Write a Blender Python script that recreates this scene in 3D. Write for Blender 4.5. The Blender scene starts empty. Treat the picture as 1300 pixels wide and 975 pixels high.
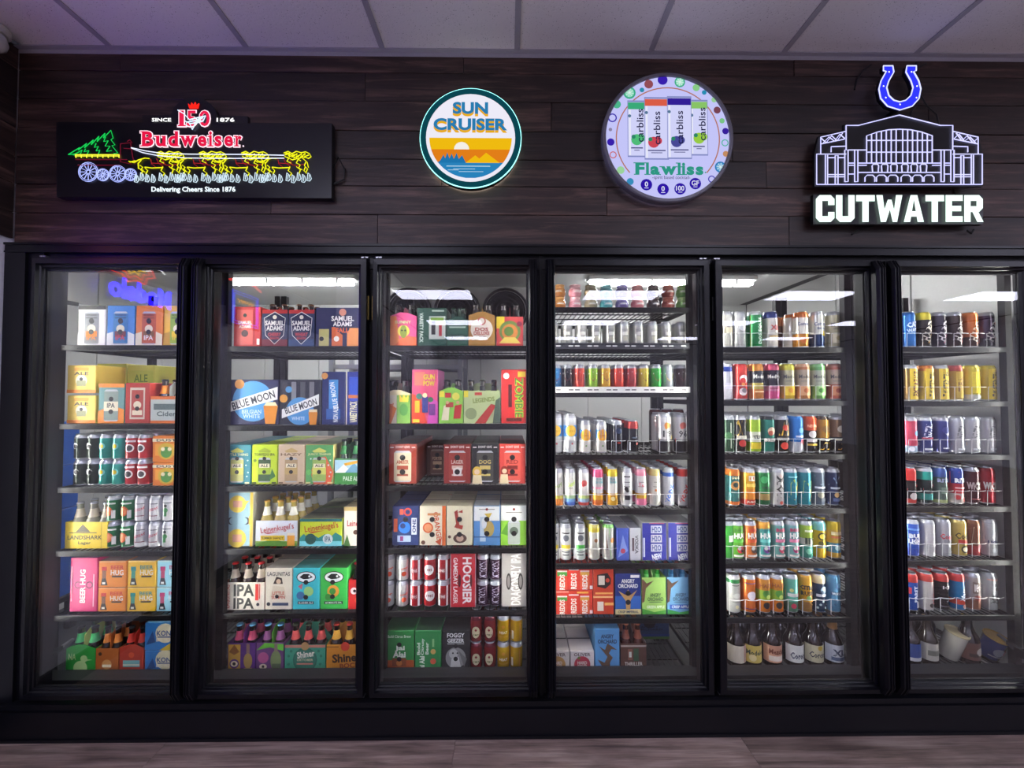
import bpy, math, random
from mathutils import Vector
random.seed(7)
S = bpy.context.scene
COL = S.collection
# ---------------------------------------------------------------- camera, world, exposure
F, PITCH, YAW, CZ, CY = 510.0, math.radians(1.404), math.radians(0.6), 1.472, -1.804
cam = bpy.data.cameras.new('camera')
cam.sensor_width = 36.0
cam.lens = F / 1300 * 36
cam.clip_start = 0.02
camo = bpy.data.objects.new('camera', cam)
COL.objects.link(camo)
camo.location = (0, CY, CZ)
camo.rotation_euler = (math.pi / 2 + PITCH, 0, -YAW)
S.camera = camo
w = bpy.data.worlds.new('world')
S.world = w
w.use_nodes = True
w.node_tree.nodes['Background'].inputs[0].default_value = (0.30, 0.28, 0.40, 1)
w.node_tree.nodes['Background'].inputs[1].default_value = 0.04
S.view_settings.view_transform = 'Standard'
S.view_settings.look = 'None'
S.view_settings.exposure = 0.55
S.view_settings.gamma = 1.0
S.view_settings.use_curve_mapping = False
LED_STRENGTH = 105.0      # light bars behind the door posts
TUBE_STRENGTH = 58.0      # tubes under the cold-room ceiling
TROFFER_STRENGTH = 10.0   # shop ceiling lights behind the camera

fwd = Vector((math.sin(YAW) * math.cos(PITCH), math.cos(YAW) * math.cos(PITCH), math.sin(PITCH)))
rgt = Vector((math.cos(YAW), -math.sin(YAW), 0))
upv = rgt.cross(fwd)
def at(px, py, Y):
    d = fwd + rgt * ((px - 650) / F) + upv * ((487.5 - py) / F)
    t = (Y - CY) / d.y
    return Vector((0, CY, CZ)) + d * t
def ax(px, Y, py=500): return at(px, py, Y).x
def az(py, Y, px=650): return at(px, py, Y).z

# ---------------------------------------------------------------- colours
PAL = dict(w='f2f0ea', k='121214', g='1f8a3c', l='a8d32a', t='1f8f93', b='1f5fc0', n='1b2560', s='c2c5ca', r='d0262b', o='f08a24',
           y='f4cf2a', p='e8508f', v='5a3a8c', m='6a1a2a', c='efe6c8', a='c8962e', e='8a8d92', d='2b2b33', u='6ab5e0', q='8fd6d0',
           h='6b3f22', x='cdb79a')
def lin(c):
    c = PAL.get(c, c)
    out = []
    for i in (0, 2, 4):
        v = int(c[i:i + 2], 16) / 255
        out.append(v / 12.92 if v <= .04045 else ((v + .055) / 1.055) ** 2.4)
    return tuple(out)

# ---------------------------------------------------------------- materials
def newmat(name):
    m = bpy.data.materials.new(name)
    m.use_nodes = True
    nt = m.node_tree
    return m, nt, nt.nodes['Principled BSDF']
def colmat(name, rough=.5, metal=0., spec=.5, coat=0., mottle=.06):
    m, nt, b = newmat(name)
    a = nt.nodes.new('ShaderNodeAttribute'); a.attribute_name = 'Col'
    tc = nt.nodes.new('ShaderNodeTexCoord')
    n = nt.nodes.new('ShaderNodeTexNoise'); n.inputs['Scale'].default_value = 35
    nt.links.new(tc.outputs['Object'], n.inputs['Vector'])
    hs = nt.nodes.new('ShaderNodeHueSaturation')
    mr = nt.nodes.new('ShaderNodeMapRange')
    mr.inputs['To Min'].default_value = 1 - mottle; mr.inputs['To Max'].default_value = 1 + mottle
    nt.links.new(n.outputs['Fac'], mr.inputs['Value'])
    nt.links.new(mr.outputs['Result'], hs.inputs['Value'])
    nt.links.new(a.outputs['Color'], hs.inputs['Color'])
    nt.links.new(hs.outputs['Color'], b.inputs['Base Color'])
    b.inputs['Roughness'].default_value = rough
    b.inputs['Metallic'].default_value = metal
    b.inputs['Specular IOR Level'].default_value = spec
    b.inputs['Coat Weight'].default_value = coat
    return m
def plain(name, col, rough=.5, metal=0., bump=0., bscale=200., coat=0., spec=.5):
    m, nt, b = newmat(name)
    tc = nt.nodes.new('ShaderNodeTexCoord')
    n = nt.nodes.new('ShaderNodeTexNoise'); n.inputs['Scale'].default_value = bscale; n.inputs['Detail'].default_value = 4
    nt.links.new(tc.outputs['Object'], n.inputs['Vector'])
    mx = nt.nodes.new('ShaderNodeMix'); mx.data_type = 'RGBA'
    c = lin(col)
    mx.inputs[6].default_value = (*[v * .9 for v in c], 1); mx.inputs[7].default_value = (*[v * 1.1 for v in c], 1)
    nt.links.new(n.outputs['Fac'], mx.inputs[0])
    nt.links.new(mx.outputs[2], b.inputs['Base Color'])
    b.inputs['Roughness'].default_value = rough
    b.inputs['Metallic'].default_value = metal
    b.inputs['Coat Weight'].default_value = coat
    b.inputs['Specular IOR Level'].default_value = spec
    if bump:
        bp = nt.nodes.new('ShaderNodeBump'); bp.inputs['Strength'].default_value = bump; bp.inputs['Distance'].default_value = .004
        nt.links.new(n.outputs['Fac'], bp.inputs['Height'])
        nt.links.new(bp.outputs['Normal'], b.inputs['Normal'])
    return m
def emit(name, strength, col=None):
    m = bpy.data.materials.new(name); m.use_nodes = True
    nt = m.node_tree
    nt.nodes.remove(nt.nodes['Principled BSDF'])
    e = nt.nodes.new('ShaderNodeEmission'); e.inputs['Strength'].default_value = strength
    if col: e.inputs['Color'].default_value = (*lin(col), 1)
    else:
        a = nt.nodes.new('ShaderNodeAttribute'); a.attribute_name = 'Col'
        nt.links.new(a.outputs['Color'], e.inputs['Color'])
    nt.links.new(e.outputs[0], nt.nodes['Material Output'].inputs[0])
    return m
def woodmat(name, base, light, stretch=(1.3, 30, 30), rough=.55, bump=.35, vary=.5, tint=True):
    m, nt, b = newmat(name)
    L = nt.links.new
    tc = nt.nodes.new('ShaderNodeTexCoord'); oi = nt.nodes.new('ShaderNodeObjectInfo')
    mp = nt.nodes.new('ShaderNodeMapping'); mp.inputs['Scale'].default_value = stretch
    L(tc.outputs['Object'], mp.inputs['Vector'])
    cx = nt.nodes.new('ShaderNodeCombineXYZ')
    mu = nt.nodes.new('ShaderNodeMath'); mu.operation = 'MULTIPLY'; mu.inputs[1].default_value = 37.
    L(oi.outputs['Random'], mu.inputs[0])
    for i in range(3): L(mu.outputs[0], cx.inputs[i])
    L(cx.outputs[0], mp.inputs['Location'])
    n = nt.nodes.new('ShaderNodeTexNoise'); n.inputs['Scale'].default_value = 1.6; n.inputs['Detail'].default_value = 9; n.inputs['Roughness'].default_value = .68
    n.inputs['Distortion'].default_value = .6
    L(mp.outputs[0], n.inputs['Vector'])
    n2 = nt.nodes.new('ShaderNodeTexNoise'); n2.inputs['Scale'].default_value = 5; n2.inputs['Detail'].default_value = 5
    mp2 = nt.nodes.new('ShaderNodeMapping'); mp2.inputs['Scale'].default_value = tuple(max(1, s / 6) for s in stretch)
    L(tc.outputs['Object'], mp2.inputs['Vector']); L(cx.outputs[0], mp2.inputs['Location'])
    L(mp2.outputs[0], n2.inputs['Vector'])
    cr = nt.nodes.new('ShaderNodeValToRGB')
    bl, ll = lin(base), lin(light)
    e = cr.color_ramp.elements
    e[0].position = .30; e[0].color = (*[v * .35 for v in bl], 1)
    e[1].position = .74; e[1].color = (*ll, 1)
    x = e.new(.5); x.color = (*bl, 1)
    L(n.outputs['Fac'], cr.inputs['Fac'])
    cr2 = nt.nodes.new('ShaderNodeValToRGB')
    cr2.color_ramp.elements[0].position = .25; cr2.color_ramp.elements[0].color = (.35, .33, .33, 1)
    cr2.color_ramp.elements[1].position = .6; cr2.color_ramp.elements[1].color = (1, 1, 1, 1)
    L(n2.outputs['Fac'], cr2.inputs['Fac'])
    mm = nt.nodes.new('ShaderNodeMix'); mm.data_type = 'RGBA'; mm.blend_type = 'MULTIPLY'; mm.inputs[0].default_value = .8
    L(cr.outputs[0], mm.inputs[6]); L(cr2.outputs[0], mm.inputs[7])
    hs = nt.nodes.new('ShaderNodeHueSaturation')
    mr = nt.nodes.new('ShaderNodeMapRange'); mr.inputs['To Min'].default_value = 1 - vary; mr.inputs['To Max'].default_value = 1 + vary
    L(oi.outputs['Random'], mr.inputs['Value']); L(mr.outputs[0], hs.inputs['Value'])
    L(mm.outputs[2], hs.inputs['Color'])
    L(hs.outputs['Color'], b.inputs['Base Color'])
    b.inputs['Roughness'].default_value = rough
    bp = nt.nodes.new('ShaderNodeBump'); bp.inputs['Strength'].default_value = bump; bp.inputs['Distance'].default_value = .003
    L(n.outputs['Fac'], bp.inputs['Height']); L(bp.outputs['Normal'], b.inputs['Normal'])
    return m
def tilemat():
    m, nt, b = newmat('ceiling_tile')
    L = nt.links.new
    tc = nt.nodes.new('ShaderNodeTexCoord')
    v = nt.nodes.new('ShaderNodeTexVoronoi'); v.inputs['Scale'].default_value = 120; v.inputs['Randomness'].default_value = 1
    L(tc.outputs['Object'], v.inputs['Vector'])
    n = nt.nodes.new('ShaderNodeTexNoise'); n.inputs['Scale'].default_value = 60
    L(tc.outputs['Object'], n.inputs['Vector'])
    ad = nt.nodes.new('ShaderNodeMath'); ad.operation = 'MULTIPLY'
    L(v.outputs['Distance'], ad.inputs[0]); L(n.outputs['Fac'], ad.inputs[1])
    cr = nt.nodes.new('ShaderNodeValToRGB')
    cr.color_ramp.elements[0].position = .03; cr.color_ramp.elements[0].color = (.20, .20, .21, 1)
    cr.color_ramp.elements[1].position = .09; cr.color_ramp.elements[1].color = (.84, .83, .84, 1)
    L(ad.outputs[0], cr.inputs['Fac'])
    L(cr.outputs[0], b.inputs['Base Color'])
    b.inputs['Roughness'].default_value = .9
    bp = nt.nodes.new('ShaderNodeBump'); bp.inputs['Strength'].default_value = .5; bp.inputs['Distance'].default_value = .002
    L(ad.outputs[0], bp.inputs['Height']); L(bp.outputs['Normal'], b.inputs['Normal'])
    return m
def glassmat(name, r0):
    m = bpy.data.materials.new(name); m.use_nodes = True
    nt = m.node_tree; nt.nodes.remove(nt.nodes['Principled BSDF'])
    L = nt.links.new
    tr = nt.nodes.new('ShaderNodeBsdfTransparent'); tr.inputs[0].default_value = (.97, .98, .985, 1)
    gl = nt.nodes.new('ShaderNodeBsdfGlossy'); gl.inputs['Roughness'].default_value = .004
    lw = nt.nodes.new('ShaderNodeFresnel')
    ge = nt.nodes.new('ShaderNodeNewGeometry')          # same reflectance on both faces of the thin pane
    m1 = nt.nodes.new('ShaderNodeMath'); m1.operation = 'MULTIPLY_ADD'; m1.inputs[1].default_value = -2.; m1.inputs[2].default_value = 1.
    m2 = nt.nodes.new('ShaderNodeMath'); m2.operation = 'POWER'; m2.inputs[0].default_value = r0
    L(ge.outputs['Backfacing'], m1.inputs[0]); L(m1.outputs[0], m2.inputs[1]); L(m2.outputs[0], lw.inputs['IOR'])
    mx = nt.nodes.new('ShaderNodeMixShader')
    L(lw.outputs[0], mx.inputs[0]); L(tr.outputs[0], mx.inputs[1]); L(gl.outputs[0], mx.inputs[2])
    L(mx.outputs[0], nt.nodes['Material Output'].inputs[0])
    return m
M = dict(
    card=colmat('printed_card', .45, 0, .45), can=colmat('printed_can', .2, .4, .6), ink=colmat('can_print', .3, .25, .5, mottle=.02),
    lid=plain('can_lid', 'b9bcc2', .28, 1.), glassware=colmat('bottle_glass', .08, 0, .7, .6), cap=colmat('bottle_cap', .3, .5),
    plastic=colmat('cup_plastic', .22, 0, .5, .4), black=plain('black_extrusion', '08080f', .34, spec=.28),
    blackdull=plain('black_steel', '0a0a0d', .45, spec=.25), shelfblack=plain('shelf_black', '060609', .4, spec=.2), kick=plain('kick_plate_black', '07070e', .45, spec=.3),
    wire=plain('white_wire', 'd8d8d6', .35), darkwire=plain('dark_wire', '26262a', .4, .5), rail=colmat('price_rail', .35),
    wood=woodmat('dark_barnwood', '33221e', '6e544b', (1.3, 12, 20), .5, .7, .45), floorwood=woodmat('floor_plank', '86726a', 'a89890', rough=.42, bump=.12, vary=.22),
    tile=tilemat(), grid=plain('ceiling_grid', 'a8a7b0', .5), paint=plain('white_wall_paint', 'e2e1e8', .7, bump=.2, bscale=90),
    coldwall=plain('cold_room_panel', 'd2d2d0', .42, .1, bump=.12, bscale=120), coldceil=plain('cold_room_ceiling', 'cdcdcc', .35, .1),
    coldfloor=plain('cold_room_floor', '2c2d30', .6, bump=.2), steel=plain('galvanised_steel', '9c9ea2', .35, .9),
    glass=glassmat('door_glass', 1.55), gasket=plain('grey_gasket', '121217', .5, spec=.3), whiteplastic=plain('white_plastic', 'd2d2d0', .4),
    lens=plain('dark_lens', '08080c', .06, coat=1.), led=emit('led_bar_light', LED_STRENGTH, 'fcfaf2'), tube=emit('tube_light', TUBE_STRENGTH, 'ffffff'),
    troffer=emit('troffer_light', TROFFER_STRENGTH, 'e6e6ff'), sign=emit('backlit_face', .64), neon=emit('neon_line', 1.0), neonhot=emit('neon_bright', 5.0),
    rimlight=emit('rim_glow', 1.8), letters=emit('backlit_letters', 1.1), signblack=plain('sign_black_panel', '0b0b10', .35),
    cordmat=plain('black_cord', '0c0c0e', .5), greyrim=plain('grey_sign_rim', '6d6c78', .4), brass=plain('hinge_brass', '6a5a30', .4, .8),
    fanblade=plain('fan_guard_black', '1a1b20', .4, .3),
)

# ---------------------------------------------------------------- mesh builder
class MB:
    def __init__(s): s.v, s.f, s.c = [], [], []
    def face(s, idx, c): s.f.append(idx); s.c.append(c)
    def add(s, pts, faces, c):
        o = len(s.v); s.v += [tuple(p) for p in pts]
        for f in faces: s.f.append([o + i for i in f]); s.c.append(c)
    def box(s, x0, x1, y0, y1, z0, z1, c='k'):
        s.add([(x, y, z) for x in (x0, x1) for y in (y0, y1) for z in (z0, z1)],
              [(0, 1, 3, 2), (4, 6, 7, 5), (0, 4, 5, 1), (2, 3, 7, 6), (0, 2, 6, 4), (1, 5, 7, 3)], c)
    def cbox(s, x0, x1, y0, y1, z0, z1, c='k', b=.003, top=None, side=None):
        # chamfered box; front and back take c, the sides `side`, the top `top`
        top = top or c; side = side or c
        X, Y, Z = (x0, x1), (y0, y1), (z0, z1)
        sg = (1, -1); V = {}; o = len(s.v)
        for i in (0, 1):
            for j in (0, 1):
                for k in (0, 1):
                    for a in range(3):
                        p = [X[i], Y[j], Z[k]]
                        for q, ii in ((0, i), (1, j), (2, k)):
                            if q != a: p[q] += sg[ii] * b
                        V[i, j, k, a] = len(s.v); s.v.append(tuple(p))
        def q(a, i):
            r = []
            for (j, k) in ((0, 0), (0, 1), (1, 1), (1, 0)):
                key = [0, 0, 0]; key[a] = i; o2 = [z for z in range(3) if z != a]
                key[o2[0]] = j; key[o2[1]] = k; r.append(V[(*key, a)])
            return r
        for a, cc in ((0, (side, side)), (1, (c, side)), (2, (side, top))):
            for i in (0, 1): s.face(q(a, i), cc[i])
        for a in range(3):  # edges along axis a
            o2 = [z for z in range(3) if z != a]
            for j in (0, 1):
                for k in (0, 1):
                    e = []
                    for i, ax_ in ((0, o2[0]), (1, o2[0]), (1, o2[1]), (0, o2[1])):
                        key = [0, 0, 0]; key[a] = i; key[o2[0]] = j; key[o2[1]] = k
                        e.append(V[(*key, ax_)])
                    s.face(e, side)
        for i in (0, 1):
            for j in (0, 1):
                for k in (0, 1): s.face([V[i, j, k, a] for a in range(3)], side)
    def lathe(s, prof, seg=20, cx=0., cy=0., cap0=True, cap1=True):
        # prof: list of (r, z, colour of the band that ends here)
        o = len(s.v); n = len(prof)
        for r, z, c in prof:
            for i in range(seg):
                t = 2 * math.pi * i / seg
                s.v.append((cx + r * math.cos(t), cy + r * math.sin(t), z))
        for k in range(n - 1):
            for i in range(seg):
                j = (i + 1) % seg
                s.face([o + k * seg + i, o + k * seg + j, o + (k + 1) * seg + j, o + (k + 1) * seg + i], prof[k + 1][2])
        if cap0: s.face([o + i for i in range(seg)][::-1], prof[0][2])
        if cap1: s.face([o + (n - 1) * seg + i for i in range(seg)], prof[-1][2])
    def tube(s, path, r, seg=6, c='k', closed=False):
        P = [Vector(p) for p in path]; n = len(P); o = len(s.v)
        for i, p in enumerate(P):
            a = P[(i - 1) % n] if (closed or i > 0) else P[i]
            b = P[(i + 1) % n] if (closed or i < n - 1) else P[i]
            t = (b - a)
            t = t.normalized() if t.length > 1e-9 else Vector((1, 0, 0))
            h = Vector((0, 1, 0)) if abs(t.y) < .8 else Vector((0, 0, 1))
            u = t.cross(h).normalized(); v = t.cross(u)
            for k in range(seg):
                an = 2 * math.pi * (k + .5) / seg
                s.v.append(tuple(p + (u * math.cos(an) + v * math.sin(an)) * r))
        for i in range(n if closed else n - 1):
            j = (i + 1) % n
            for k in range(seg):
                l = (k + 1) % seg
                s.face([o + i * seg + k, o + i * seg + l, o + j * seg + l, o + j * seg + k], c)
        if not closed:
            s.face([o + k for k in range(seg)], c); s.face([o + (n - 1) * seg + k for k in range(seg)][::-1], c)
    def prism(s, pts, y0, y1, c):   # outline in XZ, extruded along Y
        n = len(pts)
        s.add([(x, y0, z) for x, z in pts] + [(x, y1, z) for x, z in pts],
              [list(range(n)), list(range(n, 2 * n))[::-1]] + [(i, i + n, (i + 1) % n + n, (i + 1) % n) for i in range(n)], c)
    def mesh(s, name, mat, smooth=False):
        me = bpy.data.meshes.new(name)
        me.from_pydata(s.v, [], s.f)
        at_ = me.attributes.new('Col', 'FLOAT_COLOR', 'CORNER')
        buf = []
        cache = {}
        for f, c in zip(s.f, s.c):
            if c not in cache: cache[c] = (*lin(c), 1.0)
            for _ in f: buf += cache[c]
        at_.data.foreach_set('color', buf)
        me.materials.append(M[mat] if isinstance(mat, str) else mat)
        if smooth:
            me.polygons.foreach_set('use_smooth', [True] * len(me.polygons))
            try: me.set_sharp_from_angle(angle=math.radians(35))
            except Exception: pass
        me.update()
        return me
    def build(s, name, mat, parent=None, smooth=False):
        return put(s.mesh(name, mat, smooth), name, parent)
def put(me, name, parent=None, loc=None):
    o = bpy.data.objects.new(name, me); COL.objects.link(o)
    if parent: o.parent = parent
    if loc: o.location = loc
    return o
def thing(name, loc, cat, label=None, group=None):
    o = bpy.data.objects.new(name, None); COL.objects.link(o)
    o.empty_display_size = .05
    o.location = loc; o['category'] = cat
    if label: o['label'] = label
    if group: o['group'] = group
    return o
def struct(o): o['kind'] = 'structure'; return o
def stuff(o): o['kind'] = 'stuff'; return o

# ---------------------------------------------------------------- lettering and flat print
_txt = {}
def glyphs(s, bold=.02, res=2):
    k = (s, bold, res)
    if k not in _txt:
        cu = bpy.data.curves.new('t', 'FONT')
        cu.body = s; cu.resolution_u = res; cu.offset = bold
        o = bpy.data.objects.new('t', cu)
        me = bpy.data.meshes.new_from_object(o)
        V = [(v.co.x, v.co.y) for v in me.vertices]; Fc = [list(p.vertices) for p in me.polygons]
        bpy.data.objects.remove(o); bpy.data.curves.remove(cu); bpy.data.meshes.remove(me)
        xs = [p[0] for p in V] or [0, 1]; ys = [p[1] for p in V] or [0, 1]
        x0, x1, y0, y1 = min(xs), max(xs), min(ys), max(ys)
        _txt[k] = ([((x - x0) / (x1 - x0 + 1e-9) - .5, (y - y0) / (y1 - y0 + 1e-9) - .5) for x, y in V], Fc)
    return _txt[k]
def R(u0, v0, u1, v1, c): return ('r', u0, v0, u1, v1, c)
def C(u, v, r, c, ry=None): return ('c', u, v, r, c, ry)
def T(s, u, v, w, h, c, rot=0, bold=.02): return ('t', s, u, v, w, h, c, rot, bold)
def P(pts, c): return ('p', pts, c)
def draw(mb, ops, mp, W, H, curved=False, base=.0005, step=.0002, res=2):
    """mp(u, v, off) places a point of the face; W, H are the face's size in metres"""
    for i, o in enumerate(ops):
        off = base + i * step
        k = o[0]
        if k == 'r':
            n = max(1, int(abs(o[3] - o[1]) * 8)) if curved else 1
            for j in range(n):
                a = o[1] + (o[3] - o[1]) * j / n; b = o[1] + (o[3] - o[1]) * (j + 1) / n
                mb.add([mp(a, o[2], off), mp(b, o[2], off), mp(b, o[4], off), mp(a, o[4], off)], [(0, 1, 2, 3)], o[5])
        elif k == 'c':
            _, u, v, r, c, ry = o
            ry = ry or r * W / H
            n = 28 if r > .3 and not curved else 8
            for j in range(n):
                t0 = math.pi * j / n; t1 = math.pi * (j + 1) / n
                a, b = u - r * math.cos(t0), u - r * math.cos(t1)
                s0, s1 = ry * math.sin(t0), ry * math.sin(t1)
                pts = [mp(a, v - s0, off), mp(b, v - s1, off), mp(b, v + s1, off), mp(a, v + s0, off)]
                if j == 0: pts = pts[1:]
                elif j == n - 1: pts = [pts[0], pts[1], pts[3]]
                mb.add(pts, [tuple(range(len(pts)))], c)
        elif k == 't':
            _, s, u, v, w_, h_, c, rot, bold = o
            V, Fc = glyphs(s, bold, res)
            cr, sr = math.cos(math.radians(rot)), math.sin(math.radians(rot))
            Wm, Hm = (w_ * W, h_ * H) if abs(sr) < .8 else (w_ * H, h_ * W)
            pts = []
            for x, y in V:
                X, Z = x * Wm, y * Hm
                pts.append(mp(u + (X * cr - Z * sr) / W, v + (X * sr + Z * cr) / H, off))
            mb.add(pts, Fc, c)
        elif k == 'p':
            mb.add([mp(u, v, off) for u, v in o[1]], [tuple(range(len(o[1])))], o[2])
def canpic(u, v, w_, h_, c, a='s', b=None, holes=True):
    r = [R(u - w_ / 2, v - h_ / 2 + .03, u + w_ / 2, v + h_ / 2 - .05, c),
         P([(u - w_ / 2, v + h_ / 2 - .05), (u + w_ / 2, v + h_ / 2 - .05), (u + w_ * .38, v + h_ / 2), (u - w_ * .38, v + h_ / 2)], a),
         P([(u - w_ * .4, v - h_ / 2), (u + w_ * .4, v - h_ / 2), (u + w_ / 2, v - h_ / 2 + .03), (u - w_ / 2, v - h_ / 2 + .03)], a)]
    if b: r += [R(u - w_ / 2, v - h_ * .18, u + w_ / 2, v + h_ * .12, b)]
    if holes: r += hl(u, v + h_ * .2, v - h_ * .2)
    return r
def hl(u, *vs, r=.09): return [C(u, v, r, 'k') for v in vs]

# ================================================================ the shop: walls, ceiling, floor
CEIL = az(67.5, 0)
XL = ax(17, 0, 310)          # corner with the left wall
XR = 10.0
def plank_box(name, x0, x1, y0, y1, z0, z1, mat, parent, b=.0015):
    cx, cy, cz = (x0 + x1) / 2, (y0 + y1) / 2, (z0 + z1) / 2
    m = MB(); m.cbox(x0 - cx, x1 - cx, y0 - cy, y1 - cy, z0 - cz, z1 - cz, 'h', b)
    return put(m.mesh(name, mat), name, parent, (cx, cy, cz))
m = MB(); m.box(XL, 3.4, .014, .06, az(312, 0) - .01, CEIL + .02)
wall = struct(m.build('wall_back', 'blackdull'))
ROWS = [66, 94, 130, 167, 203, 237, 273, 311]
JOINTS = [[150, 588, 1010], [463, 1120], [260, 700, 1180], [420, 930], [180, 560, 973], [345, 770, 1210], [480, 1000], [330, 832, 1063]]
for i in range(7):
    z1, z0 = az(ROWS[i], 0), az(ROWS[i + 1], 0)
    xs = [XL] + [ax(p, 0, 200) for p in JOINTS[i]] + [3.4]
    for a, b in zip(xs, xs[1:]):
        j = random.uniform(-.002, .002)
        plank_box('plank', a + .0008, b - .0008, j, .014, z0 + .0012, z1 - .0012, 'wood', wall)
m = MB(); m.box(3.4, XR, .0, .06, 0, CEIL)
struct(m.build('wall_back_right', 'paint'))
m = MB(); m.box(XL - .08, XL - .012, -11, .06, 0, az(304, 0, 8)); m.box(XL - .08, XL - .012, -11, .06, az(304, 0, 8), CEIL)
lw = struct(m.build('wall_left', 'paint'))
zz = [az(304, 0, 8) + .003] + [az(p, 0) for p in (273, 237, 203, 167, 130, 94, 66)]
for a, b in zip(zz, zz[1:]):
    ys = [-3.4, -2.3 + random.uniform(-.3, .3), -1.2 + random.uniform(-.3, .3), -.002]
    for c, d in zip(ys, ys[1:]):
        cxx = XL - .006
        mm = MB(); L_ = d - c; mm.cbox(-.5 * L_, .5 * L_, -.006, .006, -(b - a) / 2 + .001, (b - a) / 2 - .001, 'h', .001)
        o = put(mm.mesh('plank', 'wood'), 'plank', lw, (cxx, (c + d) / 2, (a + b) / 2)); o.rotation_euler.z = math.pi / 2
m = MB(); m.box(XL - .012, XL + .008, -11, -.03, .0, .13); m.box(XL - .012, XL + .014, -11, -.03, 0, .02)
struct(m.build('baseboard_left', 'kick'))
m = MB(); m.box(XR, XR + .08, -11, .06, 0, CEIL); struct(m.build('wall_right', 'paint'))
m = MB(); m.box(XL, XR, -11.08, -11, 0, CEIL); struct(m.build('wall_front', 'paint'))
# ceiling: real tiles with their bars near the cooler, one slab beyond
m = MB(); m.box(XL, XR, -11, 0, CEIL + .02, CEIL + .08)
ceil = struct(m.build('ceiling', 'paint'))
XG = ax(656.3, 0, 66); tile_me = {}
def tile(x0, x1, y0, y1):
    k = (round(x1 - x0, 3), round(y1 - y0, 3))
    if k not in tile_me:
        q = MB(); q.cbox(-k[0] / 2, k[0] / 2, -k[1] / 2, k[1] / 2, 0, .016, 'w', .002); tile_me[k] = q.mesh('ceiling_tile', 'tile')
    put(tile_me[k], 'tile', ceil, ((x0 + x1) / 2, (y0 + y1) / 2, CEIL + .002))
kx = [XL + .03] + [XG + .61 * k for k in range(-3, 6)]
for x0, x1 in zip(kx, kx[1:]):
    for r_ in range(2): tile(x0 + .004, x1 - .004, -1.22 * (r_ + 1) + .004, -1.22 * r_ - .012)
for x in kx[1:]:
    q = MB(); q.box(x - .012, x + .012, -2.44, -.01, CEIL - .003, CEIL + .001); q.build('grid_bar', 'grid', ceil)
for y in (-1.22, -2.44):
    q = MB(); q.box(XL, 3.4, y - .012, y + .012, CEIL - .003, CEIL + .001); q.build('grid_bar', 'grid', ceil)
q = MB(); q.box(XL, 3.4, -.022, -.0, CEIL - .004, CEIL + .001); q.box(XL, 3.4, -.003, .0, CEIL - .022, CEIL - .004); q.build('wall_angle', 'grid', ceil)
for y in (-2.05, -4.5, -6.95, -9.4):  # nearest row is unseen, added on the same spacing to raise room light
    for x in (-1.15, 1.8, 4.8, 7.8):
        q = MB(); q.box(x - .61, x + .61, y - .32, y + .32, CEIL - .012, CEIL + .0); fr = q.build('light_frame', 'whiteplastic', ceil)
        q = MB(); q.box(x - .575, x + .575, y - .29, y + .29, CEIL - .016, CEIL - .0125); q.build('light_diffuser', 'troffer', fr)
# floor
m = MB(); m.box(XL - .05, XR, -11, 0.05, -.06, -.004); floor = struct(m.build('floor', 'floorwood'))
y = -.02; r_ = 0
while y > -1.6:
    x = XL - [.45, 1.0, .1, .75][r_ % 4]
    while x < 3.3:
        a, b = max(x, XL), min(x + 1.22, 3.3)
        if b - a > .05: plank_box('plank', a + .0006, b - .0006, y - .178, y - .0006, -.006, random.uniform(-.0004, .0004), 'floorwood', floor, .0008)
        x += 1.22
    y -= .1786; r_ += 1

# ================================================================ the cooler front
FY = -.03
TOP, H1, REC = az(311, FY), az(322, FY), az(330, FY)
KB = az(887, FY)
XE = ax(1347, -.045)
q = MB(); q.box(XL, XE + .05, FY, .06, H1, TOP); q.prism([(XL, TOP - .008), (XE + .05, TOP - .008), (XE + .05, TOP + .002), (XL, TOP + .002)], FY - .006, FY + .001, 'k')
q.box(XL, XE + .05, -.006, .06, REC - .035, H1)
q.box(XL, XE + .05, FY - .004, FY + .001, H1 - .002, H1 + .004)
struct(q.build('trim_1', 'black'))
q = MB(); x1 = ax(36, -.045)
q.box(XL, ax(27, FY), FY, .06, 0, H1); q.box(ax(27, FY), x1 + .02, FY + .012, .06, 0, H1)
struct(q.build('trim_2', 'black'))
q = MB(); q.box(XE, XE + .05, FY, .06, 0, H1); struct(q.build('trim_3', 'black'))
q = MB(); q.box(XL, XE + .05, FY - .012, .06, az(895, FY), KB); q.box(XL, XE + .05, FY - .02, .06, .0, az(895, FY) - .003)
q.box(XL, XE + .05, FY - .026, FY - .01, 0.0, .012); q.box(XL, XE + .05, FY - .018, FY - .012, KB - .004, KB + .001)
struct(q.build('baseboard_back', 'kick'))
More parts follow.
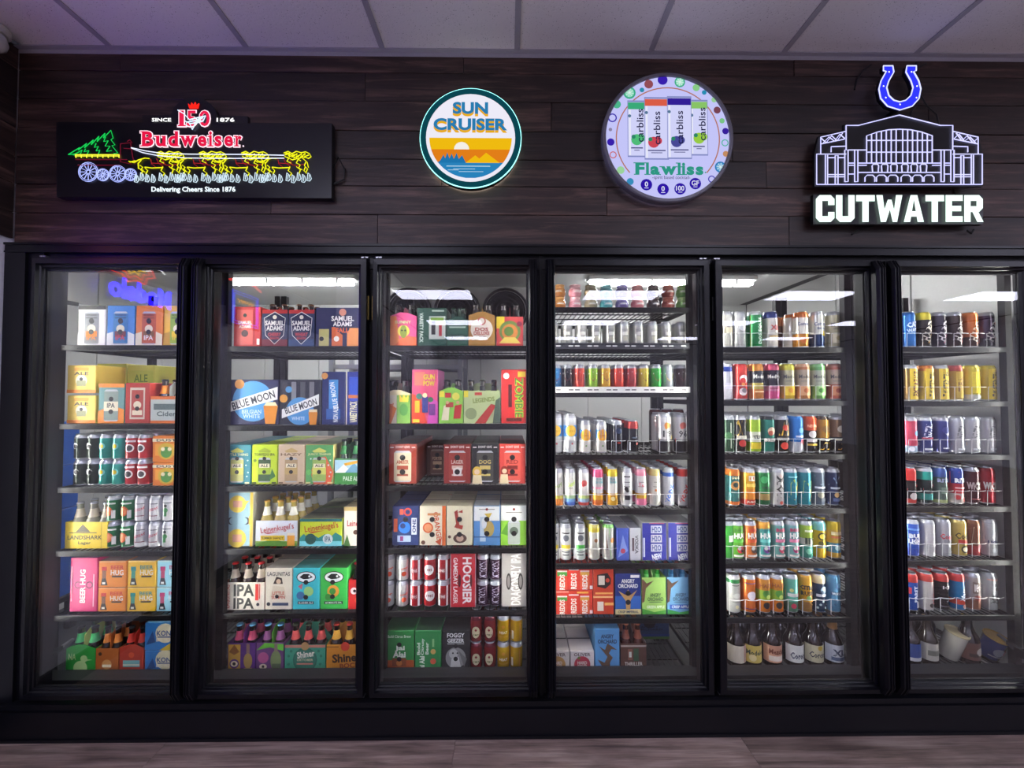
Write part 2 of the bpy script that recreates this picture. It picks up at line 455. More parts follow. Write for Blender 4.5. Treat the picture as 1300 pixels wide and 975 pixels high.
# door_<n>: outer left, glass left, glass right, outer right, handle side
DOORS = [(36, 53, 231, 241, 1), (247, 267, 454.5, 464, -1), (472, 484.5, 669, 682, 1), (693.5, 703.5, 887, 902.5, -1), (910, 919, 1101, 1119.5, 1), (1128, 1139.5, 1297, 1347, -1)]
DF = -.045
DZ0, DZ1, GZ0, GZ1 = az(884.5, DF), az(329, DF), az(869, -.02), az(344, -.02)
PROF = [(0, .0), (0, DF), (.05, DF - .002), (.58, DF - .003), (.66, DF + .011), (.84, DF + .014), (.9, -.022), (1, -.02), (1, .0)]
mull = []
for n, (a, b, c, d, hs) in enumerate(DOORS):
    X0, X1, G0, G1 = ax(a, DF), ax(d, DF), ax(b, -.02), ax(c, -.02)
    q = MB(); loops = []
    for t, yy in PROF:
        l, r = X0 + (G0 - X0) * t, X1 - (X1 - G1) * t
        bz, tz = DZ0 + (GZ0 - DZ0) * t, DZ1 - (DZ1 - GZ1) * t
        loops.append([(l, yy, bz), (r, yy, bz), (r, yy, tz), (l, yy, tz)])
    o0 = len(q.v)
    for lp in loops: q.v += lp
    for i in range(len(loops) - 1):
        for k in range(4):
            l = (k + 1) % 4
            q.face([o0 + i * 4 + k, o0 + i * 4 + l, o0 + i * 4 + 4 + l, o0 + i * 4 + 4 + k], 'k')
    door = struct(q.build('door_%d' % (n + 1), 'black'))
    q = MB(); q.box(G0 - .004, G1 + .004, -.018, -.0175 + .004, GZ0 - .004, GZ1 + .004); q.build('glass_pane', 'glass', door)
    q = MB()
    for (l, r, bz, tz) in ((G0 - .004, G1 + .004, GZ0 - .006, GZ0 + .004), (G0 - .004, G1 + .004, GZ1 - .004, GZ1 + .006), (G0 - .006, G0 + .003, GZ0, GZ1), (G1 - .003, G1 + .006, GZ0, GZ1)):
        q.box(l, r, -.0125, -.002, bz, tz)
    q.build('gasket', 'gasket', door)
    # full-height ridged handle
    hx = X1 - .019 if hs > 0 else X0 + .019
    q = MB(); pr = [(-.019, 0), (-.019, -.022), (-.013, -.034), (-.0105, -.034), (-.0085, -.028), (-.0035, -.031), (-.0015, -.037), (.0015, -.037), (.0035, -.031), (.0085, -.028), (.0105, -.034), (.013, -.034), (.019, -.022), (.019, 0)]
    o0 = len(q.v); N = len(pr)
    for z, sh in ((DZ0 + .006, .02), (DZ0 + .045, 0), (DZ1 - .045, 0), (DZ1 - .006, .02)):
        q.v += [(hx + px_ , DF - .003 + min(0, py_ + (sh if py_ < -.02 else 0)), z) for px_, py_ in pr]
    for i in range(3):
        for k in range(N - 1): q.face([o0 + i * N + k, o0 + i * N + k + 1, o0 + i * N + N + k + 1, o0 + i * N + N + k], 'k')
    q.face([o0 + k for k in range(N)], 'k'); q.face([o0 + 3 * N + k for k in range(N)], 'k')
    q.build('handle', 'black', door)
    # hinge side: top and bottom pivot plates
    px_ = X0 + .01 if hs > 0 else X1 - .01
    s_ = 1 if hs > 0 else -1
    for zz_ in (DZ1 + .013, DZ0 - .012):
        q = MB(); q.box(px_ - .004, px_ + .008 * 1, -.024, -.004, zz_ - .003, zz_ + .003); q.box(px_ + s_ * .016 - .006, px_ + s_ * .016 + .006, -.024, -.004, zz_ - .003, zz_ + .003)
        q.build('hinge', 'steel', door)
    q = MB(); q.box(px_ - s_ * .012 - .006, px_ - s_ * .012 + .004, -.03, -.012, 1.80, 1.905)
    q.build('hinge_cover', 'brass' if n in (1, 2) else 'blackdull', door)
    mull.append((X0, X1))
CEN = [XL + .05] + [(mull[i][1] + mull[i + 1][0]) / 2 for i in range(5)] + [XE]
for i in range(0, 7):
    x = CEN[i]
    q = MB()
    if 0 < i < 6:
        q.box(x - .04, x + .04, .0, .062, KB, H1)
        if i == 3: q.box(x - .0075, x + .0075, -.012, .0, KB, TOP - .001); q.box(x - .0075, x + .0075, FY - .003, FY, H1, TOP - .001)
    else: q.box(x - .04, x + .04, .0, .062, KB, H1)
    tr = struct(q.build('trim_%d' % (4 + i), 'blackdull'))
    q = MB(); q.box(x - .02, x + .02, .0605, .066, .36, 2.05); q.box(x - .022, x + .022, .0757, .079, .36, 2.05); q.box(x - .015, x + .015, .066, .0757, .37, .395); q.box(x - .015, x + .015, .066, .0757, 2.005, 2.03); hb = q.build('light_housing_and_shield', 'steel', tr)  # rear strip of the housing is added to keep light off the shelf posts
    q = MB(); q.prism([(x - .016, .40), (x + .016, .40), (x + .016, 2.0), (x - .016, 2.0)], .0662, .0755, 'w'); q.build('light_bar', 'led', hb)

# ================================================================ the cold room behind
CX0, CX1, CYB, CC = -3.05, 2.49, 2.34, 2.40
def panel_wall(name, along, fixed, a0, a1, z1, wdt, face):
    q = MB()
    if along == 'x': q.box(a0, a1, fixed + .04, fixed + .08, 0, z1)
    else: q.box(min(fixed + face * .04, fixed + face * .08), max(fixed + face * .04, fixed + face * .08), a0, a1, 0, z1)
    wl = struct(q.build(name, 'blackdull'))
    n = max(1, round((a1 - a0) / wdt))
    for k in range(n):
        u0, u1 = a0 + (a1 - a0) * k / n + .0025, a0 + (a1 - a0) * (k + 1) / n - .0025
        q = MB()
        if along == 'x': q.cbox(u0, u1, fixed, fixed + .04, 0, z1, 's', .003)
        else: q.cbox(min(fixed, fixed + face * .04), max(fixed, fixed + face * .04), u0, u1, 0, z1, 's', .003)
        q.build('panel', 'coldwall', wl)
panel_wall('wall_rear', 'x', CYB, CX0, CX1, CC, .58, 1)
panel_wall('wall_cold_left', 'y', CX0, .07, CYB, CC, .58, -1)
panel_wall('wall_cold_right', 'y', CX1, .07, CYB, CC, .58, 1)
q = MB(); q.box(CX0, CX1, .065, CYB, CC, CC + .06); cc = struct(q.build('ceiling_cold', 'blackdull'))
for k in range(5):
    q = MB(); q.cbox(CX0 + 1.088 * k + .002, CX0 + 1.088 * (k + 1) - .002, .066, CYB, CC - .012, CC, 's', .003); q.build('panel', 'coldceil', cc)
q = MB(); q.box(CX0, CX1, .062, .11, TOP - .0, CC); q.box(CX0, XL + .0, .062, .11, 0, CC)
struct(q.build('wall_cold_front', 'coldwall'))
q = MB(); q.box(CX0, CX1, .06, CYB, -.03, .0); struct(q.build('floor_cold', 'coldfloor'))
q = MB(); q.box(XL, XE + .05, .06, .105, .0, KB + .02); q.box(XL, XE + .05, .06, .13, KB + .005, KB + .03); struct(q.build('trim_11', 'gasket'))

# tubes under the cold-room ceiling
def tube_light(x0, x1, y, label):
    z = CC - .05
    t = thing('tube_light', ((x0 + x1) / 2, y, z), 'light', label)
    h = (x1 - x0) / 2
    q = MB(); q.cbox(-h, h, -.05, .05, .0, .036, 'w', .006); q.build('housing', 'whiteplastic', t)
    for dy in (-.022, .022):
        q = MB(); q.tube([(-h + .03, dy, -.02), (h - .03, dy, -.02)], .0135, 10, 'w'); q.build('tube', 'tube', t)
    for dx in (-.75, -.25, .25, .75):
        q = MB(); q.box(dx * h - .008, dx * h + .008, -.045, .045, -.036, .001); q.build('clip', 'whiteplastic', t)
tube_light(-2.24, -1.17, 1.3, 'bright white tube light hung above the second glass door')
tube_light(.62, 1.93, 1.3, 'bright white tube light glowing behind the round cups of the fourth door')

# evaporator with three fans
t = thing('evaporator', (-.45, 1.55, 1.965), 'cooling unit', 'grey cold-room cooling unit with three black round fans')
q = MB(); q.cbox(-.72, .76, .05, .4, .0, .42, 's', .01); q.build('housing', 'coldwall', t)
for dx in (-.39, .02, .43):
    q = MB()
    for r in (.185, .15, .115, .08, .045): q.tube([(dx + r * math.cos(k * math.pi / 12), .03, .21 + r * math.sin(k * math.pi / 12)) for k in range(24)], .005 if r < .18 else .012, 5, 'k', True)
    for k in range(4):
        a = math.pi * k / 4
        q.tube([(dx - .18 * math.cos(a), .034, .21 - .18 * math.sin(a)), (dx + .18 * math.cos(a), .034, .21 + .18 * math.sin(a))], .004, 4)
    g = q.build('fan_guard', 'fanblade', t)
    q = MB(); q.tube([(dx, .046, .21), (dx, .0495, .21)], .172, 28, 'k'); q.build('fan_recess', 'blackdull', g)
    for k in range(5):
        a = 2 * math.pi * k / 5 + dx
        q = MB(); q.add([(dx + .03 * math.cos(a), .04, .21 + .03 * math.sin(a)), (dx + .16 * math.cos(a - .3), .044, .21 + .16 * math.sin(a - .3)), (dx + .16 * math.cos(a + .35), .036, .21 + .16 * math.sin(a + .35))], [(0, 1, 2)], 'e')
        q.build('blade', 'fanblade', g)

# spare racks at the back
def rack(x0, x1, y0, y1, zs, label):
    t = thing('storage_rack', ((x0 + x1) / 2, (y0 + y1) / 2, 0), 'rack', label)
    h, e = (x1 - x0) / 2, (y1 - y0) / 2
    for sx in (-h, h):
        for sy in (-e, e):
            q = MB(); q.box(sx - .02, sx + .02, sy - .02, sy + .02, 0, zs[-1] + .12); q.build('post', 'steel', t)
    for z in zs:
        q = MB(); q.box(-h, h, -e - .015, -e + .015, z - .03, z + .01); q.box(-h, h, e - .015, e + .015, z - .03, z + .01); q.box(-h, h, -e, e, z, z + .008); q.build('shelf', 'steel', t)
rack(-1.55, -.42, 1.75, 2.2, (.3, .75, 1.2, 1.72), 'grey steel storage rack far behind the second and third doors')
for i, (x, y, w_, h_, z, c, dsc) in enumerate([(-1.35, 1.8, .3, .2, 1.208, 'd', 'dark carton at the near end of the back rack'), (-.98, 1.8, .3, .22, 1.208, 'h', 'brown carton in the middle of the back rack'),
                                     (-.62, 1.8, .26, .19, 1.208, 'm', 'maroon carton at the far end of the back rack'), (-1.3, 1.8, .36, .2, .758, 'k', 'black carton low on the back rack'), (-.75, 1.8, .36, .24, .758, 'n', 'navy carton low on the back rack')]):
    t = thing('carton', (x, y + .14, z), 'carton', dsc)
    q = MB(); q.cbox(-w_ / 2, w_ / 2, -.13, .13, 0, h_, c, .003); q.build('body', 'card', t)
    q = MB(); q.box(-w_ / 2, w_ / 2, -.02, .02, h_, h_ + .001, 'x'); q.build('tape', 'card', t)
# stack of blue cases at the far end, seen past the first shelf post
for i in range(4):
    t = thing('beer_case', (-2.885, .62, .22 + .27 * i), 'case', ['blue case at the bottom of the stack past the first post', 'blue case second from the bottom of that end stack', 'blue case third from the bottom of that end stack',
              'blue case on top of the stack past the first post'][i])
    q = MB(); q.cbox(-.13, .13, -.2, .2, .0, .266, 'b', .004); q.build('body', 'card', t)
    q = MB(); draw(q, [R(.3, .45, .7, .6, 'w')], lambda u, v, o: (-.13 + .26 * u, -.2 - o, .266 * v), .26, .266)
    q.build('print', 'card', t)
t = thing('case_platform', (-2.885, .62, 0), 'platform', 'low black platform under the stack of blue cases')
q = MB(); q.box(-.15, .15, -.22, .22, .19, .22)
q.build('deck', 'blackdull', t)
for sx in (-.12, .12):
    for sy in (-.18, .18):
        q = MB(); q.box(sx - .02, sx + .02, sy - .02, sy + .02, 0, .19); q.build('leg', 'blackdull', t)

# ================================================================ signs
def lines(q, paths, mp, r, c, seg=4):
    for p in paths: q.tube([mp(*pt) for pt in p], r, seg, c)
def text3d(q, s, mp, x0, y0, x1, y1, c, res=3, bold=.0):
    """flat lettering filling the box (x0,y0)-(x1,y1) given in the sign's drawing units"""
    V, Fc = glyphs(s, bold, res)
    q.add([mp(x0 + (x + .5) * (x1 - x0), y1 - (y + .5) * (y1 - y0)) for x, y in V], Fc, c)
SER = dict(B=(.95, 1, [(-.14, .3, 0), (-.14, .3, 1)]), u=(.8, .7, [(-.16, .2, 1), (.55, .85, 1), (.8, 1.14, 0)]), d=(.8, 1, [(.62, .9, 1), (.8, 1.14, 0)]), w=(1.2, .7, [(-.1, .22, 1), (.36, .62, 1), (.78, 1.08, 1)]),
    e=(.72, .7, []), i=(.24, 1, [(-.5, .7, .66), (-.55, 1.55, 0)]), s=(.6, .7, []), r=(.5, .7, [(-.25, .2, 1), (-.25, .62, 0)]), F=(.72, 1, [(-.16, .4, 0), (-.2, .2, 1)]), l=(.22, 1, [(-.7, .6, 1), (-.6, 1.6, 0)]), a=(.72, .7, [(.8, 1.14, 0)]))
SER['1'] = (.34, 1, [(-.3, 1.4, 0)]); SER['5'] = (.7, 1, []); SER['0'] = (.75, 1, [])
def serif(q, s, mp, x0, y0, x1, y1, c, res=3, bold=.03, grow=0., gap=.2):
    tot = sum(SER[k][0] for k in s) + gap * (len(s) - 1); u = (x1 - x0) / tot; x = x0; H = y1 - y0; th = H * .075
    for k in s:
        w_, hh, sf = SER[k]
        a, b_, t_ = x, x + w_ * u, y1 - H * hh
        text3d(q, k, mp, a - grow, t_ - grow, b_ + grow, y1 + grow, c, res, bold)
        for f0, f1, at_ in sf:
            yy = y1 if at_ == 0 else (t_ + th if at_ == 1 else y1 - H * at_ + th * .5)
            p0, p1 = a + (b_ - a) * f0, a + (b_ - a) * f1
            q.add([mp(p0 - grow, yy + grow), mp(p1 + grow, yy + grow), mp(p1 + grow, yy - th - grow), mp(p0 - grow, yy - th - grow)], [(0, 1, 2, 3)], c)
        x = b_ + gap * u
# --- long black neon board
BY = -.036
def bw(cx, cy, o=0.004): return tuple(at(60 + cx * .2846, 115 + cy * .2846, BY) - Vector((0, o, 0)))
def bxz(cx, cy): p = bw(cx, cy, 0); return (p[0], p[2])
org = Vector(bw(655, 478, 0))
def shift(q, o):
    q.v = [(x - o[0], y - o[1], z - o[2]) for x, y, z in q.v]; return q
sg = thing('neon_beer_sign', org, 'sign', 'long black light-up board with horse team, wagon and red lettering')
def sp(q, name, mat, par=None): return shift(q, org).build(name, mat, par or sg)
q = MB(); q.prism([bxz(40, 140), bxz(1270, 146), bxz(1268, 480), bxz(42, 474)], BY, -.006, 'k'); sp(q, 'panel', 'signblack')
q = MB(); dm = [bxz(655 + 105 * math.cos(a), 128 + 96 * -math.sin(a)) for a in [math.pi * k / 16 for k in range(17)]]
q.prism([bxz(425, 150), bxz(425, 110), bxz(545, 110)] + dm[::-1] + [bxz(765, 110), bxz(895, 115), bxz(895, 150)], BY - .001, -.02, 'k'); sp(q, 'arched_top', 'signblack')
q = MB(); serif(q, 'Budweiser', lambda x, y: bw(x, y, .003), 426, 184, 870, 252, 'ffd8e4', 3, .05, 4.2); serif(q, 'Budweiser', lambda x, y: bw(x, y, .0045), 426, 184, 870, 252, 'c4123a', 3, .035, 0)
q.add([bw(877 + 4 * math.cos(k), 250 + 4 * math.sin(k), .004) for k in range(6)], [tuple(range(6))], 'ffd8e4'); sp(q, 'red_lettering', 'neon')
q = MB(); serif(q, '150', lambda x, y: bw(x, y, .003), 592, 92, 728, 162, 'ffd8e4', 3, .03, 4.2); serif(q, '150', lambda x, y: bw(x, y, .0045), 592, 92, 728, 162, 'c81a42', 3, .02, 0)
sp(q, 'anniversary_numerals', 'neon')
q = MB(); lines(q, [[(588, 92), (615, 108), (640, 135), (665, 128), (712, 118), (700, 140), (668, 150), (652, 178), (640, 150), (620, 140)], [(630, 145), (668, 138), (700, 125)], [(640, 152), (660, 150), (690, 135)]], lambda x, y: bw(x, y, .007), .0024, 'c8e0ff'); sp(q, 'eagle_line', 'neon')
q = MB(); q.prism([bxz(x, y) for x, y in ((637, 82), (632, 60), (643, 70), (648, 56), (656, 68), (664, 54), (668, 70), (680, 60), (675, 82))], BY - .006, BY - .001, 'e02018'); sp(q, 'crown', 'neon')
q = MB(); text3d(q, 'SINCE', lambda x, y: bw(x, y, .004), 470, 125, 556, 141, 'ffffff', 2, .02); sp(q, 'word_lettering', 'neon'); q = MB(); text3d(q, '1876', lambda x, y: bw(x, y, .004), 758, 124, 838, 142, 'ffffff', 2, .02); sp(q, 'year_lettering', 'neon')
q = MB(); text3d(q, 'Delivering Cheers Since 1876', lambda x, y: bw(x, y, .004), 468, 430, 842, 460, 'e4f4ff', 2, .025); sp(q, 'tagline_lettering', 'neon')
q = MB()
lines(q, [[(98, 288), (150, 256), (142, 268), (180, 238), (170, 258), (210, 222), (200, 244), (235, 206), (226, 230), (262, 192), (254, 214), (288, 180), (298, 215), (288, 222), (306, 245), (292, 248), (318, 280), (300, 284)],
          [(120, 290), (160, 268), (152, 285)], [(175, 262), (168, 275), (190, 270), (182, 286)], [(222, 238), (214, 256), (232, 252), (222, 272), (238, 268), (232, 286)], [(264, 208), (256, 230), (276, 226), (262, 250), (284, 250), (268, 274), (292, 270)], [(98, 288), (135, 284), (128, 292)]], bw, .0016, '14b048')
sp(q, 'fir_tree', 'neon')
q = MB(); lines(q, [[(128, 288), (325, 288)], [(128, 294), (325, 294)]] + [[(x, 288), (x, 302)] for x in range(132, 326, 24)], bw, .0018, 'e8e83a'); sp(q, 'wagon_rail', 'neon')
q = MB(); lines(q, [[(130, 310), (360, 310)], [(330, 240), (375, 235), (385, 300), (395, 330)], [(330, 240), (330, 320), (380, 330)], [(360, 230), (372, 222), (382, 236)], [(140, 335), (330, 335)], [(345, 260), (378, 262)]], bw, .0016, '5a0f22'); sp(q, 'wagon_body', 'neon')
for (x, y, r) in ((187, 365, 43), (318, 373, 37), (252, 378, 27), (375, 377, 27)):
    q = MB(); ring = lambda rr: [(x + rr * math.cos(k * math.pi / 10), y + rr * math.sin(k * math.pi / 10)) for k in range(21)]
    lines(q, [ring(r), ring(r * .86), ring(r * .18)] + [[(x + r * .2 * math.cos(a), y + r * .2 * math.sin(a)), (x + r * .84 * math.cos(a), y + r * .84 * math.sin(a))] for a in [math.pi * k / 6 for k in range(12)]], bw, .0013, 'a8b4ff', 4)
    sp(q, 'wheel', 'neon')
q = MB(); lines(q, [[(380, 260), (430, 280), (500, 294), (620, 304), (800, 306), (1060, 305)], [(380, 258), (440, 272), (520, 284), (640, 287), (860, 288), (1060, 292)]], lambda x, y: bw(x, y, .006), .0018, 'dfe6ff'); sp(q, 'reins', 'neon')
for k in range(4):
    dx = 188.5 * k
    g = lambda x, y: bw(x + dx, y, .005)
    q = MB(); lines(q, [[(368, 318), (392, 324), (412, 312), (440, 304), (460, 306)], [(412, 352), (410, 328), (424, 312)], [(372, 322), (398, 316)],
                        [(492, 282), (512, 274), (530, 284), (548, 274), (570, 280), (590, 276), (606, 284), (614, 298), (602, 306), (590, 300), (575, 304), (596, 322), (602, 346)],
                        [(496, 290), (520, 284), (516, 298), (540, 288), (536, 304), (560, 292), (556, 308), (580, 296)], [(508, 300), (530, 312), (552, 306), (568, 316)],
                        [(520, 342), (512, 360), (528, 372), (520, 382)], [(548, 342), (566, 356), (560, 374)], [(588, 344), (582, 360), (594, 372)], [(412, 350), (432, 358), (424, 374)], [(440, 346), (452, 360), (444, 376)], [(520, 346), (470, 348), (440, 344)], [(500, 284), (520, 280), (512, 294), (534, 282), (528, 300), (552, 284), (548, 302), (572, 284), (566, 304), (588, 282), (584, 298), (604, 290)], [(496, 296), (514, 306), (506, 318), (524, 326)], [(556, 310), (548, 326), (566, 334), (558, 348), (574, 356)], [(418, 336), (430, 344), (422, 358), (440, 366)], [(590, 322), (584, 338), (598, 352), (592, 366)]], g, .0021, 'd4d418')
    sp(q, 'horse_line', 'neon')
    q = MB(); lines(q, [[(466, 308), (470, 330), (488, 344)], [(492, 306), (500, 326), (520, 340)], [(520, 312), (530, 334), (556, 338), (584, 330)], [(470, 326), (530, 330)]], g, .0015, '8a1e22'); sp(q, 'harness_line', 'neon')
    q = MB()
    for (x, y) in ((404, 392), (428, 384), (452, 390), (478, 392), (512, 386), (536, 394), (560, 384), (582, 392), (606, 386)):
        lines(q, [[(x - 6, y - 16), (x + 4, y - 8), (x + 9, y + 10), (x + 2, y + 20), (x - 10, y + 18), (x - 8, y), (x - 6, y - 16)], [(x, y - 8), (x - 2, y + 14)]], g, .0017, 'b8ccd8')
    sp(q, 'feathered_hooves', 'neon')
# --- round sun sign
SYc = at(597.5, 175, -.05); Rr = (at(662.5, 175, -.05) - SYc).x
sg2 = thing('round_sign', (SYc.x, 0, SYc.z - Rr), 'sign', 'small round lit sign with blue words over a sunset lake')
def disc(q, r, y0, y1, c, n=64, zc=None):
    q.prism([(r * math.cos(2 * math.pi * k / n), Rr + r * math.sin(2 * math.pi * k / n)) for k in range(n)], y0, y1, c)
q = MB(); disc(q, Rr * .97, -.049, -.012, '123c44'); q.build('body', 'signblack', sg2, True)
q = MB(); q.tube([(Rr * .985 * math.cos(k * math.pi / 40), -.047, Rr + Rr * .985 * math.sin(k * math.pi / 40)) for k in range(80)], .0024, 6, '90f0ea', True); q.build('glow_ring', 'rimlight', sg2)
q = MB(); q.tube([(Rr * .93 * math.cos(k * math.pi / 30), -.008, Rr + Rr * .93 * math.sin(k * math.pi / 30)) for k in range(60)], .004, 5, 'fff4e0', True); q.build('back_glow', 'neonhot', sg2)
q = MB(); mpS = lambda u, v, o: (Rr * (2 * u - 1), -.0495 - o, 2 * Rr * v)
def cu(cx): return (cx - 295) / 376
def cv(cy): return 1 - (cy - 316) / 376
def seg_(y0, y1, c, r=151, n=10):
    pts = [(cu(483 + s * math.sqrt(max(0, r * r - (yy - 504) ** 2))), cv(yy)) for s in (1, -1) for yy in ([y0 + (y1 - y0) * k / n for k in range(n + 1)] if s > 0 else [y1 - (y1 - y0) * k / n for k in range(n + 1)])]
    return P(pts, c)
ops = [C(.5, .5, .49, '0d4652'), C(.5, .5, .435, 'f4f2ff'), C(.5, .5, .434, 'f4f2ff')]
for dy, c in ((9, 'f2b020'), (0, '2a7fb4')):
    ops += [T('SUN', cu(482), cv(393 + dy), 130 / 376, 45 / 376, c, 0, .042), T('CRUISER', cu(482), cv(454 + dy), 270 / 376, 45 / 376, c, 0, .042)]
ops += [seg_(505, 549, 'f6c012'), C(cu(450), cv(548), 28 / 376, 'fbf6ee'), seg_(548, 598, 'e8821a'), seg_(597, 654, '2a86c0'),
        P([(cu(x), cv(y)) for x, y in ((465, 598), (500, 570), (515, 582), (540, 560), (590, 598))], 'f6c012'),
        P([(cu(x), cv(y)) for x, y in ((362, 598), (372, 590), (384, 568), (390, 582), (398, 560), (406, 582), (414, 564), (422, 584), (432, 562), (440, 584), (452, 570), (466, 598))], '1f78b2'),
        R(cu(395), cv(612), cu(555), cv(609), 'bfe0f4'), R(cu(420), cv(622), cu(500), cv(620), 'bfe0f4'), R(cu(440), cv(632), cu(530), cv(630), 'bfe0f4'), R(cu(400), cv(626), cu(440), cv(624), 'bfe0f4')]
draw(q, ops, mpS, 2 * Rr, 2 * Rr, res=4); q.build('printed_face', 'sign', sg2)
# --- larger round sign
CYc = at(848.5, 173.5, -.05); Rc = (at(932, 173.5, -.05) - CYc).x
sg3 = thing('round_sign', (CYc.x, 0, CYc.z - Rc), 'sign', 'large round lit sign showing four slim cans and fruit')
q = MB(); n = 72
pc = lambda r, y: [(r * math.cos(2 * math.pi * k / n), y, Rc + r * math.sin(2 * math.pi * k / n)) for k in range(n)]
for (r0, y0), (r1, y1) in zip([(Rc * .98, -.005), (Rc * 1., -.02), (Rc * 1., -.044), (Rc * .985, -.05), (Rc * .945, -.05)], [(Rc * 1., -.02), (Rc * 1., -.044), (Rc * .985, -.05), (Rc * .945, -.05), (Rc * .94, -.042)]):
    a, b = pc(r0, y0), pc(r1, y1); o0 = len(q.v); q.v += a + b
    for k in range(n): q.face([o0 + k, o0 + (k + 1) % n, o0 + n + (k + 1) % n, o0 + n + k], 'e')
q.build('rim', 'greyrim', sg3, True)
q = MB(); q.tube([(Rc * .9 * math.cos(k * math.pi / 30), -.01, Rc + Rc * .9 * math.sin(k * math.pi / 30)) for k in range(60)], .004, 5, 'c8c8ff', True); q.build('back_glow', 'rimlight', sg3)
q = MB(); q.prism([(Rc * .94 * math.cos(2 * math.pi * k / n), Rc + Rc * .94 * math.sin(2 * math.pi * k / n)) for k in range(n)], -.042, -.02, 'c9caff'); pl = q.build('panel', 'sign', sg3)
q = MB(); RF = Rc * .94; mpC = lambda u, v, o: (RF * (2 * u - 1), -.0425 - o, Rc - RF + 2 * RF * v)
fu = lambda x: (x - 78) / 830
fv = lambda y: 1 - (y - 77) / 830
W_ = 'c9caff'
ops = []
def fr(x, y, r, c, inner=None):
    ops.append(C(fu(x), fv(y), r / 830, c))
    if inner: ops.append(C(fu(x), fv(y), r * .72 / 830, inner))
for x, y, r, c, i in ((238, 188, 42, '3fb08a', '8fe0c0'), (322, 168, 16, '2f90b0', None), (368, 128, 30, '96505a', None), (462, 98, 34, '3a20b0', None), (578, 112, 36, '3fb08a', '9fe8c8'), (688, 150, 24, '8cd08a', None), (742, 182, 16, '2a90b8', None),
                      (808, 232, 18, '9ad09a', None), (828, 302, 24, '7a4456', None), (860, 375, 18, '7cc88a', None), (882, 445, 22, '3a20a0', None), (878, 525, 24, '50b8a0', W_), (882, 600, 20, 'c89068', None), (845, 690, 38, '2f80c0', '6fb0e0'),
                      (785, 772, 24, '3a2ab0', W_), (152, 268, 28, '50b890', None), (122, 360, 30, '3a20b0', W_), (108, 440, 12, '9088a8', None), (110, 525, 25, '3a20b0', None), (125, 612, 24, 'd06a6a', W_), (175, 715, 26, 'a0d8a0', None), (238, 792, 24, '3a90c0', None)): fr(x, y, r, c, i)
for x, y in ((238, 188), (578, 112), (845, 690)):
    for k in range(4):
        a = math.pi * k / 4 + .2; dx, dy = 28 * math.cos(a), 28 * math.sin(a); ex, ey = 2 * math.sin(a), -2 * math.cos(a)
        ops.append(P([(fu(x - dx - ex), fv(y - dy - ey)), (fu(x + dx - ex), fv(y + dy - ey)), (fu(x + dx + ex), fv(y + dy + ey)), (fu(x - dx + ex), fv(y - dy + ey))], 'e0f4f0'))
a0, a1 = math.radians(-222 - 0), math.radians(42)
for k in range(48):
    t0 = a0 + (a1 - a0) * k / 48; t1 = a0 + (a1 - a0) * (k + 1) / 48
    ops.append(P([(fu(493 + r * math.cos(t)), fv(500 + r * math.sin(t))) for r, t in ((342, t0), (342, t1), (350, t1), (350, t0))], 'b87864'))
for x0, y0, x1, y1, c, f in ((640, 235, 762, 615, '8cc86a', '9cd048'), (222, 243, 346, 628, '3cae7c', '52c07c'), (335, 220, 498, 645, 'e0604a', 'd04858'), (488, 213, 652, 640, '34209a', '4a4a9a')):
    ops += [R(fu(x0), fv(y1), fu(x1), fv(y0), '8890c8'), R(fu(x0 + 4), fv(y1 - 10), fu(x1 - 4), fv(y0 + 12), 'd6d8ff'), R(fu(x0 + 4), fv(y0 + 60), fu(x1 - 4), fv(y0 + 14), c),
            R(fu(x0 + 10), fv(y1 - 12), fu(x0 + 22), fv(y0 + 62), 'eef0ff'), C(fu(x0 + 62), fv(y1 - 118), 38 / 830, f), C(fu(x0 + 92), fv(y1 - 128), 26 / 830, f), C(fu(x0 + 40), fv(y1 - 138), 14 / 830, '2f8a6a'),
            T('carbliss', fu(x0 + 84), fv(y1 - 215), 225 / 830, 46 / 830, '20204a', 90, .01),
            R(fu(x0 + 22), fv(y1 - 58), fu(x1 - 22), fv(y1 - 66), '484880'), R(fu(x0 + 44), fv(y1 - 44), fu(x1 - 44), fv(y1 - 49), '484880'), C(fu(x0 + 14), fv(y0 + 106), 11 / 830, '5a7a9a')]
ops += [C(fu(741), fv(730), 5 / 830, '2f9a86'), T('-spirit based cocktail-', fu(512), fv(768), 255 / 830, 30 / 830, '2a2a50', 0, .0)]
for x, y, s, w_ in ((345, 815, '0', 22), (456, 845, '0', 22), (570, 842, '100', 56), (672, 806, 'GF', 50)):
    ops += [C(fu(x), fv(y), 39 / 830, '3018a8'), T(s, fu(x), fv(y - 4), w_ / 830, 34 / 830, 'e8e8ff', 0, .02), R(fu(x - 14), fv(y + 24), fu(x + 14), fv(y + 20), 'e8e8ff')]
draw(q, ops, mpC, 2 * RF, 2 * RF, base=.0006, step=.00003, res=3); serif(q, 'Flawliss', lambda x, y: mpC(fu(x), fv(y), .004), 272, 664, 728, 748, '2f9a86', 3, .05, 0., .11); q.build('printed_face', 'sign', sg3)
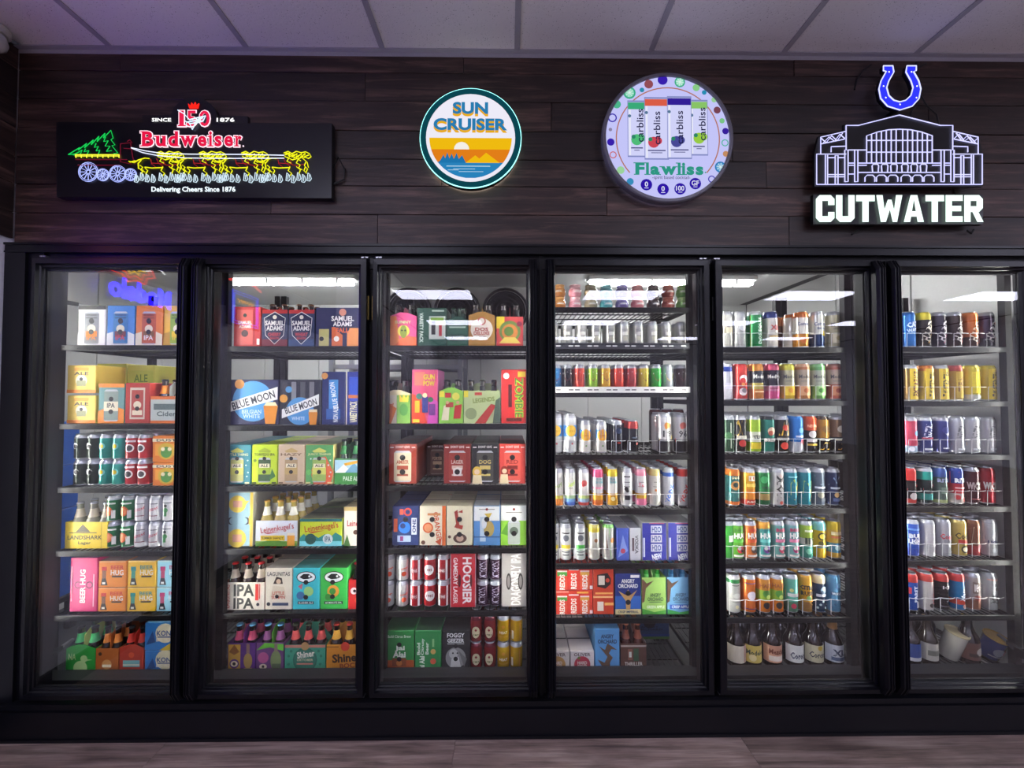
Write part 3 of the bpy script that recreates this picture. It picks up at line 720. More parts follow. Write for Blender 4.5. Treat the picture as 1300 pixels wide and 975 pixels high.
# --- stadium sign
UY = -.05
def cw(cx, cy, o=.004): return tuple(at(850 + cx * .34615, cy * .34615, UY) - Vector((0, o, 0)))
def cxz(cx, cy): p = cw(cx, cy, 0); return (p[0], p[2])
org4 = Vector(cw(840, 820, 0))
sg4 = thing('stadium_sign', org4, 'sign', 'white lit stadium outline with blue horseshoe above and white block lettering below')
def s4(q, name, mat, par=None, sm=False): return shift(q, org4).build(name, mat, par or sg4, sm)
half = [[(645, 552), (645, 462), (690, 462), (840, 424)], [(643, 484), (552, 505), (552, 566)], [(552, 530), (640, 512)], [(552, 508), (572, 525), (592, 500), (612, 518), (632, 490)], [(562, 525), (582, 504), (602, 520), (622, 494), (640, 510)],
        [(590, 560), (590, 540), (642, 538)], [(537, 678), (537, 567), (645, 567)], [(537, 678), (840, 678)], [(569, 676), (569, 570)], [(577, 676), (577, 570)], [(605, 676), (605, 572), (615, 572), (615, 676)],
        [(640, 668), (640, 552), (652, 552), (652, 668), (640, 668)], [(676, 668), (676, 552), (688, 552), (688, 668), (676, 668)], [(652, 552), (720, 552)], [(580, 580), (604, 580)], [(615, 580), (640, 580)], [(577, 642), (640, 642)], [(577, 650), (640, 650)], [(652, 600), (676, 600)], [(652, 608), (676, 608)],
        [(652, 640), (676, 640)], [(688, 600), (840, 600)], [(688, 608), (720, 608)], [(688, 634), (840, 634)], [(720, 600), (720, 500), (760, 486), (800, 478), (840, 476)], [(722, 517), (840, 517)], [(722, 560), (840, 560)]]
for x, yt in ((738, 494), (756, 488), (774, 483), (792, 480), (810, 478), (828, 477)): half.append([(x, yt), (x, 600)])
for x in (752, 786, 820): half.append([(x - 10, 634), (x - 12, 610), (x - 8, 604), (x + 8, 604), (x + 12, 610), (x + 10, 634)])
for x in (732, 774, 816): half.append([(x - 18, 668), (x - 18, 652), (x - 10, 644), (x + 10, 644), (x + 18, 652), (x + 18, 668)])
full = half + [[(1680 - x, y) for x, y in p] for p in half]
q = MB(); lines(q, full, cw, .0021, 'c4c4ff', 4); s4(q, 'stadium_outline', 'neon')
q = MB(); q.prism([cxz(x, y) for x, y in ((532, 684), (532, 562), (546, 500), (640, 478), (640, 456), (690, 456), (840, 418), (990, 456), (1040, 456), (1040, 478), (1134, 500), (1148, 562), (1148, 684))], UY, UY + .012, 'k'); s4(q, 'backing_plate', 'signblack')
for x, y in ((600, 640), (1080, 640), (840, 460), (700, 750), (980, 750), (840, 395)):
    q = MB(); a = cw(x, y, 0); q.tube([(a[0], UY + .01, a[2]), (a[0], .0, a[2])], .008, 8, 'k'); s4(q, 'standoff', 'blackdull')
q = MB()
BLK = dict(C=[[(1, 0), (4, 0), (5, 1), (5, 2.6), (3.3, 2.6), (3.3, 1.5), (1.7, 1.5), (1.7, 0.6)], [(0, 1), (1, 0), (1.7, .6), (1.7, 6.4), (1, 7), (0, 6)], [(1.7, 6.4), (1.7, 5.5), (3.3, 5.5), (3.3, 4.4), (5, 4.4), (5, 6), (4, 7), (1, 7)]],
    U=[[(0, 0), (1.7, 0), (1.7, 5.5), (1, 7), (0, 6)], [(1.7, 5.5), (3.3, 5.5), (4, 7), (1, 7)], [(3.3, 0), (5, 0), (5, 6), (4, 7), (3.3, 5.5)]],
    T=[[(0, 0), (5, 0), (5, 1.6), (0, 1.6)], [(1.65, 1.6), (3.35, 1.6), (3.35, 7), (1.65, 7)]],
    W=[[(0, 0), (1.7, 0), (2.6, 7), (1.2, 7)], [(2.6, 7), (1.9, 4.5), (3.1, 1.2), (4.1, 1.2), (4.1, 2.4)], [(3.1, 1.2), (4.1, 1.2), (5.6, 7), (4.4, 7)], [(5.6, 7), (4.4, 7), (5.3, 0), (7, 0)]],
    A=[[(0, 7), (1.8, 0), (2.9, 0), (1.7, 7)], [(2.5, 0), (3.6, 0), (5.4, 7), (3.7, 7)], [(1.6, 4.2), (3.8, 4.2), (3.9, 5.6), (1.5, 5.6)]],
    E=[[(0, 0), (1.7, 0), (1.7, 7), (0, 7)], [(1.7, 0), (4.6, 0), (4.6, 1.5), (1.7, 1.5)], [(1.7, 2.8), (4.2, 2.8), (4.2, 4.2), (1.7, 4.2)], [(1.7, 5.5), (4.6, 5.5), (4.6, 7), (1.7, 7)]],
    R=[[(0, 0), (1.7, 0), (1.7, 7), (0, 7)], [(1.7, 0), (4, 0), (5, 1), (3.3, 1.5), (1.7, 1.5)], [(5, 1), (5, 3.4), (4, 4.4), (3.3, 2.9), (3.3, 1.5)], [(1.7, 2.9), (3.3, 2.9), (4, 4.4), (1.7, 4.4)], [(2.2, 4.4), (3.8, 4.4), (5.2, 7), (3.5, 7)]])
xw = 0.; wid = [5, 5, 5, 7, 5.4, 5, 4.6, 5.2]; sc_ = (1146 - 533) / (sum(wid) + .42 * 7)
for ch_, wd in zip('CUTWATER', wid):
    for pg in BLK[ch_]: q.add([cw(533 + (xw + px) * sc_, 718 + py * 98 / 7, .006) for px, py in pg], [tuple(range(len(pg)))], 'e4fff4')
    xw += wd + .42
s4(q, 'white_lettering', 'letters')
q = MB(); q.prism([cxz(x, y) for x, y in ((528, 712), (1152, 712), (1152, 822), (528, 822))], UY + .002, UY + .02, 'k'); s4(q, 'lettering_plate', 'signblack')
ho = [(780, 245), (780, 263), (790, 266), (771, 300), (763, 330), (770, 365), (795, 393), (840, 407)]
hi = [(814, 245), (818, 268), (800, 300), (792, 325), (800, 354), (818, 371), (840, 377)]
sym = lambda p: (1680 - p[0], p[1])
q = MB()
oL = ho; iL = [hi[0], hi[1], hi[1], hi[2], hi[3], hi[4], hi[5], hi[6]]
for mr_ in (lambda p: p, sym):
    for i in range(7): q.add([cw(*mr_(p), .004) for p in (oL[i], oL[i + 1], iL[i + 1], iL[i])], [(0, 1, 2, 3)], '2a30e8')
s4(q, 'blue_horseshoe', 'neon')
q = MB(); loop = ho + [sym(p) for p in ho[-2::-1]] + [sym(p) for p in hi] + hi[-2::-1]
q.tube([cw(*p, .006) for p in loop], .0026, 5, 'c8ccff', True)
for x, y in ((800, 268), (780, 320), (788, 362), (840, 387), (900, 362), (902, 320), (882, 268)): q.add([cw(x + 3 * math.cos(k), y + 3 * math.sin(k), .007) for k in range(6)], [tuple(range(6))], 'ffffff')
s4(q, 'horseshoe_outline', 'neon')
q = MB(); q.prism([cxz(x, y) for x, y in ho + [sym(p) for p in ho[-2::-1]] + [sym(p) for p in hi] + hi[-2::-1]], UY + .001, UY + .014, 'k'); s4(q, 'horseshoe_plate', 'signblack')
for pth in ([(700, 310), (712, 270), (735, 235), (765, 214)], [(905, 430), (915, 390), (938, 360), (945, 300), (935, 250), (933, 205)], [(945, 330), (975, 370), (1010, 400), (1020, 450)], [(930, 230), (970, 210)], [(1150, 640), (1180, 632)], [(1150, 800), (1175, 798), (1185, 788)], [(690, 850), (720, 830), (770, 820)], [(1120, 835), (1140, 845), (1150, 830)]):
    q = MB(); q.tube([cw(x, y, -.035 if i else -.03) for i, (x, y) in enumerate(pth)], .004, 5, 'k'); s4(q, 'cord', 'cordmat')
q = MB(); q.tube([tuple(at(x, y, -.01) - Vector((0, .004, 0))) for x, y in ((421, 220), (430, 200), (438, 215), (437, 228), (424, 234))], .004, 5, 'k'); sp(q, 'cord', 'cordmat')

# --- neon signs on the left wall, seen as reflections in the first two doors
def lwp(Y, z, o=.02): return (XL + o, Y, z)
sg5 = thing('wall_neon_sign', (XL, -.63, 1.99), 'sign', 'blue script neon sign with orange flower on the white wall')
q = MB(); V, Fc = glyphs('Modelo', .03, 3)
q.add([(.035, -.2 + (x + .5) * .4, (y + .5) * .12 + .02) for x, y in V], Fc, '1808ff'); q.build('blue_lettering', emit('neon_blue', 34.0), sg5)
q = MB(); q.box(.01, .02, -.2, .2, .0, .15); q.box(.0, .012, -.15, -.13, .05, .1); q.box(.0, .012, .13, .15, .05, .1); q.build('backing', 'signblack', sg5)
q = MB()
for k in range(3):
    r0 = .05 + .025 * k
    q.tube([(.03, .06 + (r0 + .012 * (-1) ** j) * math.cos(j * math.pi / 9) * 1.4,   .235 + (r0 + .012 * (-1) ** j) * math.sin(j * math.pi / 9)) for j in range(18)], .005, 5, ['ffd020', 'ff5a18', 'ff3010'][k], True)
q.build('orange_flower', 'neonhot', sg5)
q = MB(); q.tube([(.03, -.16 + .03 * k, .24 + .02 * math.sin(k)) for k in range(7)], .005, 5, 'ffffff'); q.tube([(.03, -.12 + .03 * k, .28 + .015 * math.cos(k)) for k in range(6)], .005, 5, 'ffffff'); q.build('white_line', 'neonhot', sg5)
sg6 = thing('wall_neon_sign', (XL, -1.58, 2.04), 'sign', 'blue framed neon sign with red arc further along the white wall')
q = MB()
for a, b in ((0, 0), (.02, .02)):
    q.tube([(.03, -.16 + a, .0 + b), (.03, .16 - a, .0 + b), (.03, .16 - a, .26 - b), (.03, -.16 + a, .26 - b)], .006, 5, '1a30ff', True)
q.build('blue_frame', 'neonhot', sg6)
q = MB(); q.tube([(.03, -.1 + .02 * k, .19 + .012 * (-1) ** k) for k in range(11)], .006, 5, 'ffb010'); q.build('yellow_line', 'neonhot', sg6)
q = MB(); q.tube([(.03, .2 - .04 * k, .33 + .04 * math.sin(k * math.pi / 10)) for k in range(11)], .01, 5, 'ff4038'); q.build('red_arc', 'neonhot', sg6)
q = MB(); q.box(.004, .02, -.2, .2, -.02, .4); q.build('backing', 'signblack', sg6)

# --- ceiling security camera
p = at(2, 60, -.1)
t = thing('security_camera', (p.x - .03, -.12, CEIL - .003), 'camera', 'white turret security camera in the ceiling corner')
q = MB(); q.lathe([(.062, 0, 'w'), (.062, -.02, 'w'), (.055, -.028, 'w')], 24); q.build('base', 'whiteplastic', t, True)
q = MB(); q.lathe([(.01, -.100, 'w'), (.034, -.094, 'w'), (.05, -.08, 'w'), (.055, -.06, 'w'), (.05, -.035, 'w'), (.04, -.026, 'w')], 24); bl = q.build('ball', 'whiteplastic', t, True)
q = MB(); q.tube([(0.012, -.04, -.072), (.016, -.058, -.078)], .026, 18, 'w'); q.build('lens_ring', 'whiteplastic', t)
q = MB(); q.tube([(.016, -.057, -.078), (.0165, -.060, -.0785)], .018, 18, 'k'); q.build('lens', 'lens', t)

# ================================================================ shelves
PF = .15       # plane of the product fronts
SHY = {1: [440, 538, 617, 696, 776, 856], 2: [441, 540, 615.5, 694, 774.5, 854], 3: [440, 538.5, 615.5, 694, 773, 853.5], 4: [391.5, 443, 498, 577, 645.5, 714.5, 783, 855.5],
       5: [441.5, 509, 577, 645.5, 714, 783.5, 854], 6: [441, 510, 578, 644, 712, 782, 853]}
SZ = {d: [az(y, .14) for y in ys] for d, ys in SHY.items()}
ORD = ['first', 'second', 'third', 'fourth', 'fifth', 'sixth', 'seventh', 'eighth', 'ninth', 'tenth', 'eleventh', 'twelfth', 'thirteenth', 'fourteenth', 'fifteenth', 'sixteenth']
UN = {}; SHELF = {}
for d in range(1, 7):
    x0, x1 = CEN[d - 1] + .003, CEN[d] - .003
    xc = (x0 + x1) / 2; h = (x1 - x0) / 2
    u = thing('shelving_unit', (xc, .13, 0), 'shelving', 'black wire shelving unit with slotted posts behind the %s glass door' % ORD[d - 1])
    UN[d] = (u, xc, h)
    for sx in (-1, 1):
        for y in (.0, .50):
            q = MB(); a = sx * (h - .016); q.box(a - .016, a + .016, y - .012, y + .018, 0, 2.06)
            if y == 0:
                for k in range(44): q.box(a - .004, a + .004, y - .0125, y - .0119, .2 + k * .042, .2 + k * .042 + .016, 'e')
            pm = q.build('post', M['blackdull'], u)
    for i, z in enumerate(SZ[d]):
        q = MB(); q.cbox(-h + .03, h - .03, -.012, .0, z - .024, z + .002, 'k', .002); q.box(-h + .03, h - .03, .5, .508, z - .02, z)
        for sx in (-1, 1): q.box(sx * (h - .034) - .004, sx * (h - .034) + .004, 0, .5, z - .022, z)
        for k in range(4): q.box(-h * .75 + k * h * .5 - .02, -h * .75 + k * h * .5 + .02, -.0135, -.012, z - .018, z - .012)
        s = q.build('shelf', 'shelfblack', u); SHELF[d, i] = s
        q = MB()
        for k in range(26): x = -h + .05 + (2 * h - .1) * k / 25; q.box(x - .0016, x + .0016, 0, .5, z - .006, z - .0025)
        for y in (.12, .25, .38): q.box(-h + .03, h - .03, y - .002, y + .002, z - .012, z - .006)
        stuff(q.build('deck_wires', 'darkwire', s))
def price_rail(d, i, c, marks):
    u, xc, h = UN[d]; z = SZ[d][i]
    q = MB(); q.cbox(-h + .03, h - .03, -.02, -.012, z - .002, z + .026, c, .001)
    k = 0
    for j in range(22):
        x = -h + .06 + j * (2 * h - .12) / 21
        if j % 3 < 2: q.box(x - .011, x + .011, -.0205, -.0199, z + .009, z + .014, marks)
    q.build('price_rail', 'rail', SHELF[d, i])
price_rail(4, 1, 'd', 'w'); price_rail(4, 2, 'w', 'd')
for sx in (0,): pass
# door closer arms seen through the first and sixth doors
def arm(x0, y0, x1, y1, label, Y0=.09, Y1=.3):
    a, b = at(x0, y0, Y0), at(x1, y1, Y1)
    t = thing('closer_arm', a, 'arm', label)
    v = b - a
    q = MB(); q.tube([(0, 0, 0), tuple(v * .55)], .013, 4); q.build('arm_bar', 'blackdull', t)
    q = MB(); q.tube([tuple(v * .5), tuple(v)], .008, 6); q.build('rod', 'steel', t)
    q = MB(); q.box(-.012, .012, -.02, .02, -.018, .018); q.build('bracket', 'blackdull', t)
arm(64, 380, 122, 391, 'black door closer arm above the first row of cartons', .1, .34)
arm(57, 836, 92, 812, 'black hold-open arm low behind the first glass door', .05, .2)
arm(1297, 829, 1268, 806, 'black hold-open arm low behind the sixth glass door', .07, .2)

# ================================================================ products
ITEMS = []     # (door, row, x, z, root, description)
SHELFWORD = ['top', 'second', 'third', 'fourth', 'fifth', 'sixth', 'seventh', 'eighth']
def note(d, r, x, z, root, desc, tier=''): ITEMS.append((d, r, x, z, root, desc, tier))
_mc = {}
def cached(k, fn):
    if k not in _mc: _mc[k] = fn()
    return _mc[k]
def can_meshes(dm, h, base, bands, ops, top):
    r = dm / 2
    key = (dm, h, base, tuple(bands), repr(ops), top)
    def mk():
        zb, zt = .008, h - .020
        lv = sorted({0., 1.} | {v for b in bands for v in b[:2]})
        pr = [(r * .70, 0, 's'), (r * .76, .001, 's'), (r * .97, .006, 's'), (r, zb, 's')]
        for a, b in zip(lv, lv[1:]):
            c = base
            for v0, v1, cc in bands:
                if v0 <= (a + b) / 2 <= v1: c = cc
            pr.append((r, zb + (zt - zb) * b, c))
        pr += [(r * .95, h - .013, top), (r * .83, h - .004, top), (r * .80, h - .003, 's')]
        q = MB(); q.lathe(pr, 18, cap1=False); body = q.mesh('can_body', 'can', True)
        pm = None
        if ops:
            W, H = 2.618 * r, zt - zb
            def mp(u, v, o):
                t = (u - .5) * 2.618
                return ((r + .0003 + o) * math.sin(t), -(r + .0003 + o) * math.cos(t), zb + v * H)
            q = MB(); draw(q, ops, mp, W, H, True, res=1); pm = q.mesh('can_print', 'ink')
        return body, pm
    def mkl():
        q = MB(); q.lathe([(r * .80, h - .005, 's'), (r * .83, h - .002, 's'), (r * .80, h, 's'), (r * .76, h - .001, 's'), (r * .73, h - .005, 's')], 18, cap0=False)
        lid = q.mesh('can_lid', 'lid', True)
        q = MB(); q.cbox(-r * .2, r * .2, -r * .45, r * .25, h - .0048, h - .0032, 's', .0006); tab = q.mesh('can_tab', 'lid')
        return lid, tab
    return cached(key, mk) + cached(('lid', dm, h), mkl)
NCAN = [0]; MASS = []
def place_can(loc, dm, h, base, bands=(), ops=(), top='s', name='beverage_can', rot=None, tab=True):
    body, pm, lid, tb = can_meshes(dm, h, base, bands, ops, top)
    t = thing(name, loc, 'can'); t.rotation_euler.z = random.uniform(-.14, .14) if rot is None else rot
    put(body, 'body', t)
    if pm: put(pm, 'print', t)
    l = put(lid, 'lid', t)
    if tab: put(tb, 'tab', l)
    NCAN[0] += 1
    return t
def cans(d, r, dm, h, items, back=0, indiv=1, Y=PF, dz=.0, tier='', pitch=None, grp='cans'):
    """items: (px centre, base, desc, bands, ops, top[, back])"""
    z = SZ[d][r - 1] + .0028 + dz
    for it in items:
        px, base, desc, bands, ops, top = it[:6]
        nb = it[6] if len(it) > 6 else back
        py = SHY[d][r - 1]
        x = ax(px, Y + dm / 2, py)
        t = place_can((x, Y + dm / 2, z), dm, h, base, bands, ops, top)
        t['group'] = '%s on the %s shelf of the %s glass door' % (grp, SHELFWORD[r - 1], ORD[d - 1])
        note(d, r, x, z, t, desc, tier)
        p = (pitch or dm * 1.015)
        for k in range(1, nb + 1):
            yy = Y + dm / 2 + p * k
            jx = x + random.uniform(-.002, .002)
            if k <= indiv:
                t = place_can((jx, yy, z), dm, h, base, bands, (), top)
                t['group'] = '%s in rows behind the front of the %s shelf, %s door' % (grp, SHELFWORD[r - 1], ORD[d - 1])
                note(d, r, x, z, t, desc, tier + '|' + ORD[k])
            else: MASS.append((jx, yy, z, dm, h, base, top))
def loop_wires(d, r, dm, h, pxs, Y=PF, frac=.40):
    z = SZ[d][r - 1] + h * frac
    u, xc, hw = UN[d]
    lo = xc - hw + .032; hi_ = xc + hw - .032
    for px in pxs:
        x = ax(px, Y + dm / 2, SHY[d][r - 1])
        w_ = dm * .54
        l, rr = max(x - w_, lo), min(x + w_, hi_)
        path = [(l + (rr - l) * k / 6 - xc, Y - .13 - .004 - .010 * math.sin(math.pi * k / 6), z) for k in range(7)]
        q = MB(); q.tube(path, .0016, 4, 'w')
        b = Vector(path[0]); q.tube([path[0], (path[0][0], path[0][1] + .002, SZ[d][r - 1] + .002)], .0013, 3, 'w')
        q.build('lane_wire', 'wire', SHELF[d, r - 1])

# ---- cartons
def carton(d, r, x0, y0, x1, y1, desc, face, ops, top=None, side=None, depth=.2, Y=PF, back=0, tier='', name='drink_carton', dz=None, lug=True):
    xa, xb = ax(x0, Y, y1), ax(x1, Y, y1)
    zb = SZ[d][r - 1] + .003
    if dz is not None: zb = az(y1, Y)
    zt = az(y0, Y)
    W, H = xb - xa - .0015, zt - zb
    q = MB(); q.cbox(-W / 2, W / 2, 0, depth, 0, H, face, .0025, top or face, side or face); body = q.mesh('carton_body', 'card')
    q = MB(); draw(q, ops, lambda u, v, o: (-W / 2 + W * u, -o, H * v), W, H, res=2)
    # top flap seam
    draw(q, [R(.0, .48, 1, .52, 'd')], lambda u, v, o: (-W / 2 + W * u, depth * v, H + o), W, depth)
    pr = q.mesh('carton_print', 'card')
    for k in range(back + 1):
        t = thing(name, ((xa + xb) / 2, Y + k * (depth + .004), zb), 'carton')
        put(body, 'body', t); put(pr, 'print', t)
        t['group'] = 'cartons on the %s shelf of the %s glass door' % (SHELFWORD[r - 1], ORD[d - 1])
        note(d, r, (xa + xb) / 2, zb, t, desc, tier + ('|' + ORD[k] if k else ''))
    return t

# ---- bottles
def bottle(loc, glass='3a1c0c', cap='k', neck='w', h=.222, dm=.06, label=None, foil=False):
    r = dm / 2; s = h / .222
    def mk():
        q = MB(); q.lathe([(r * .9, 0, glass), (r, .003, glass), (r, .112 * s, glass), (r * .93, .125 * s, glass), (r * .62, .150 * s, glass), (r * .46, .172 * s, glass), (r * .42, .205 * s, glass), (r * .46, .207 * s, glass), (r * .46, .212 * s, glass), (r * .4, .214 * s, glass)], 16)
        return q.mesh('bottle_glass', 'glassware', True)
    def mkc():
        q = MB(); e = r * .44
        q.lathe([(e * 1.12, .2115 * s, cap), (e * 1.16, .213 * s, cap), (e * 1.0, .2185 * s, cap), (e * .85, .220 * s, cap)], 14); return q.mesh('bottle_cap', 'cap', True)
    def mkf():
        q = MB(); e = r
        q.lathe([(e * .50, .168 * s, cap), (e * .48, .17 * s, cap), (e * .46, .205 * s, cap), (e * .50, .208 * s, cap), (e * .48, .219 * s, cap), (e * .3, .222 * s, cap)], 14); return q.mesh('foil_cap', 'cap', True)
    def mkn():
        q = MB(); q.lathe([(r * .70, .146 * s, neck), (r * .56, .162 * s, neck), (r * .485, .174 * s, neck), (r * .455, .188 * s, neck)], 14, cap0=False, cap1=False); return q.mesh('neck_label', 'card', True)
    t = thing('bottle', loc, 'bottle')
    t.rotation_euler.z = random.uniform(-.5, .5) if not label else random.uniform(-.12, .12)
    put(cached(('bg', glass, h, dm), mk), 'glass', t)
    if foil: put(cached(('bf', cap, h, dm), mkf), 'foil_cap', t)
    else: put(cached(('bc', cap, h, dm), mkc), 'cap', t)
    if neck: put(cached(('bn', neck, h, dm), mkn), 'neck_label', t)
    if label:
        lc, ops = label
        def mkl():
            q = MB(); rr = r * 1.006; z0, z1 = .025 * s, .105 * s
            for k in range(12):
                t0, t1 = -1.4 + 2.8 * k / 12, -1.4 + 2.8 * (k + 1) / 12
                q.add([(rr * math.sin(t0), -rr * math.cos(t0), z0), (rr * math.sin(t1), -rr * math.cos(t1), z0), (rr * math.sin(t1), -rr * math.cos(t1), z1), (rr * math.sin(t0), -rr * math.cos(t0), z1)], [(0, 1, 2, 3)], lc)
            draw(q, ops, lambda u, v, o: ((rr + .0004 + o) * math.sin((u - .5) * 2.6), -(rr + .0004 + o) * math.cos((u - .5) * 2.6), z0 + (z1 - z0) * v), 2.6 * rr, z1 - z0, True, res=1)
            return q.mesh('bottle_label', 'card')
        put(cached(('bl', lc, repr(ops), h, dm), mkl), 'label', t)
    return t

# ---- bottle carriers
def carrier(d, r, x0, y0, x1, y1, desc, short, face, ops, ncol=2, nrow=2, glass='3a1c0c', cap='k', neck='w', side=None, peak=True, handle=None, Y=PF, toph=None, depth=None, hh=.212, tall=0, handle_top=None):
    xa, xb = ax(x0, Y, y1), ax(x1, Y, y1)
    zb = SZ[d][r - 1] + .003
    zt = az(y0, Y)
    W, H = xb - xa - .002, zt - zb
    depth = depth or .065 * (max(3, nrow) if ncol == 2 else nrow) + .012
    side = side or face
    pk = .018 if peak else 0
    Hs = H - pk
    t = thing('bottle_carrier', ((xa + xb) / 2, Y, zb), 'carrier')
    q = MB(); th = .002
    if peak: q.prism([(-W / 2, 0), (W / 2, 0), (W / 2, Hs), (W * .12, H), (-W * .12, H), (-W / 2, Hs)], 0, th, face)
    else: q.box(-W / 2, W / 2, 0, th, 0, Hs, face)
    q.box(-W / 2, W / 2, depth - th, depth, 0, Hs, side); q.box(-W / 2, -W / 2 + th, th, depth - th, 0, Hs, side); q.box(W / 2 - th, W / 2, th, depth - th, 0, Hs, side); q.box(-W / 2, W / 2, th, depth - th, 0, .002, side)
    q.build('body', 'card', t)
    q = MB(); draw(q, ops, lambda u, v, o: (-W / 2 + W * u, -o, Hs * v), W, Hs, res=2); q.build('print', 'card', t)
    ht = handle_top or .197
    q = MB()
    if handle == 'none': pass
    elif ncol == 2: q.add([(0.0 + e, y, z) for e in (-.001, .001) for y, z in ((.012, .02), (depth - .012, .02), (depth - .02, ht - .02), (depth - .045, ht), (.04, ht), (.016, ht - .02))], [(0, 1, 2, 3, 4, 5), (11, 10, 9, 8, 7, 6)] + [(i, (i + 1) % 6, (i + 1) % 6 + 6, i + 6) for i in range(6)], handle or face)
    else: q.prism([(-W * .48, .02), (W * .48, .02), (W * .48, Hs), (W * .2, ht), (-W * .2, ht), (-W * .48, Hs)], depth / 2 - .001, depth / 2 + .001, handle or face)
    if handle != 'none': q.build('handle', 'card', t)
    t['group'] = 'bottle carriers on the %s shelf of the %s glass door' % (SHELFWORD[r - 1], ORD[d - 1])
    xc = (xa + xb) / 2
    note(d, r, xc, zb, t, desc)
    pw = (W - .006) / ncol
    dmb = min(.06, pw - .001)
    for j in range(nrow):
        for i in range(ncol):
            bx = xc - W / 2 + .003 + pw * (i + .5); by = Y + th + .0015 + dmb / 2 + j * (dmb + .0035 + (.0045 if ncol == 3 and j else 0))
            b = bottle((bx, by, zb + .0025), glass, cap, neck, hh, dmb)
            b['label'] = '%s bottle, %s row, in the %s, %s shelf of %s door' % (['first', 'second', 'third'][i], ['front', 'second', 'third', 'fourth', 'fifth'][j], short, SHELFWORD[r - 1], ORD[d - 1])
            b['group'] = 'bottles standing in the carriers'
    return t

# ---------------------------------------------------------------- first door
def brew(c0, c1, cc, acc, tx):   # carton with a printed can
    return [P([(0, 0), (1, 0), (1, .28), (.55, .42), (0, .3)], c1)] + canpic(.5, .44, .52, .82, cc, 's') + [C(.5, .42, .15, 'c'), R(.3, .22, .7, .36, acc), T('IPA', .5, .2, .34, .12, tx), T('VOODOO', .5, .76, .4, .06, 'k'), R(.3, .68, .7, .695, 'k')] + hl(.5, .62, .34)
carton(1, 1, 98, 389, 134, 438, 'white carton with black band and grey can picture', 'w', [R(0, .9, 1, 1, 'k')] + brew('w', 'w', 'e', 'o', 'o'), 'k')
carton(1, 1, 135, 389, 170.5, 438, 'sky blue carton with a printed can', '3f86cf', brew('u', 'w', '2f7fb8', 'm', 'r'), '2f6db0')
carton(1, 1, 171.5, 389, 206, 438, 'orange carton with a printed can', 'e8842f', brew('o', 'c', 'c85a2a', '8a5a2a', 'w'), 'w')
carton(1, 1, 207, 389, 243, 438, 'yellow carton with a green printed can', 'f0b828', brew('y', 'a', '9ab83a', 'y', 'y'), 'o')
ye = [R(0, 0, 1, .12, 'o'), C(.5, .45, .2, 'c'), R(.34, .25, .66, .45, '9a9a70'), R(.25, .8, .75, .92, 'e0a030'), T('ALE', .5, .7, .5, .12, 'd')] + hl(.5, .5, r=.06)
carton(1, 2, 84.5, 502, 121.5, 536, 'yellow carton with small can print', 'edc95a', ye, 'y', tier='lower')
carton(1, 2, 84.5, 464, 121.5, 499, 'yellow carton with small can print', 'edc95a', ye, 'd8c84a', tier='upper', dz=1)
gy = [R(.05, .2, .95, .8, 'c4cc50'), T('ALE', .5, .5, .5, .3, '6a8a2a')]
carton(1, 2, 122, 462, 160, 497, 'lime yellow carton far back', 'd4d058', gy, Y=.30, dz=1, tier='upper')
carton(1, 2, 161, 464, 196, 497, 'pale lime carton far back', 'd4d058', gy, Y=.30, dz=1, tier='upper')
carton(1, 2, 124, 487, 157.5, 536, 'teal carton with orange hills', '6a9a98', [R(0, .9, 1, 1, 'o'), P([(0, 0), (1, 0), (1, .35), (.5, .45), (0, .3)], 'o')] + canpic(.5, .45, .55, .8, '8a9a90', 's', 'c') + [T('IPA', .5, .45, .3, .12, 'd')], 'y')
carton(1, 2, 158, 486, 190, 536, 'red carton with pale can outline', 'b8352a', [R(.2, .1, .8, .88, 'd8cdb8'), R(.26, .15, .74, .82, 'b8453a'), C(.5, .45, .16, 'c'), R(.3, .2, .7, .32, 'c')] + hl(.5, .66, .36), 'w')
carrier(1, 2, 190.5, 503, 232, 536, 'clear pale carrier with orange stripes', 'orange striped carrier', 'b9c2bd', [R(0, .88, 1, 1, 'e0702a'), R(0, 0, 1, .1, 'e0702a'), R(.1, .5, .9, .72, '5a6a68'), T('Cider', .5, .35, .6, .18, '4a5a58')], 2, 2, '2a1208', 'k', 'o', peak=False)
CAN2 = []
def two(d, r, dm, h, items, back=3, gap=.001):
    cans(d, r, dm, h, items, back, 1, tier='lower', grp='stacked cans')
    cans(d, r, dm, h, items, back, 1, dz=h + gap, tier='upper', grp='stacked cans')
bg = [P([(0, 0), (1, 0), (1, .6), (0, .25)], '2f9a3a'), C(.45, .62, .17, 'w'), C(.5, .6, .12, 'k')]
tl = [P([(0, 0), (1, 0), (1, .5), (0, .3)], 'd8d030'), C(.5, .6, .2, 'q'), C(.5, .6, .12, 'y')]
rd = [C(.5, .5, .24, 'w'), C(.5, .5, .17, '3a3a3a'), R(.2, .8, .8, .9, 'w')]
two(1, 3, .063, .123, [(104.5, '2a352c', 'black and green can', (), bg, 's'), (121, '2a352c', 'black and green can beside the teal one', (), bg, 's'), (136.5, '2a9a8a', 'teal can with yellow base', (), tl, 's'), (153, '35a898', 'lighter teal can with yellow base', (), tl, 's'), (169.5, 'c02a2c', 'red can with white disc', (), rd, 's'), (185, 'c02a2c', 'red can with white disc near the orange cartons', (), rd, 's')], 3)
sd = [R(0, .78, 1, .9, 'c'), R(.1, .25, .9, .7, 'f0a030'), C(.5, .42, .3, 'd8b030'), C(.5, .38, .2, '4a8a3a'), C(.38, .5, .07, 'c'), C(.62, .5, .07, 'c'), T('DUST', .5, .84, .7, .1, 'd')]
carton(1, 3, 193, 586.5, 229, 617, 'orange carton with green face print', 'e07a1c', sd, tier='lower')
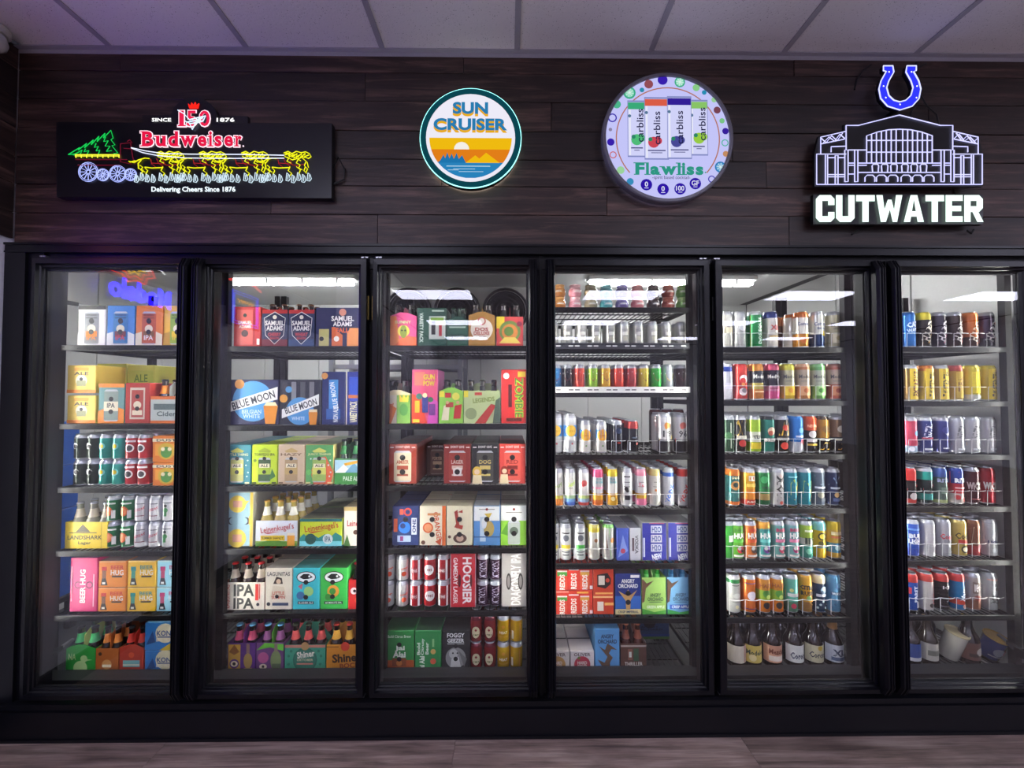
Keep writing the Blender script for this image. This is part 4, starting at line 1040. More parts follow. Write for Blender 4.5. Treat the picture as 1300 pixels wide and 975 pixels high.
carton(1, 3, 193, 553, 229, 586, 'orange carton with green face print', 'e07a1c', sd, tier='upper', dz=1)
carrier(1, 4, 82, 661, 136, 695, 'yellow open carton with shark fin print', 'yellow shark carton', 'f0d030', [T('LANDSHARK', .47, .42, .82, .16, '3a3420'), P([(.25, .62), (.6, .62), (.42, .92)], '5a5030'), R(.1, .58, .75, .61, '3a3420'), T('Lager', .47, .2, .3, .14, '3a3420'), R(.86, .0, .87, 1, 'a88a10')], 3, 3, 'a8a890', 's', 'c', peak=False, handle='none')
og = [C(.4, .45, .28, 'e0602a'), C(.4, .45, .2, 'f08a50'), R(.2, .8, .8, .88, 'w'), R(.62, .1, .8, .5, 'w')]
wr = [T('Seltzer', .5, .55, .7, .18, 'a02a3a', 20), R(.2, .8, .8, .84, 'd'), R(.2, .2, .8, .24, 'm')]
wg = [C(.5, .5, .14, '2a7a3a'), R(.42, .2, .58, .45, '2a7a3a'), C(.5, .72, .09, 'k'), R(.2, .85, .8, .89, 'k')]
two(1, 4, .063, .123, [(146, '1f7a44', 'green can with orange slice', (), og, 's'), (164, '1f7a44', 'green can with orange slice next to white can', (), og, 's'), (181, 'd8d8dc', 'white can with red script', (), wr, 's'), (199, 'e4e4e6', 'white can with slanted red script', (), wr, 's'), (216, 'e0e0e2', 'white can with green figure', (), wg, 's'), (232, 'd8d8dc', 'white can with green edge', (), wg, 's')], 3)
bh = lambda f, c1, c2: [R(.12, .62, .3, .78, c1), R(.14, .3, .28, .64, c2), P([(.1, .08), (.34, .08), (.28, .34), (.14, .34)], 'd'), R(.15, .12, .26, .2, 'w'), T('BEER', .68, .76, .46, .15, c1), T('HUG', .68, .56, .46, .2, 'w'), R(.5, .38, .86, .44, 'd'), R(.02, .97, .98, .985, 'c')]
carton(1, 5, 87.5, 706, 123, 776, 'tall hot pink carton with white upright words', 'e0387c', [T('BEER HUG', .48, .48, .62, .22, 'w', 90, .03), C(.3, .5, .13, '6a1a4a'), C(.3, .5, .09, 'e0387c'), C(.72, .5, .13, '6a1a4a'), C(.72, .5, .09, 'e0387c'), R(.38, .1, .6, .9, 'e0387c'), T('BEER HUG', .48, .48, .62, .2, 'w', 90, .03), R(.86, .1, .9, .7, 'f0c0d8'), R(.06, .2, .1, .85, 'f0c0d8')], '5a3a6a', 'e0387c', depth=.25)
for i, (xa, xb, c, c1, n) in enumerate(((123.5, 159.5, 'ee9030', 'r', 'orange carton with bottle picture'), (160.5, 197, 'f4c030', 't', 'yellow carton with bottle picture'), (198, 234, '9fdce8', 'c8286a', 'pale blue carton with bottle picture'))):
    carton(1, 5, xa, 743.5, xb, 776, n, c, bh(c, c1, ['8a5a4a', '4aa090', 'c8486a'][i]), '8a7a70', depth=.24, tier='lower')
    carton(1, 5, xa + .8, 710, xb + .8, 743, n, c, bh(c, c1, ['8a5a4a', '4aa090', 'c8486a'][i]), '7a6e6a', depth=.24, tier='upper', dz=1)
carrier(1, 6, 83, 815, 120.5, 855, 'green carrier with pale goose', 'green carrier', '2f9a3c', [C(.5, .28, .24, 'b8d890'), C(.62, .62, .12, 'b8d890'), R(.52, .4, .66, .62, 'b8d890'), T('NA', .22, .7, .26, .24, 'b8d890'), P([(.72, .62), (.92, .58), (.72, .54)], 'b8d890')], 2, 2, '1a0c06', 'k', '4ac070', handle='d8e078')
carrier(1, 6, 121, 820, 150, 852, 'rust brown carrier with cream mark', 'brown carrier', 'b0602a', [R(0, .0, 1, .1, '3a2a20'), C(.5, .4, .22, 'd89a5a'), T('WHITE', .5, .06, .7, .07, 'c'), R(.3, .3, .7, .4, 'c'), C(.2, .8, .08, '3a2018')], 2, 2, '180a04', 'k', 'd8843a', peak=False)
carrier(1, 6, 151, 815, 182, 854, 'red carrier with teal window', 'red carrier', 'b03a28', [R(.15, .3, .85, .55, '7ab8b0'), R(0, 0, 1, .12, 'a89028'), R(.15, .36, .85, .4, 'c'), C(.5, .75, .12, 'd85a30')], 2, 2, '180a04', 'k', 'd03a2a', handle='e03a28')
kn = [C(.55, .62, .26, 'e4dcae'), T('KONA', .58, .62, .5, .2, '1b4a8a'), R(.35, .46, .85, .5, '1b4a8a'), T('BIG WAVE', .58, .38, .52, .12, 'c'), P([(.4, 0), (1, 0), (1, .2), (.75, .3)], 'd8b830'), P([(.05, .2), (.3, .3), (.22, .7)], '1a4a80')]
carton(1, 6, 183, 823, 231, 855, 'blue carton with cream arch', '2a78b8', kn, '3a8ac0', tier='lower')
carton(1, 6, 183, 788, 231, 822.5, 'blue carton with cream arch', '2a78b8', kn, '6a9ab8', tier='upper', dz=1)

# ---------------------------------------------------------------- second door
sh = lambda c2, tx2: [P([(.08, .78), (.5, .95), (.92, .78), (.86, .3), (.5, .06), (.14, .3)], 'w'), P([(.1, .77), (.5, .93), (.9, .77), (.84, .31), (.5, .08), (.16, .31)], '1b2048'), C(.5, .8, .08, 'e8e0d0'), T('SAMUEL', .5, .64, .74, .13, 'w', 0, .03), T('ADAMS', .5, .5, .64, .13, 'w', 0, .03), T(tx2, .5, .33, .5, .1, c2, 0, .03), T('SEASON', .5, .23, .36, .07, c2)]
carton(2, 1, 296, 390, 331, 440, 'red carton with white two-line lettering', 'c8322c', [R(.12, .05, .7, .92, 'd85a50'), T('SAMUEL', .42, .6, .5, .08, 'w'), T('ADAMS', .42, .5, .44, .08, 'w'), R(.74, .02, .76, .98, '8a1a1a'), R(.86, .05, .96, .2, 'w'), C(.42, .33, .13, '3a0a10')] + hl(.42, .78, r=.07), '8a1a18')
carrier(2, 1, 332, 394, 365, 440, 'navy red carrier with shield print', 'first shield carrier', '28345c', [R(0, .9, 1, 1, 'c02a28'), R(0, 0, 1, .2, '7a2030')] + sh('e03a3a', 'CHERRY'), 2, 2, '2a120a', 'h', 'c', peak=False, handle='c02a28')
carrier(2, 1, 366, 394, 399, 440, 'navy red carrier with blue foot', 'second shield carrier', '28345c', [R(0, .9, 1, 1, 'c02a28'), R(0, 0, 1, .2, '2a4a7a')] + sh('e03a3a', 'WHEAT'), 2, 2, '2a120a', 'h', 'c', peak=False, handle='c02a28')
carton(2, 1, 400, 391, 458, 440, 'navy variety carton with orange shield', '252850', [R(.08, .02, .3, .45, 'b8b070'), R(.36, .02, .6, .5, 'd86a3a'), R(.7, .02, .95, .48, 'd8884a'), P([(.4, .75), (.6, .9), (.82, .75), (.74, .42), (.6, .3), (.46, .42)], '1a1e40'), C(.6, .88, .08, 'd88a70'), T('SAMUEL', .6, .72, .5, .13, 'w', 0, .03), T('ADAMS', .6, .58, .42, .12, 'w', 0, .03), T('FALL', .6, .42, .28, .12, 'e8602a', 0, .03), C(.14, .2, .05, 'k'), C(.47, .2, .06, 'w')], '1a1c3a')
bm = lambda s: [C(.52, .52, .38, '4f9ad8', None), P([(.08, .28), (.98, .56), (.98, .84), (.08, .5)], 'f4f2ee'), T('BLUE MOON', .53, .545, .82, .17, '2a2a38', 17, .02), T('BELGIAN', .5, .29, .36, .09, 'cfe4f8'), T('WHITE', .5, .19, .32, .09, 'cfe4f8'), P([(.76, .02), (.94, .02), (.99, .42), (.72, .42)], 'e8922a'), P([(.73, .42), (.98, .42), (.94, .5), (.78, .5)], 'f0dcb0')]
carton(2, 2, 285, 482, 353.5, 540, 'navy carton with big blue moon and wheat beer glass', '1e2050', bm(1) + [C(.27, .9, .09, 'e8a050')], '3a2a38', depth=.24)
carton(2, 2, 354.5, 482, 407, 540, 'navy carton with bottles and smaller blue moon', '15172e', [R(.06 + .22 * k, .55, .18 + .22 * k, .95, ['3a3a44', '8a8a90', '55555c', '77777c'][k]) for k in range(4)] + [C(.22, .78, .08, '5aa0d8')] + [('c', .5, .3, .34, '4f9ad8', None), P([(.06, .14), (.96, .44), (.96, .68), (.06, .34)], 'f4f2ee'), T('BLUE MOON', .52, .41, .8, .15, '2a2a38', 17, .02), T('WHITE', .46, .14, .32, .08, 'cfe4f8'), P([(.74, .0), (.9, .0), (.93, .28), (.71, .28)], 'e8922a'), R(.72, .28, .92, .34, 'f0dcb0'), C(.1, .58, .1, 'e8a040')], '101020', depth=.22)
carton(2, 2, 408, 472, 438, 540, 'tall navy carton with upright bottle print', '17245e', [R(.3, .3, .7, .85, '3f86c8'), R(.2, .1, .8, .3, '2a5aa0'), T('BLUE MOON', .52, .55, .5, .22, 'w', 100, .02), T('NON ALC', .6, .2, .3, .22, 'w', 90), C(.12, .92, .14, 'e8a050')], '1b2a6a', depth=.2)
carton(2, 2, 439, 472, 458, 540, 'narrow navy variety carton end', '1b2a7a', [R(.2, .45, .8, .9, '2a4ab0'), R(.15, .5, .95, .56, 'c86a2a'), T('VARIETY PACK', .5, .24, .4, .5, 'e8e0b0', 90), R(0, 0, .06, 1, 'c')], '1b2a6a', depth=.2)
sn = lambda tx, acc, cc, cs: [P([(.25, .84), (.5, .92), (.75, .84), (.7, .8), (.3, .8)], acc), T(tx, .5, .75, .8, .065, cs), *canpic(.5, .36, .48, .62, cc, 's', acc, False), R(.3, .42, .7, .52, 'c'), T('ALE', .5, .47, .3, .07, 'd')] + hl(.5, .65, .31, r=.075) + [R(.04, .02, .2, .06, cs), R(.8, .02, .96, .06, cs)]
dots = [C(u, v, .03, 'd8ece8') for u, v in ((.12, .5), (.18, .32), (.1, .18), (.88, .6), (.82, .48), (.9, .3), (.86, .2), (.2, .64))]
carton(2, 3, 283.5, 564, 318.5, 615, 'teal carton with pale dots', '2a8494', dots + sn('LITTLE THING', 'd8d868', 'c8c878', 'e8e0a0'), depth=.2, back=1)
carton(2, 3, 319, 564, 352, 615, 'lime yellow carton with dark can print', 'c4dc28', sn('TORPEDO IPA', 'a0b828', '3a5a3a', '3a4a20') + [P([(.7, .1), (.95, .2), (.8, .4)], '3a7a3a'), C(.14, .6, .06, '6a8a20')], depth=.2, back=1)
carton(2, 3, 352.5, 564, 386.5, 615, 'beige carton with brown can print', 'd8bfa0', sn('HAZY', 'c8a868', 'b89a70', '7a5a3a'), depth=.2, back=1)
carton(2, 3, 387, 564, 423.5, 615, 'green carton with orange can print', '5aa860', [P([(.3, 0), (.9, 0), (1, .3), (.72, .7), (.35, .65), (.2, .3)], 'e86a40'), C(.14, .3, .1, '6ac060')] + dots[3:] + sn('JUICY THING', 'd8d868', '9ab858', 'e8e0a0'), '8a9a6a', 'c8b868', depth=.2, back=1)
carrier(2, 3, 424.5, 582, 458, 615, 'green carrier with mountain landscape', 'green mountain carrier', '4a8a4a', [R(0, .5, 1, .95, 'a8cce0'), P([(0, .45), (.35, .78), (.7, .45)], 'e8eef4'), P([(.4, .45), (.75, .85), (1, .5), (1, .45)], '6a98b8'), R(0, 0, 1, .45, '3f8a3c'), P([(.35, .82), (.95, .95), (.98, .84), (.4, .72)], 'f0a828'), T('PALE ALE', .66, .22, .66, .18, 'w', 0, .02)], 2, 2, '14381a', 'k', '3a8a4a', peak=False, handle='2a5a2a')
carton(2, 4, 284, 624, 321, 694, 'tall pale blue carton with lemons', '9cc4d0', [C(.45, .78, .3, 'f0d048'), P([(.7, .74), (.86, .84), (.72, .84)], 'f0d048'), R(.3, .72, .62, .84, 'e8a88a'), C(.45, .15, .32, 'f0d048'), R(.3, .08, .62, .22, 'e8a88a'), C(.24, .47, .13, '2a2a30'), C(.3, .47, .12, '9cc4d0'), C(.76, .47, .13, '2a2a30'), C(.7, .47, .12, '9cc4d0'), R(0, .4, .12, .56, 'f0c040'), R(.86, .4, 1, .56, 'f0c040'), R(.9, 0, 1, 1, 'f0c848')], 'd8dce0', 'c8c4b0', depth=.25)
ln = lambda c2: [T("Leinenkugel's", .52, .68, .8, .3, c2, 8, .012), P([(.2, .52), (.6, .58), (.3, .48)], c2)]
carrier(2, 4, 324, 660, 377.5, 694, 'white open carton with red script and beer glass', 'white script carton', 'dfe4ea', [R(0, 0, 1, .2, '8aa84a'), P([(0, .12), (.4, .26), (1, .1), (1, 0), (0, 0)], '5a8a3a'), R(.12, .22, .7, .42, 'f0cc38'), T('SUMMER SHANDY', .41, .32, .52, .1, '3a3a20'), R(.76, .02, .94, .42, 'e8a040'), R(.76, .42, .94, .52, 'f4e8d0')] + ln('b82a34'), 3, 4, 'b0982c', 'a', 'f0ecd8', peak=False, handle='none', side='a89a80')
carton(2, 4, 380, 658, 434, 694, 'lime green carton with pine trees', 'c8d838', [R(0, .9, 1, 1, '2a6a70'), P([(0, .3), (.1, .45), (.2, .3), (.32, .42), (.45, .3), (.6, .44), (.72, .3), (.85, .5), (1, .36), (1, 0), (0, 0)], '2f8a88'), R(0, 0, 1, .18, '7ad4dc'), C(.26, .26, .13, '2a5a50'), C(.67, .26, .12, 'e4ecea'), T('IPA', .67, .26, .14, .2, '1a4a6a')] + ln('b8342e'), '6a6a60', depth=.2, back=1)
carton(2, 4, 436, 643, 458, 694, 'white carton edge with red script', 'e8e2d0', [R(0, .9, 1, 1, 'c8b070'), P([(0, .0), (.4, 0), (.2, .3)], '4a7a3a'), T('Leinen', .6, .58, .8, .16, 'b82a34'), C(.7, .35, .14, '5a3a2a')], 'c8b890', depth=.2)
carrier(2, 5, 283, 738, 335.5, 774, 'white open carton with black stencil letters', 'white stencil carton', 'eee6d4', [T('IPA', .5, .72, .5, .44, '2a2a22', 0, .03), T('IPA', .5, .24, .5, .4, '2a2a22', 0, .03), T('LAGUNITAS', .1, .5, .86, .12, 'c03a2a', 90, .01), R(.78, .35, .86, .95, 'd0382c'), R(.88, .4, .9, .95, 'd0382c'), C(.85, .2, .04, 'd')], 3, 4, '2a0f08', 'r', 'd8c8b0', peak=False, handle='none', side='8a3a2a')
carton(2, 5, 336, 720, 370.5, 774, 'cream carton with bearded man sketch', 'e6dcc8', [T('LAGUNITAS', .5, .86, .84, .1, '4a4a48'), P([(.3, .62), (.42, .8), (.62, .76), (.66, .62)], '3a2a24'), C(.5, .68, .09, 'd8b89a'), P([(.2, .3), (.8, .3), (.7, .55), (.3, .58)], 'd8ccb4'), T('LITTLE', .5, .4, .44, .08, 'c0402e'), T('SUMPIN', .5, .3, .5, .08, 'c0402e'), R(.28, .1, .88, .17, '3a4a6a'), C(.14, .14, .07, 'd')] + hl(.45, .32, r=.07), 'a8a094', depth=.22, back=1)
df = lambda: [('c', .5, .78, .36, 'k', .14), ('c', .5, .78, .33, 'f0f0ee', .12), P([(.25, .78), (.4, .86), (.6, .86), (.75, .78), (.6, .74), (.4, .73)], 'k'), C(.62, .8, .04, 'w')]
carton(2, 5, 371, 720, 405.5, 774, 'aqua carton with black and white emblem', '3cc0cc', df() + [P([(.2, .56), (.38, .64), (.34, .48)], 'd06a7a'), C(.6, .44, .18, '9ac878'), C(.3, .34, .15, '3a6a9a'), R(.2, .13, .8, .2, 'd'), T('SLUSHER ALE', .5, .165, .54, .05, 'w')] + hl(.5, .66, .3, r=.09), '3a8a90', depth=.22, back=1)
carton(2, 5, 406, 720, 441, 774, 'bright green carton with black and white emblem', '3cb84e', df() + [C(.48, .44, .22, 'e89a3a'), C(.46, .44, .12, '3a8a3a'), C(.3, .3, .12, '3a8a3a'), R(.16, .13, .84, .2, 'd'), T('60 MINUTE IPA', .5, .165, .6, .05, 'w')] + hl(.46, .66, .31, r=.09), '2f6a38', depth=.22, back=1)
carrier(2, 5, 442, 735, 470, 774, 'red carrier with white eye print', 'red eye carrier', 'c02a28', [C(.25, .62, .16, 'w'), C(.28, .62, .07, 'k'), C(.5, .3, .2, 'e0703a'), P([(.6, .1), (.95, .2), (.8, .5)], '4a8a3a'), C(.7, .72, .1, 'w')], 2, 2, '2a0f08', 'r', 'k', peak=False)
carrier(2, 6, 288.5, 814, 324, 854.5, 'purple carrier with golden eye', 'purple carrier', '5a2f7a', [R(.02, .05, .46, .95, 'c89a3a'), C(.24, .3, .17, '5a2f7a'), ('c', .24, .3, .13, 'e8d8b0', .1), C(.24, .3, .06, 'k'), P([(.05, .7), (.24, .95), (.43, .7), (.24, .6)], '8a5a2a'), ('c', .74, .4, .16, 'a88a4a', .26), R(.68, .66, .8, .98, '8a6a60'), R(.6, .1, .9, .16, 'c8a868')], 2, 2, '12080a', 'u', 'c84a6a', peak=False, handle='8a3a9a')
carrier(2, 6, 325, 814, 360, 854.5, 'violet green carrier with figure', 'green topped carrier', '6a3f78', [P([(0, .75), (.3, 1), (1, .95), (1, .72), (.5, .85)], '6ac83a'), C(.25, .5, .2, 'b85a8a'), ('c', .25, .2, .14, 'e0d0b0', .09), C(.25, .2, .05, 'k'), ('c', .72, .4, .2, '7a8a5a', .35), R(.66, .7, .78, .96, '8a7a6a'), R(.58, .1, .9, .3, '5a6a4a')], 2, 2, '12080a', 'u', '9a5a8a', peak=False, handle='6ac83a')
carrier(2, 6, 361, 817, 413, 854.5, 'sea green carrier with round badge', 'sea green carrier', '3f9a7c', [R(0, .9, 1, 1, 'c87a6a'), C(.5, .45, .3, '2a6a58'), C(.5, .45, .27, '357a64'), T('Shiner', .52, .66, .44, .24, 'f0ead8', 8, .03), T('OKTOBER', .5, .45, .4, .09, 'd8c8a0'), R(.3, .28, .7, .34, 'c87a6a'), C(.5, .96, .1, 'b8905a')] + [C(u, v, .035, '2a7a60') for u, v in ((.1, .3), (.1, .6), (.16, .78), (.88, .3), (.9, .6), (.84, .78))], 3, 2, '1a0a06', '3a4a30', 'd85a54', peak=False)
carrier(2, 6, 414, 817, 466, 854.5, 'amber carrier with dark gothic lettering', 'amber carrier', 'd08a2a', [C(.46, .93, .11, 'c83a2a'), T('Shiner', .5, .52, .72, .32, '3a2418', 4, .04), T('BOCK', .58, .24, .5, .18, '8a3a1a', 4, .03), R(0, .9, .3, .94, '8a5a1a')], 3, 2, '1a0a06', 'c83a2a', 'e8b040', peak=False)

# ---------------------------------------------------------------- third door
carrier(3, 1, 494, 397, 529, 440, 'pink carrier with yellow hop face', 'pink carrier', 'e0508a', [P([(0, 0), (.4, 0), (.25, 1), (0, 1)], 'f08a50'), P([(.2, 0), (1, 0), (1, .3), (.5, .35)], 'e86a3a'), C(.52, .5, .22, 'e8d050'), ('c', .52, .48, .13, '8a9a3a', .22), C(.46, .52, .03, 'k'), C(.58, .52, .03, 'k'), T('SUNNY', .5, .8, .6, .1, 'c8e0a0')], 2, 2, '1a0a04', 'k', 'k', handle='e87a8a')
carton(3, 1, 529.5, 391, 567, 440, 'dark green carton with upright white words', '1f4a3c', [T('VARIETY PACK', .14, .48, .78, .13, 'e8ece4', -90, .02), R(.4, .18, .96, .78, 'c8d0c8'), R(.48, .3, .62, .62, 'k'), C(.55, .66, .08, 'k'), R(.74, .26, .84, .56, 'b02a34'), C(.8, .6, .07, 'e0c0a8'), R(.46, .66, .9, .74, '8ab838'), R(.5, .9, .92, .94, 'c8d8c8')], '7a8a7a', depth=.22)
carrier(3, 1, 567.5, 402, 594, 440, 'deep green carrier behind glare', 'deep green carrier', '2f5a48', [R(.1, .2, .9, .45, '1f3a30'), T('LAGER', .5, .33, .7, .14, 'a8c0b0'), R(.1, .7, .9, .76, 'a8c0b0')], 2, 2, '10281a', '2a5a3a', '2a4a3a', peak=True, hh=.19)
carrier(3, 1, 594.5, 396, 628.5, 440, 'brown cream carrier with goat badge', 'brown cream carrier', 'b0803a', [C(.5, .55, .42, 'f0e8da'), C(.5, .82, .16, 'c86a5a'), C(.5, .82, .11, 'f0e8da'), T('DOS', .5, .55, .5, .12, 'b83a2a', 0, .03), T('DELUXE', .5, .42, .6, .12, 'b83a2a', 0, .03), T('LAGER', .5, .3, .4, .06, '8a5a2a')], 2, 2, '1a0c06', 'k', '1a1a1a')
carrier(3, 1, 630, 402, 664.5, 440, 'red carrier with ringed green beast', 'beast carrier', 'c8484a', [R(0, .6, .3, 1, 'd8c030'), C(.5, .5, .4, '6a8a4a'), C(.5, .48, .3, 'c87a3a'), C(.46, .5, .18, '5a7a3a'), P([(.1, .1), (.9, .1), (.7, .3), (.3, .3)], 'd8c060'), C(.85, .75, .1, '8a2a4a')], 2, 2, '1a0c06', 'k', 'k', peak=False)
carrier(3, 2, 486, 495, 521, 538, 'white orange carrier with crowned king', 'crowned carrier', 'e8d8b0', [R(0, 0, .5, .95, 'e8dcc8'), P([(0, 0), (.3, 0), (.5, .5), (.2, .7)], 'e07a3a'), R(.5, 0, 1, .95, '7aa84a'), P([(.6, .72), (.6, .98), (.7, .84), (.76, .98), (.84, .84), (.94, .98), (.92, .72)], 'f0c830'), ('c', .76, .46, .16, '4a8a3a', .2), R(.02, .84, .2, .96, 'e8d838'), T('IMPERIAL', .24, .42, .56, .2, 'c85a2a', 80)], 2, 2, '1a0c06', 'k', 'k')
carton(3, 2, 522.5, 469, 556, 538, 'tall pink carton with cartoon crew', 'e0547c', [P([(0, 0), (.6, 0), (.3, .5), (0, .55)], 'e8482a'), P([(.6, 0), (1, 0), (1, .4), (.7, .5)], 'd050b0'), R(.1, .7, .5, .95, 'e0806a'), T('GUN', .66, .86, .44, .1, 'e8d030', 0, .04), T('POW', .66, .74, .44, .1, 'e8d030', 0, .04), C(.28, .5, .12, '3a7a6a'), C(.72, .44, .1, '4a8a5a'), R(.4, .2, .62, .5, '3a3f8a'), C(.5, .52, .09, 'e8c8a0'), R(.12, .2, .3, .42, 'e8c030'), R(.66, .15, .9, .36, '7a3a8a'), R(.04, .02, .3, .08, 'e8d838')], '8a5a9a', 'b04a8a', depth=.2)
carrier(3, 2, 553.5 + 3.5, 492, 588, 538, 'lime carrier with red fighters', 'lime carrier', '8ac84a', [R(0, .82, .22, 1, 'e8d838'), R(.25, .8, .5, .95, 'd0302a'), C(.7, .84, .16, 'e0d850'), P([(.1, .1), (.4, .1), (.45, .6), (.2, .55)], 'e8dcc0'), R(.28, .5, .6, .66, 'b83a2a'), P([(.6, .15), (.9, .15), (.95, .6), (.66, .55)], 'c02a2a'), C(.35, .65, .07, 'd8a880'), C(.78, .65, .07, 'd8a880')], 2, 2, '1a0c06', 'k', 'k')
carrier(3, 2, 588.5, 496, 635, 538, 'pale green carrier with red caped figure', 'pale green carrier', 'b8c890', [R(0, .8, .12, 1, 'e8d838'), R(.3, .86, .5, .95, 'c83a2a'), T('LEGENDS', .55, .72, .6, .14, '7a8a3a', 6, .03), P([(.3, 0), (.6, 0), (.9, .55), (.75, .6)], 'b83a30'), P([(.8, 0), (1, 0), (1, .8), (.88, .7)], '4a5a4a'), C(.2, .3, .16, '8a9a6a')], 3, 2, '1a0c06', 'k', 'k', peak=False)
carton(3, 2, 636, 469, 669, 538, 'tall bright red carton with green lettering', 'd8302a', [T('ZOMBIE', .7, .48, .74, .34, 'a8d838', -90, .05), T('ZOMBIE', .69, .48, .74, .3, '5a7a2a', -90, 0), C(.2, .88, .12, 'w'), R(.65, .86, .95, .96, 'e8c838'), R(.28, .3, .42, .72, '5a1a1a'), R(.2, .04, .8, .1, '5a1a10')], '8a1a18', depth=.2)
dd = lambda cc, tx, a2, c3: [T('DONT GIVE', .5, .925, .5, .06, 'f0e8e0', 0, .02), R(.05, .9, .18, .93, 'e8d8d0'), R(.82, .9, .95, .93, 'e8d8d0')] + canpic(.5, .44, .62, .78, cc, a2, None, False) + [T(tx, .5, .55, .44, .1, c3, 0, .02), R(.3, .36, .7, .46, c3), R(.3, .2, .7, .25, c3)] + hl(.5, .66, .3, r=.1)
carton(3, 3, 493, 563.5, 529, 615.5, 'rust red carton with cream can print', 'a84030', dd('e0d0b0', 'AMBER', 's', 'a84a30'), '4a3a38', '8a3a2a', depth=.2, back=1)
carton(3, 3, 541, 563.5, 569, 615.5, 'dark brown carton set back in shadow', '4a2a20', dd('6a4a3a', 'PORTER', '8a7a6a', 'c8a880'), '2a2220', Y=.34, depth=.2)
carton(3, 3, 563, 563.5, 598, 615.5, 'maroon carton with state outline print', '8a2c28', dd('9a3a30', 'LAGER', 's', 'd8c0b0') + [P([(.36, .2), (.64, .2), (.68, .4), (.5, .42), (.34, .38)], 'e8e4e0'), C(.5, .3, .1, 'k')], '5a4a48', '5a2a24', depth=.2, back=1)
carton(3, 3, 598.5, 563.5, 633, 615.5, 'black carton with blonde woman print', '26262a', dd('4a4a44', 'DOG', 's', 'd8c070') + [('c', .2, .3, .17, 'e0b848', .14), C(.2, .3, .1, 'e8c8a8'), P([(.02, 0), (.4, 0), (.36, .22), (.06, .22)], 'e8d8b0')], '6a6a68', depth=.2, back=1)
carton(3, 3, 633.5, 563.5, 667.5, 615.5, 'coral red carton with red-haired woman print', 'd0453a', dd('d85a4a', 'RED', 's', '7a1a1a') + [('c', .2, .32, .15, '8a2a1a', .13), C(.2, .32, .09, 'e8c8a8'), P([(.02, 0), (.36, 0), (.32, .24), (.06, .24)], 'e8d8b0')], '5a3a38', depth=.2, back=1)
carton(3, 4, 497.5, 642, 532, 694, 'navy carton with bright blue swirl', '26386e', [R(.28, .78, .42, .92, 'd85a3a'), C(.58, .85, .15, 'd84a34'), C(.58, .85, .09, '26386e'), C(.46, .46, .22, '2a78d8'), C(.4, .5, .1, '26386e'), R(.06, .35, .2, .68, 'd8603a'), R(.72, .28, .92, .7, 'e0e4ec'), T('ONE', .82, .5, .34, .13, '26386e', 90, .03), R(.2, .1, .7, .26, 'b8c8e0'), R(.3, .12, .42, .24, '8a2a6a')] + hl(.5, .66, r=.1), '3a4a7a', depth=.22, back=1)
carton(3, 4, 532.5, 642, 566, 694, 'cream carton with orange slice', 'ece2c8', [R(.86, 0, 1, 1, 'e06a2a'), T('ORANGE', .68, .5, .7, .2, 'd85a2a', -82, .02), C(.32, .45, .2, 'e0622a'), C(.32, .45, .15, 'f0a070'), C(.14, .08, .08, '6a4030'), P([(.6, .1), (.85, .2), (.8, .0)], 'd85a2a'), R(.3, .76, .8, .82, 'd8905a')] + hl(.48, .66, .28, r=.1), 'd8cca8', depth=.22, back=1)
carton(3, 4, 566.5, 642, 600, 694, 'cream carton with red ribbon and barrel', 'e4dcbc', [P([(.3, .85), (.42, .9), (.5, .5), (.4, .42)], 'a83a2a'), P([(.3, .46), (.6, .4), (.64, .5), (.36, .54)], 'a83a2a'), P([(.42, .84), (.62, .9), (.62, .82)], 'a83a2a'), ('c', .52, .18, .26, '5a3f34', .12), ('c', .52, .18, .14, 'c8a890', .08), C(.12, .22, .06, '6a4a3a')] + hl(.5, .66, .28, r=.1), 'c8c0a0', depth=.22, back=1)
carton(3, 4, 601, 642, 635, 694, 'white carton with blue foot and tan bird', 'e4e6e4', [R(0, 0, 1, .62, '4f86c0'), R(.2, .9, .8, .92, '8a8a80'), C(.5, .91, .05, '8a2a20'), R(.24, .1, .46, .72, 'b8c8d8'), ('c', .58, .42, .2, 'b8a05a', .2), ('c', .4, .56, .1, 'd8dce0', .14), P([(.4, .8), (.7, .82), (.58, .68)], 'd8b848'), R(0, .2, 1, .23, '2f5a90')] + hl(.5, .66, .3, r=.1), 'b0b8b8', '5a88b8', depth=.22, back=1)
carton(3, 4, 635.5, 642, 669.5, 694, 'white carton with lime green foot', 'e4e6e0', [R(0, 0, 1, .62, '8ac83a'), P([(0, .3), (.3, .62), (.5, .2)], '5a9a2a'), C(.5, .91, .05, '8a2a20'), R(.2, .82, .8, .84, '8a8a80'), *canpic(.5, .32, .46, .6, 'b0b8b0', 's', None, False), C(.5, .36, .16, '5a6a5a')] + hl(.5, .66, .3, r=.1), 'a8b0a0', depth=.22, back=1)
wo = [T('Orange', .6, .56, .5, .14, 'd8502a', 12, .03), C(.62, .3, .14, 'd8502a')]
rw = [R(.2, 0, .34, 1, 'f0ecea'), R(.7, 0, .82, 1, 'f0ecea'), R(.3, .3, .7, .62, '8a1a24'), T('1985', .5, .46, .3, .16, 'w')]
rw2 = [C(.5, .5, .3, 'f0ecea'), T('1985', .5, .5, .4, .14, '8a1a24')]
two(3, 5, .0625, .122, [(493, 'e8e6e2', 'white can with orange script', (), wo, 's'), (511, 'e8e6e2', 'white can with orange script beside striped can', (), wo, 's'), (528.5, 'b8242c', 'red can with white stripes', (), rw, 's'), (546, 'b8242c', 'red can with white disc', (), rw2, 's'), (563.5, 'b8242c', 'red can with pale stripe beside tall carton', (), rw, 's')], 4)
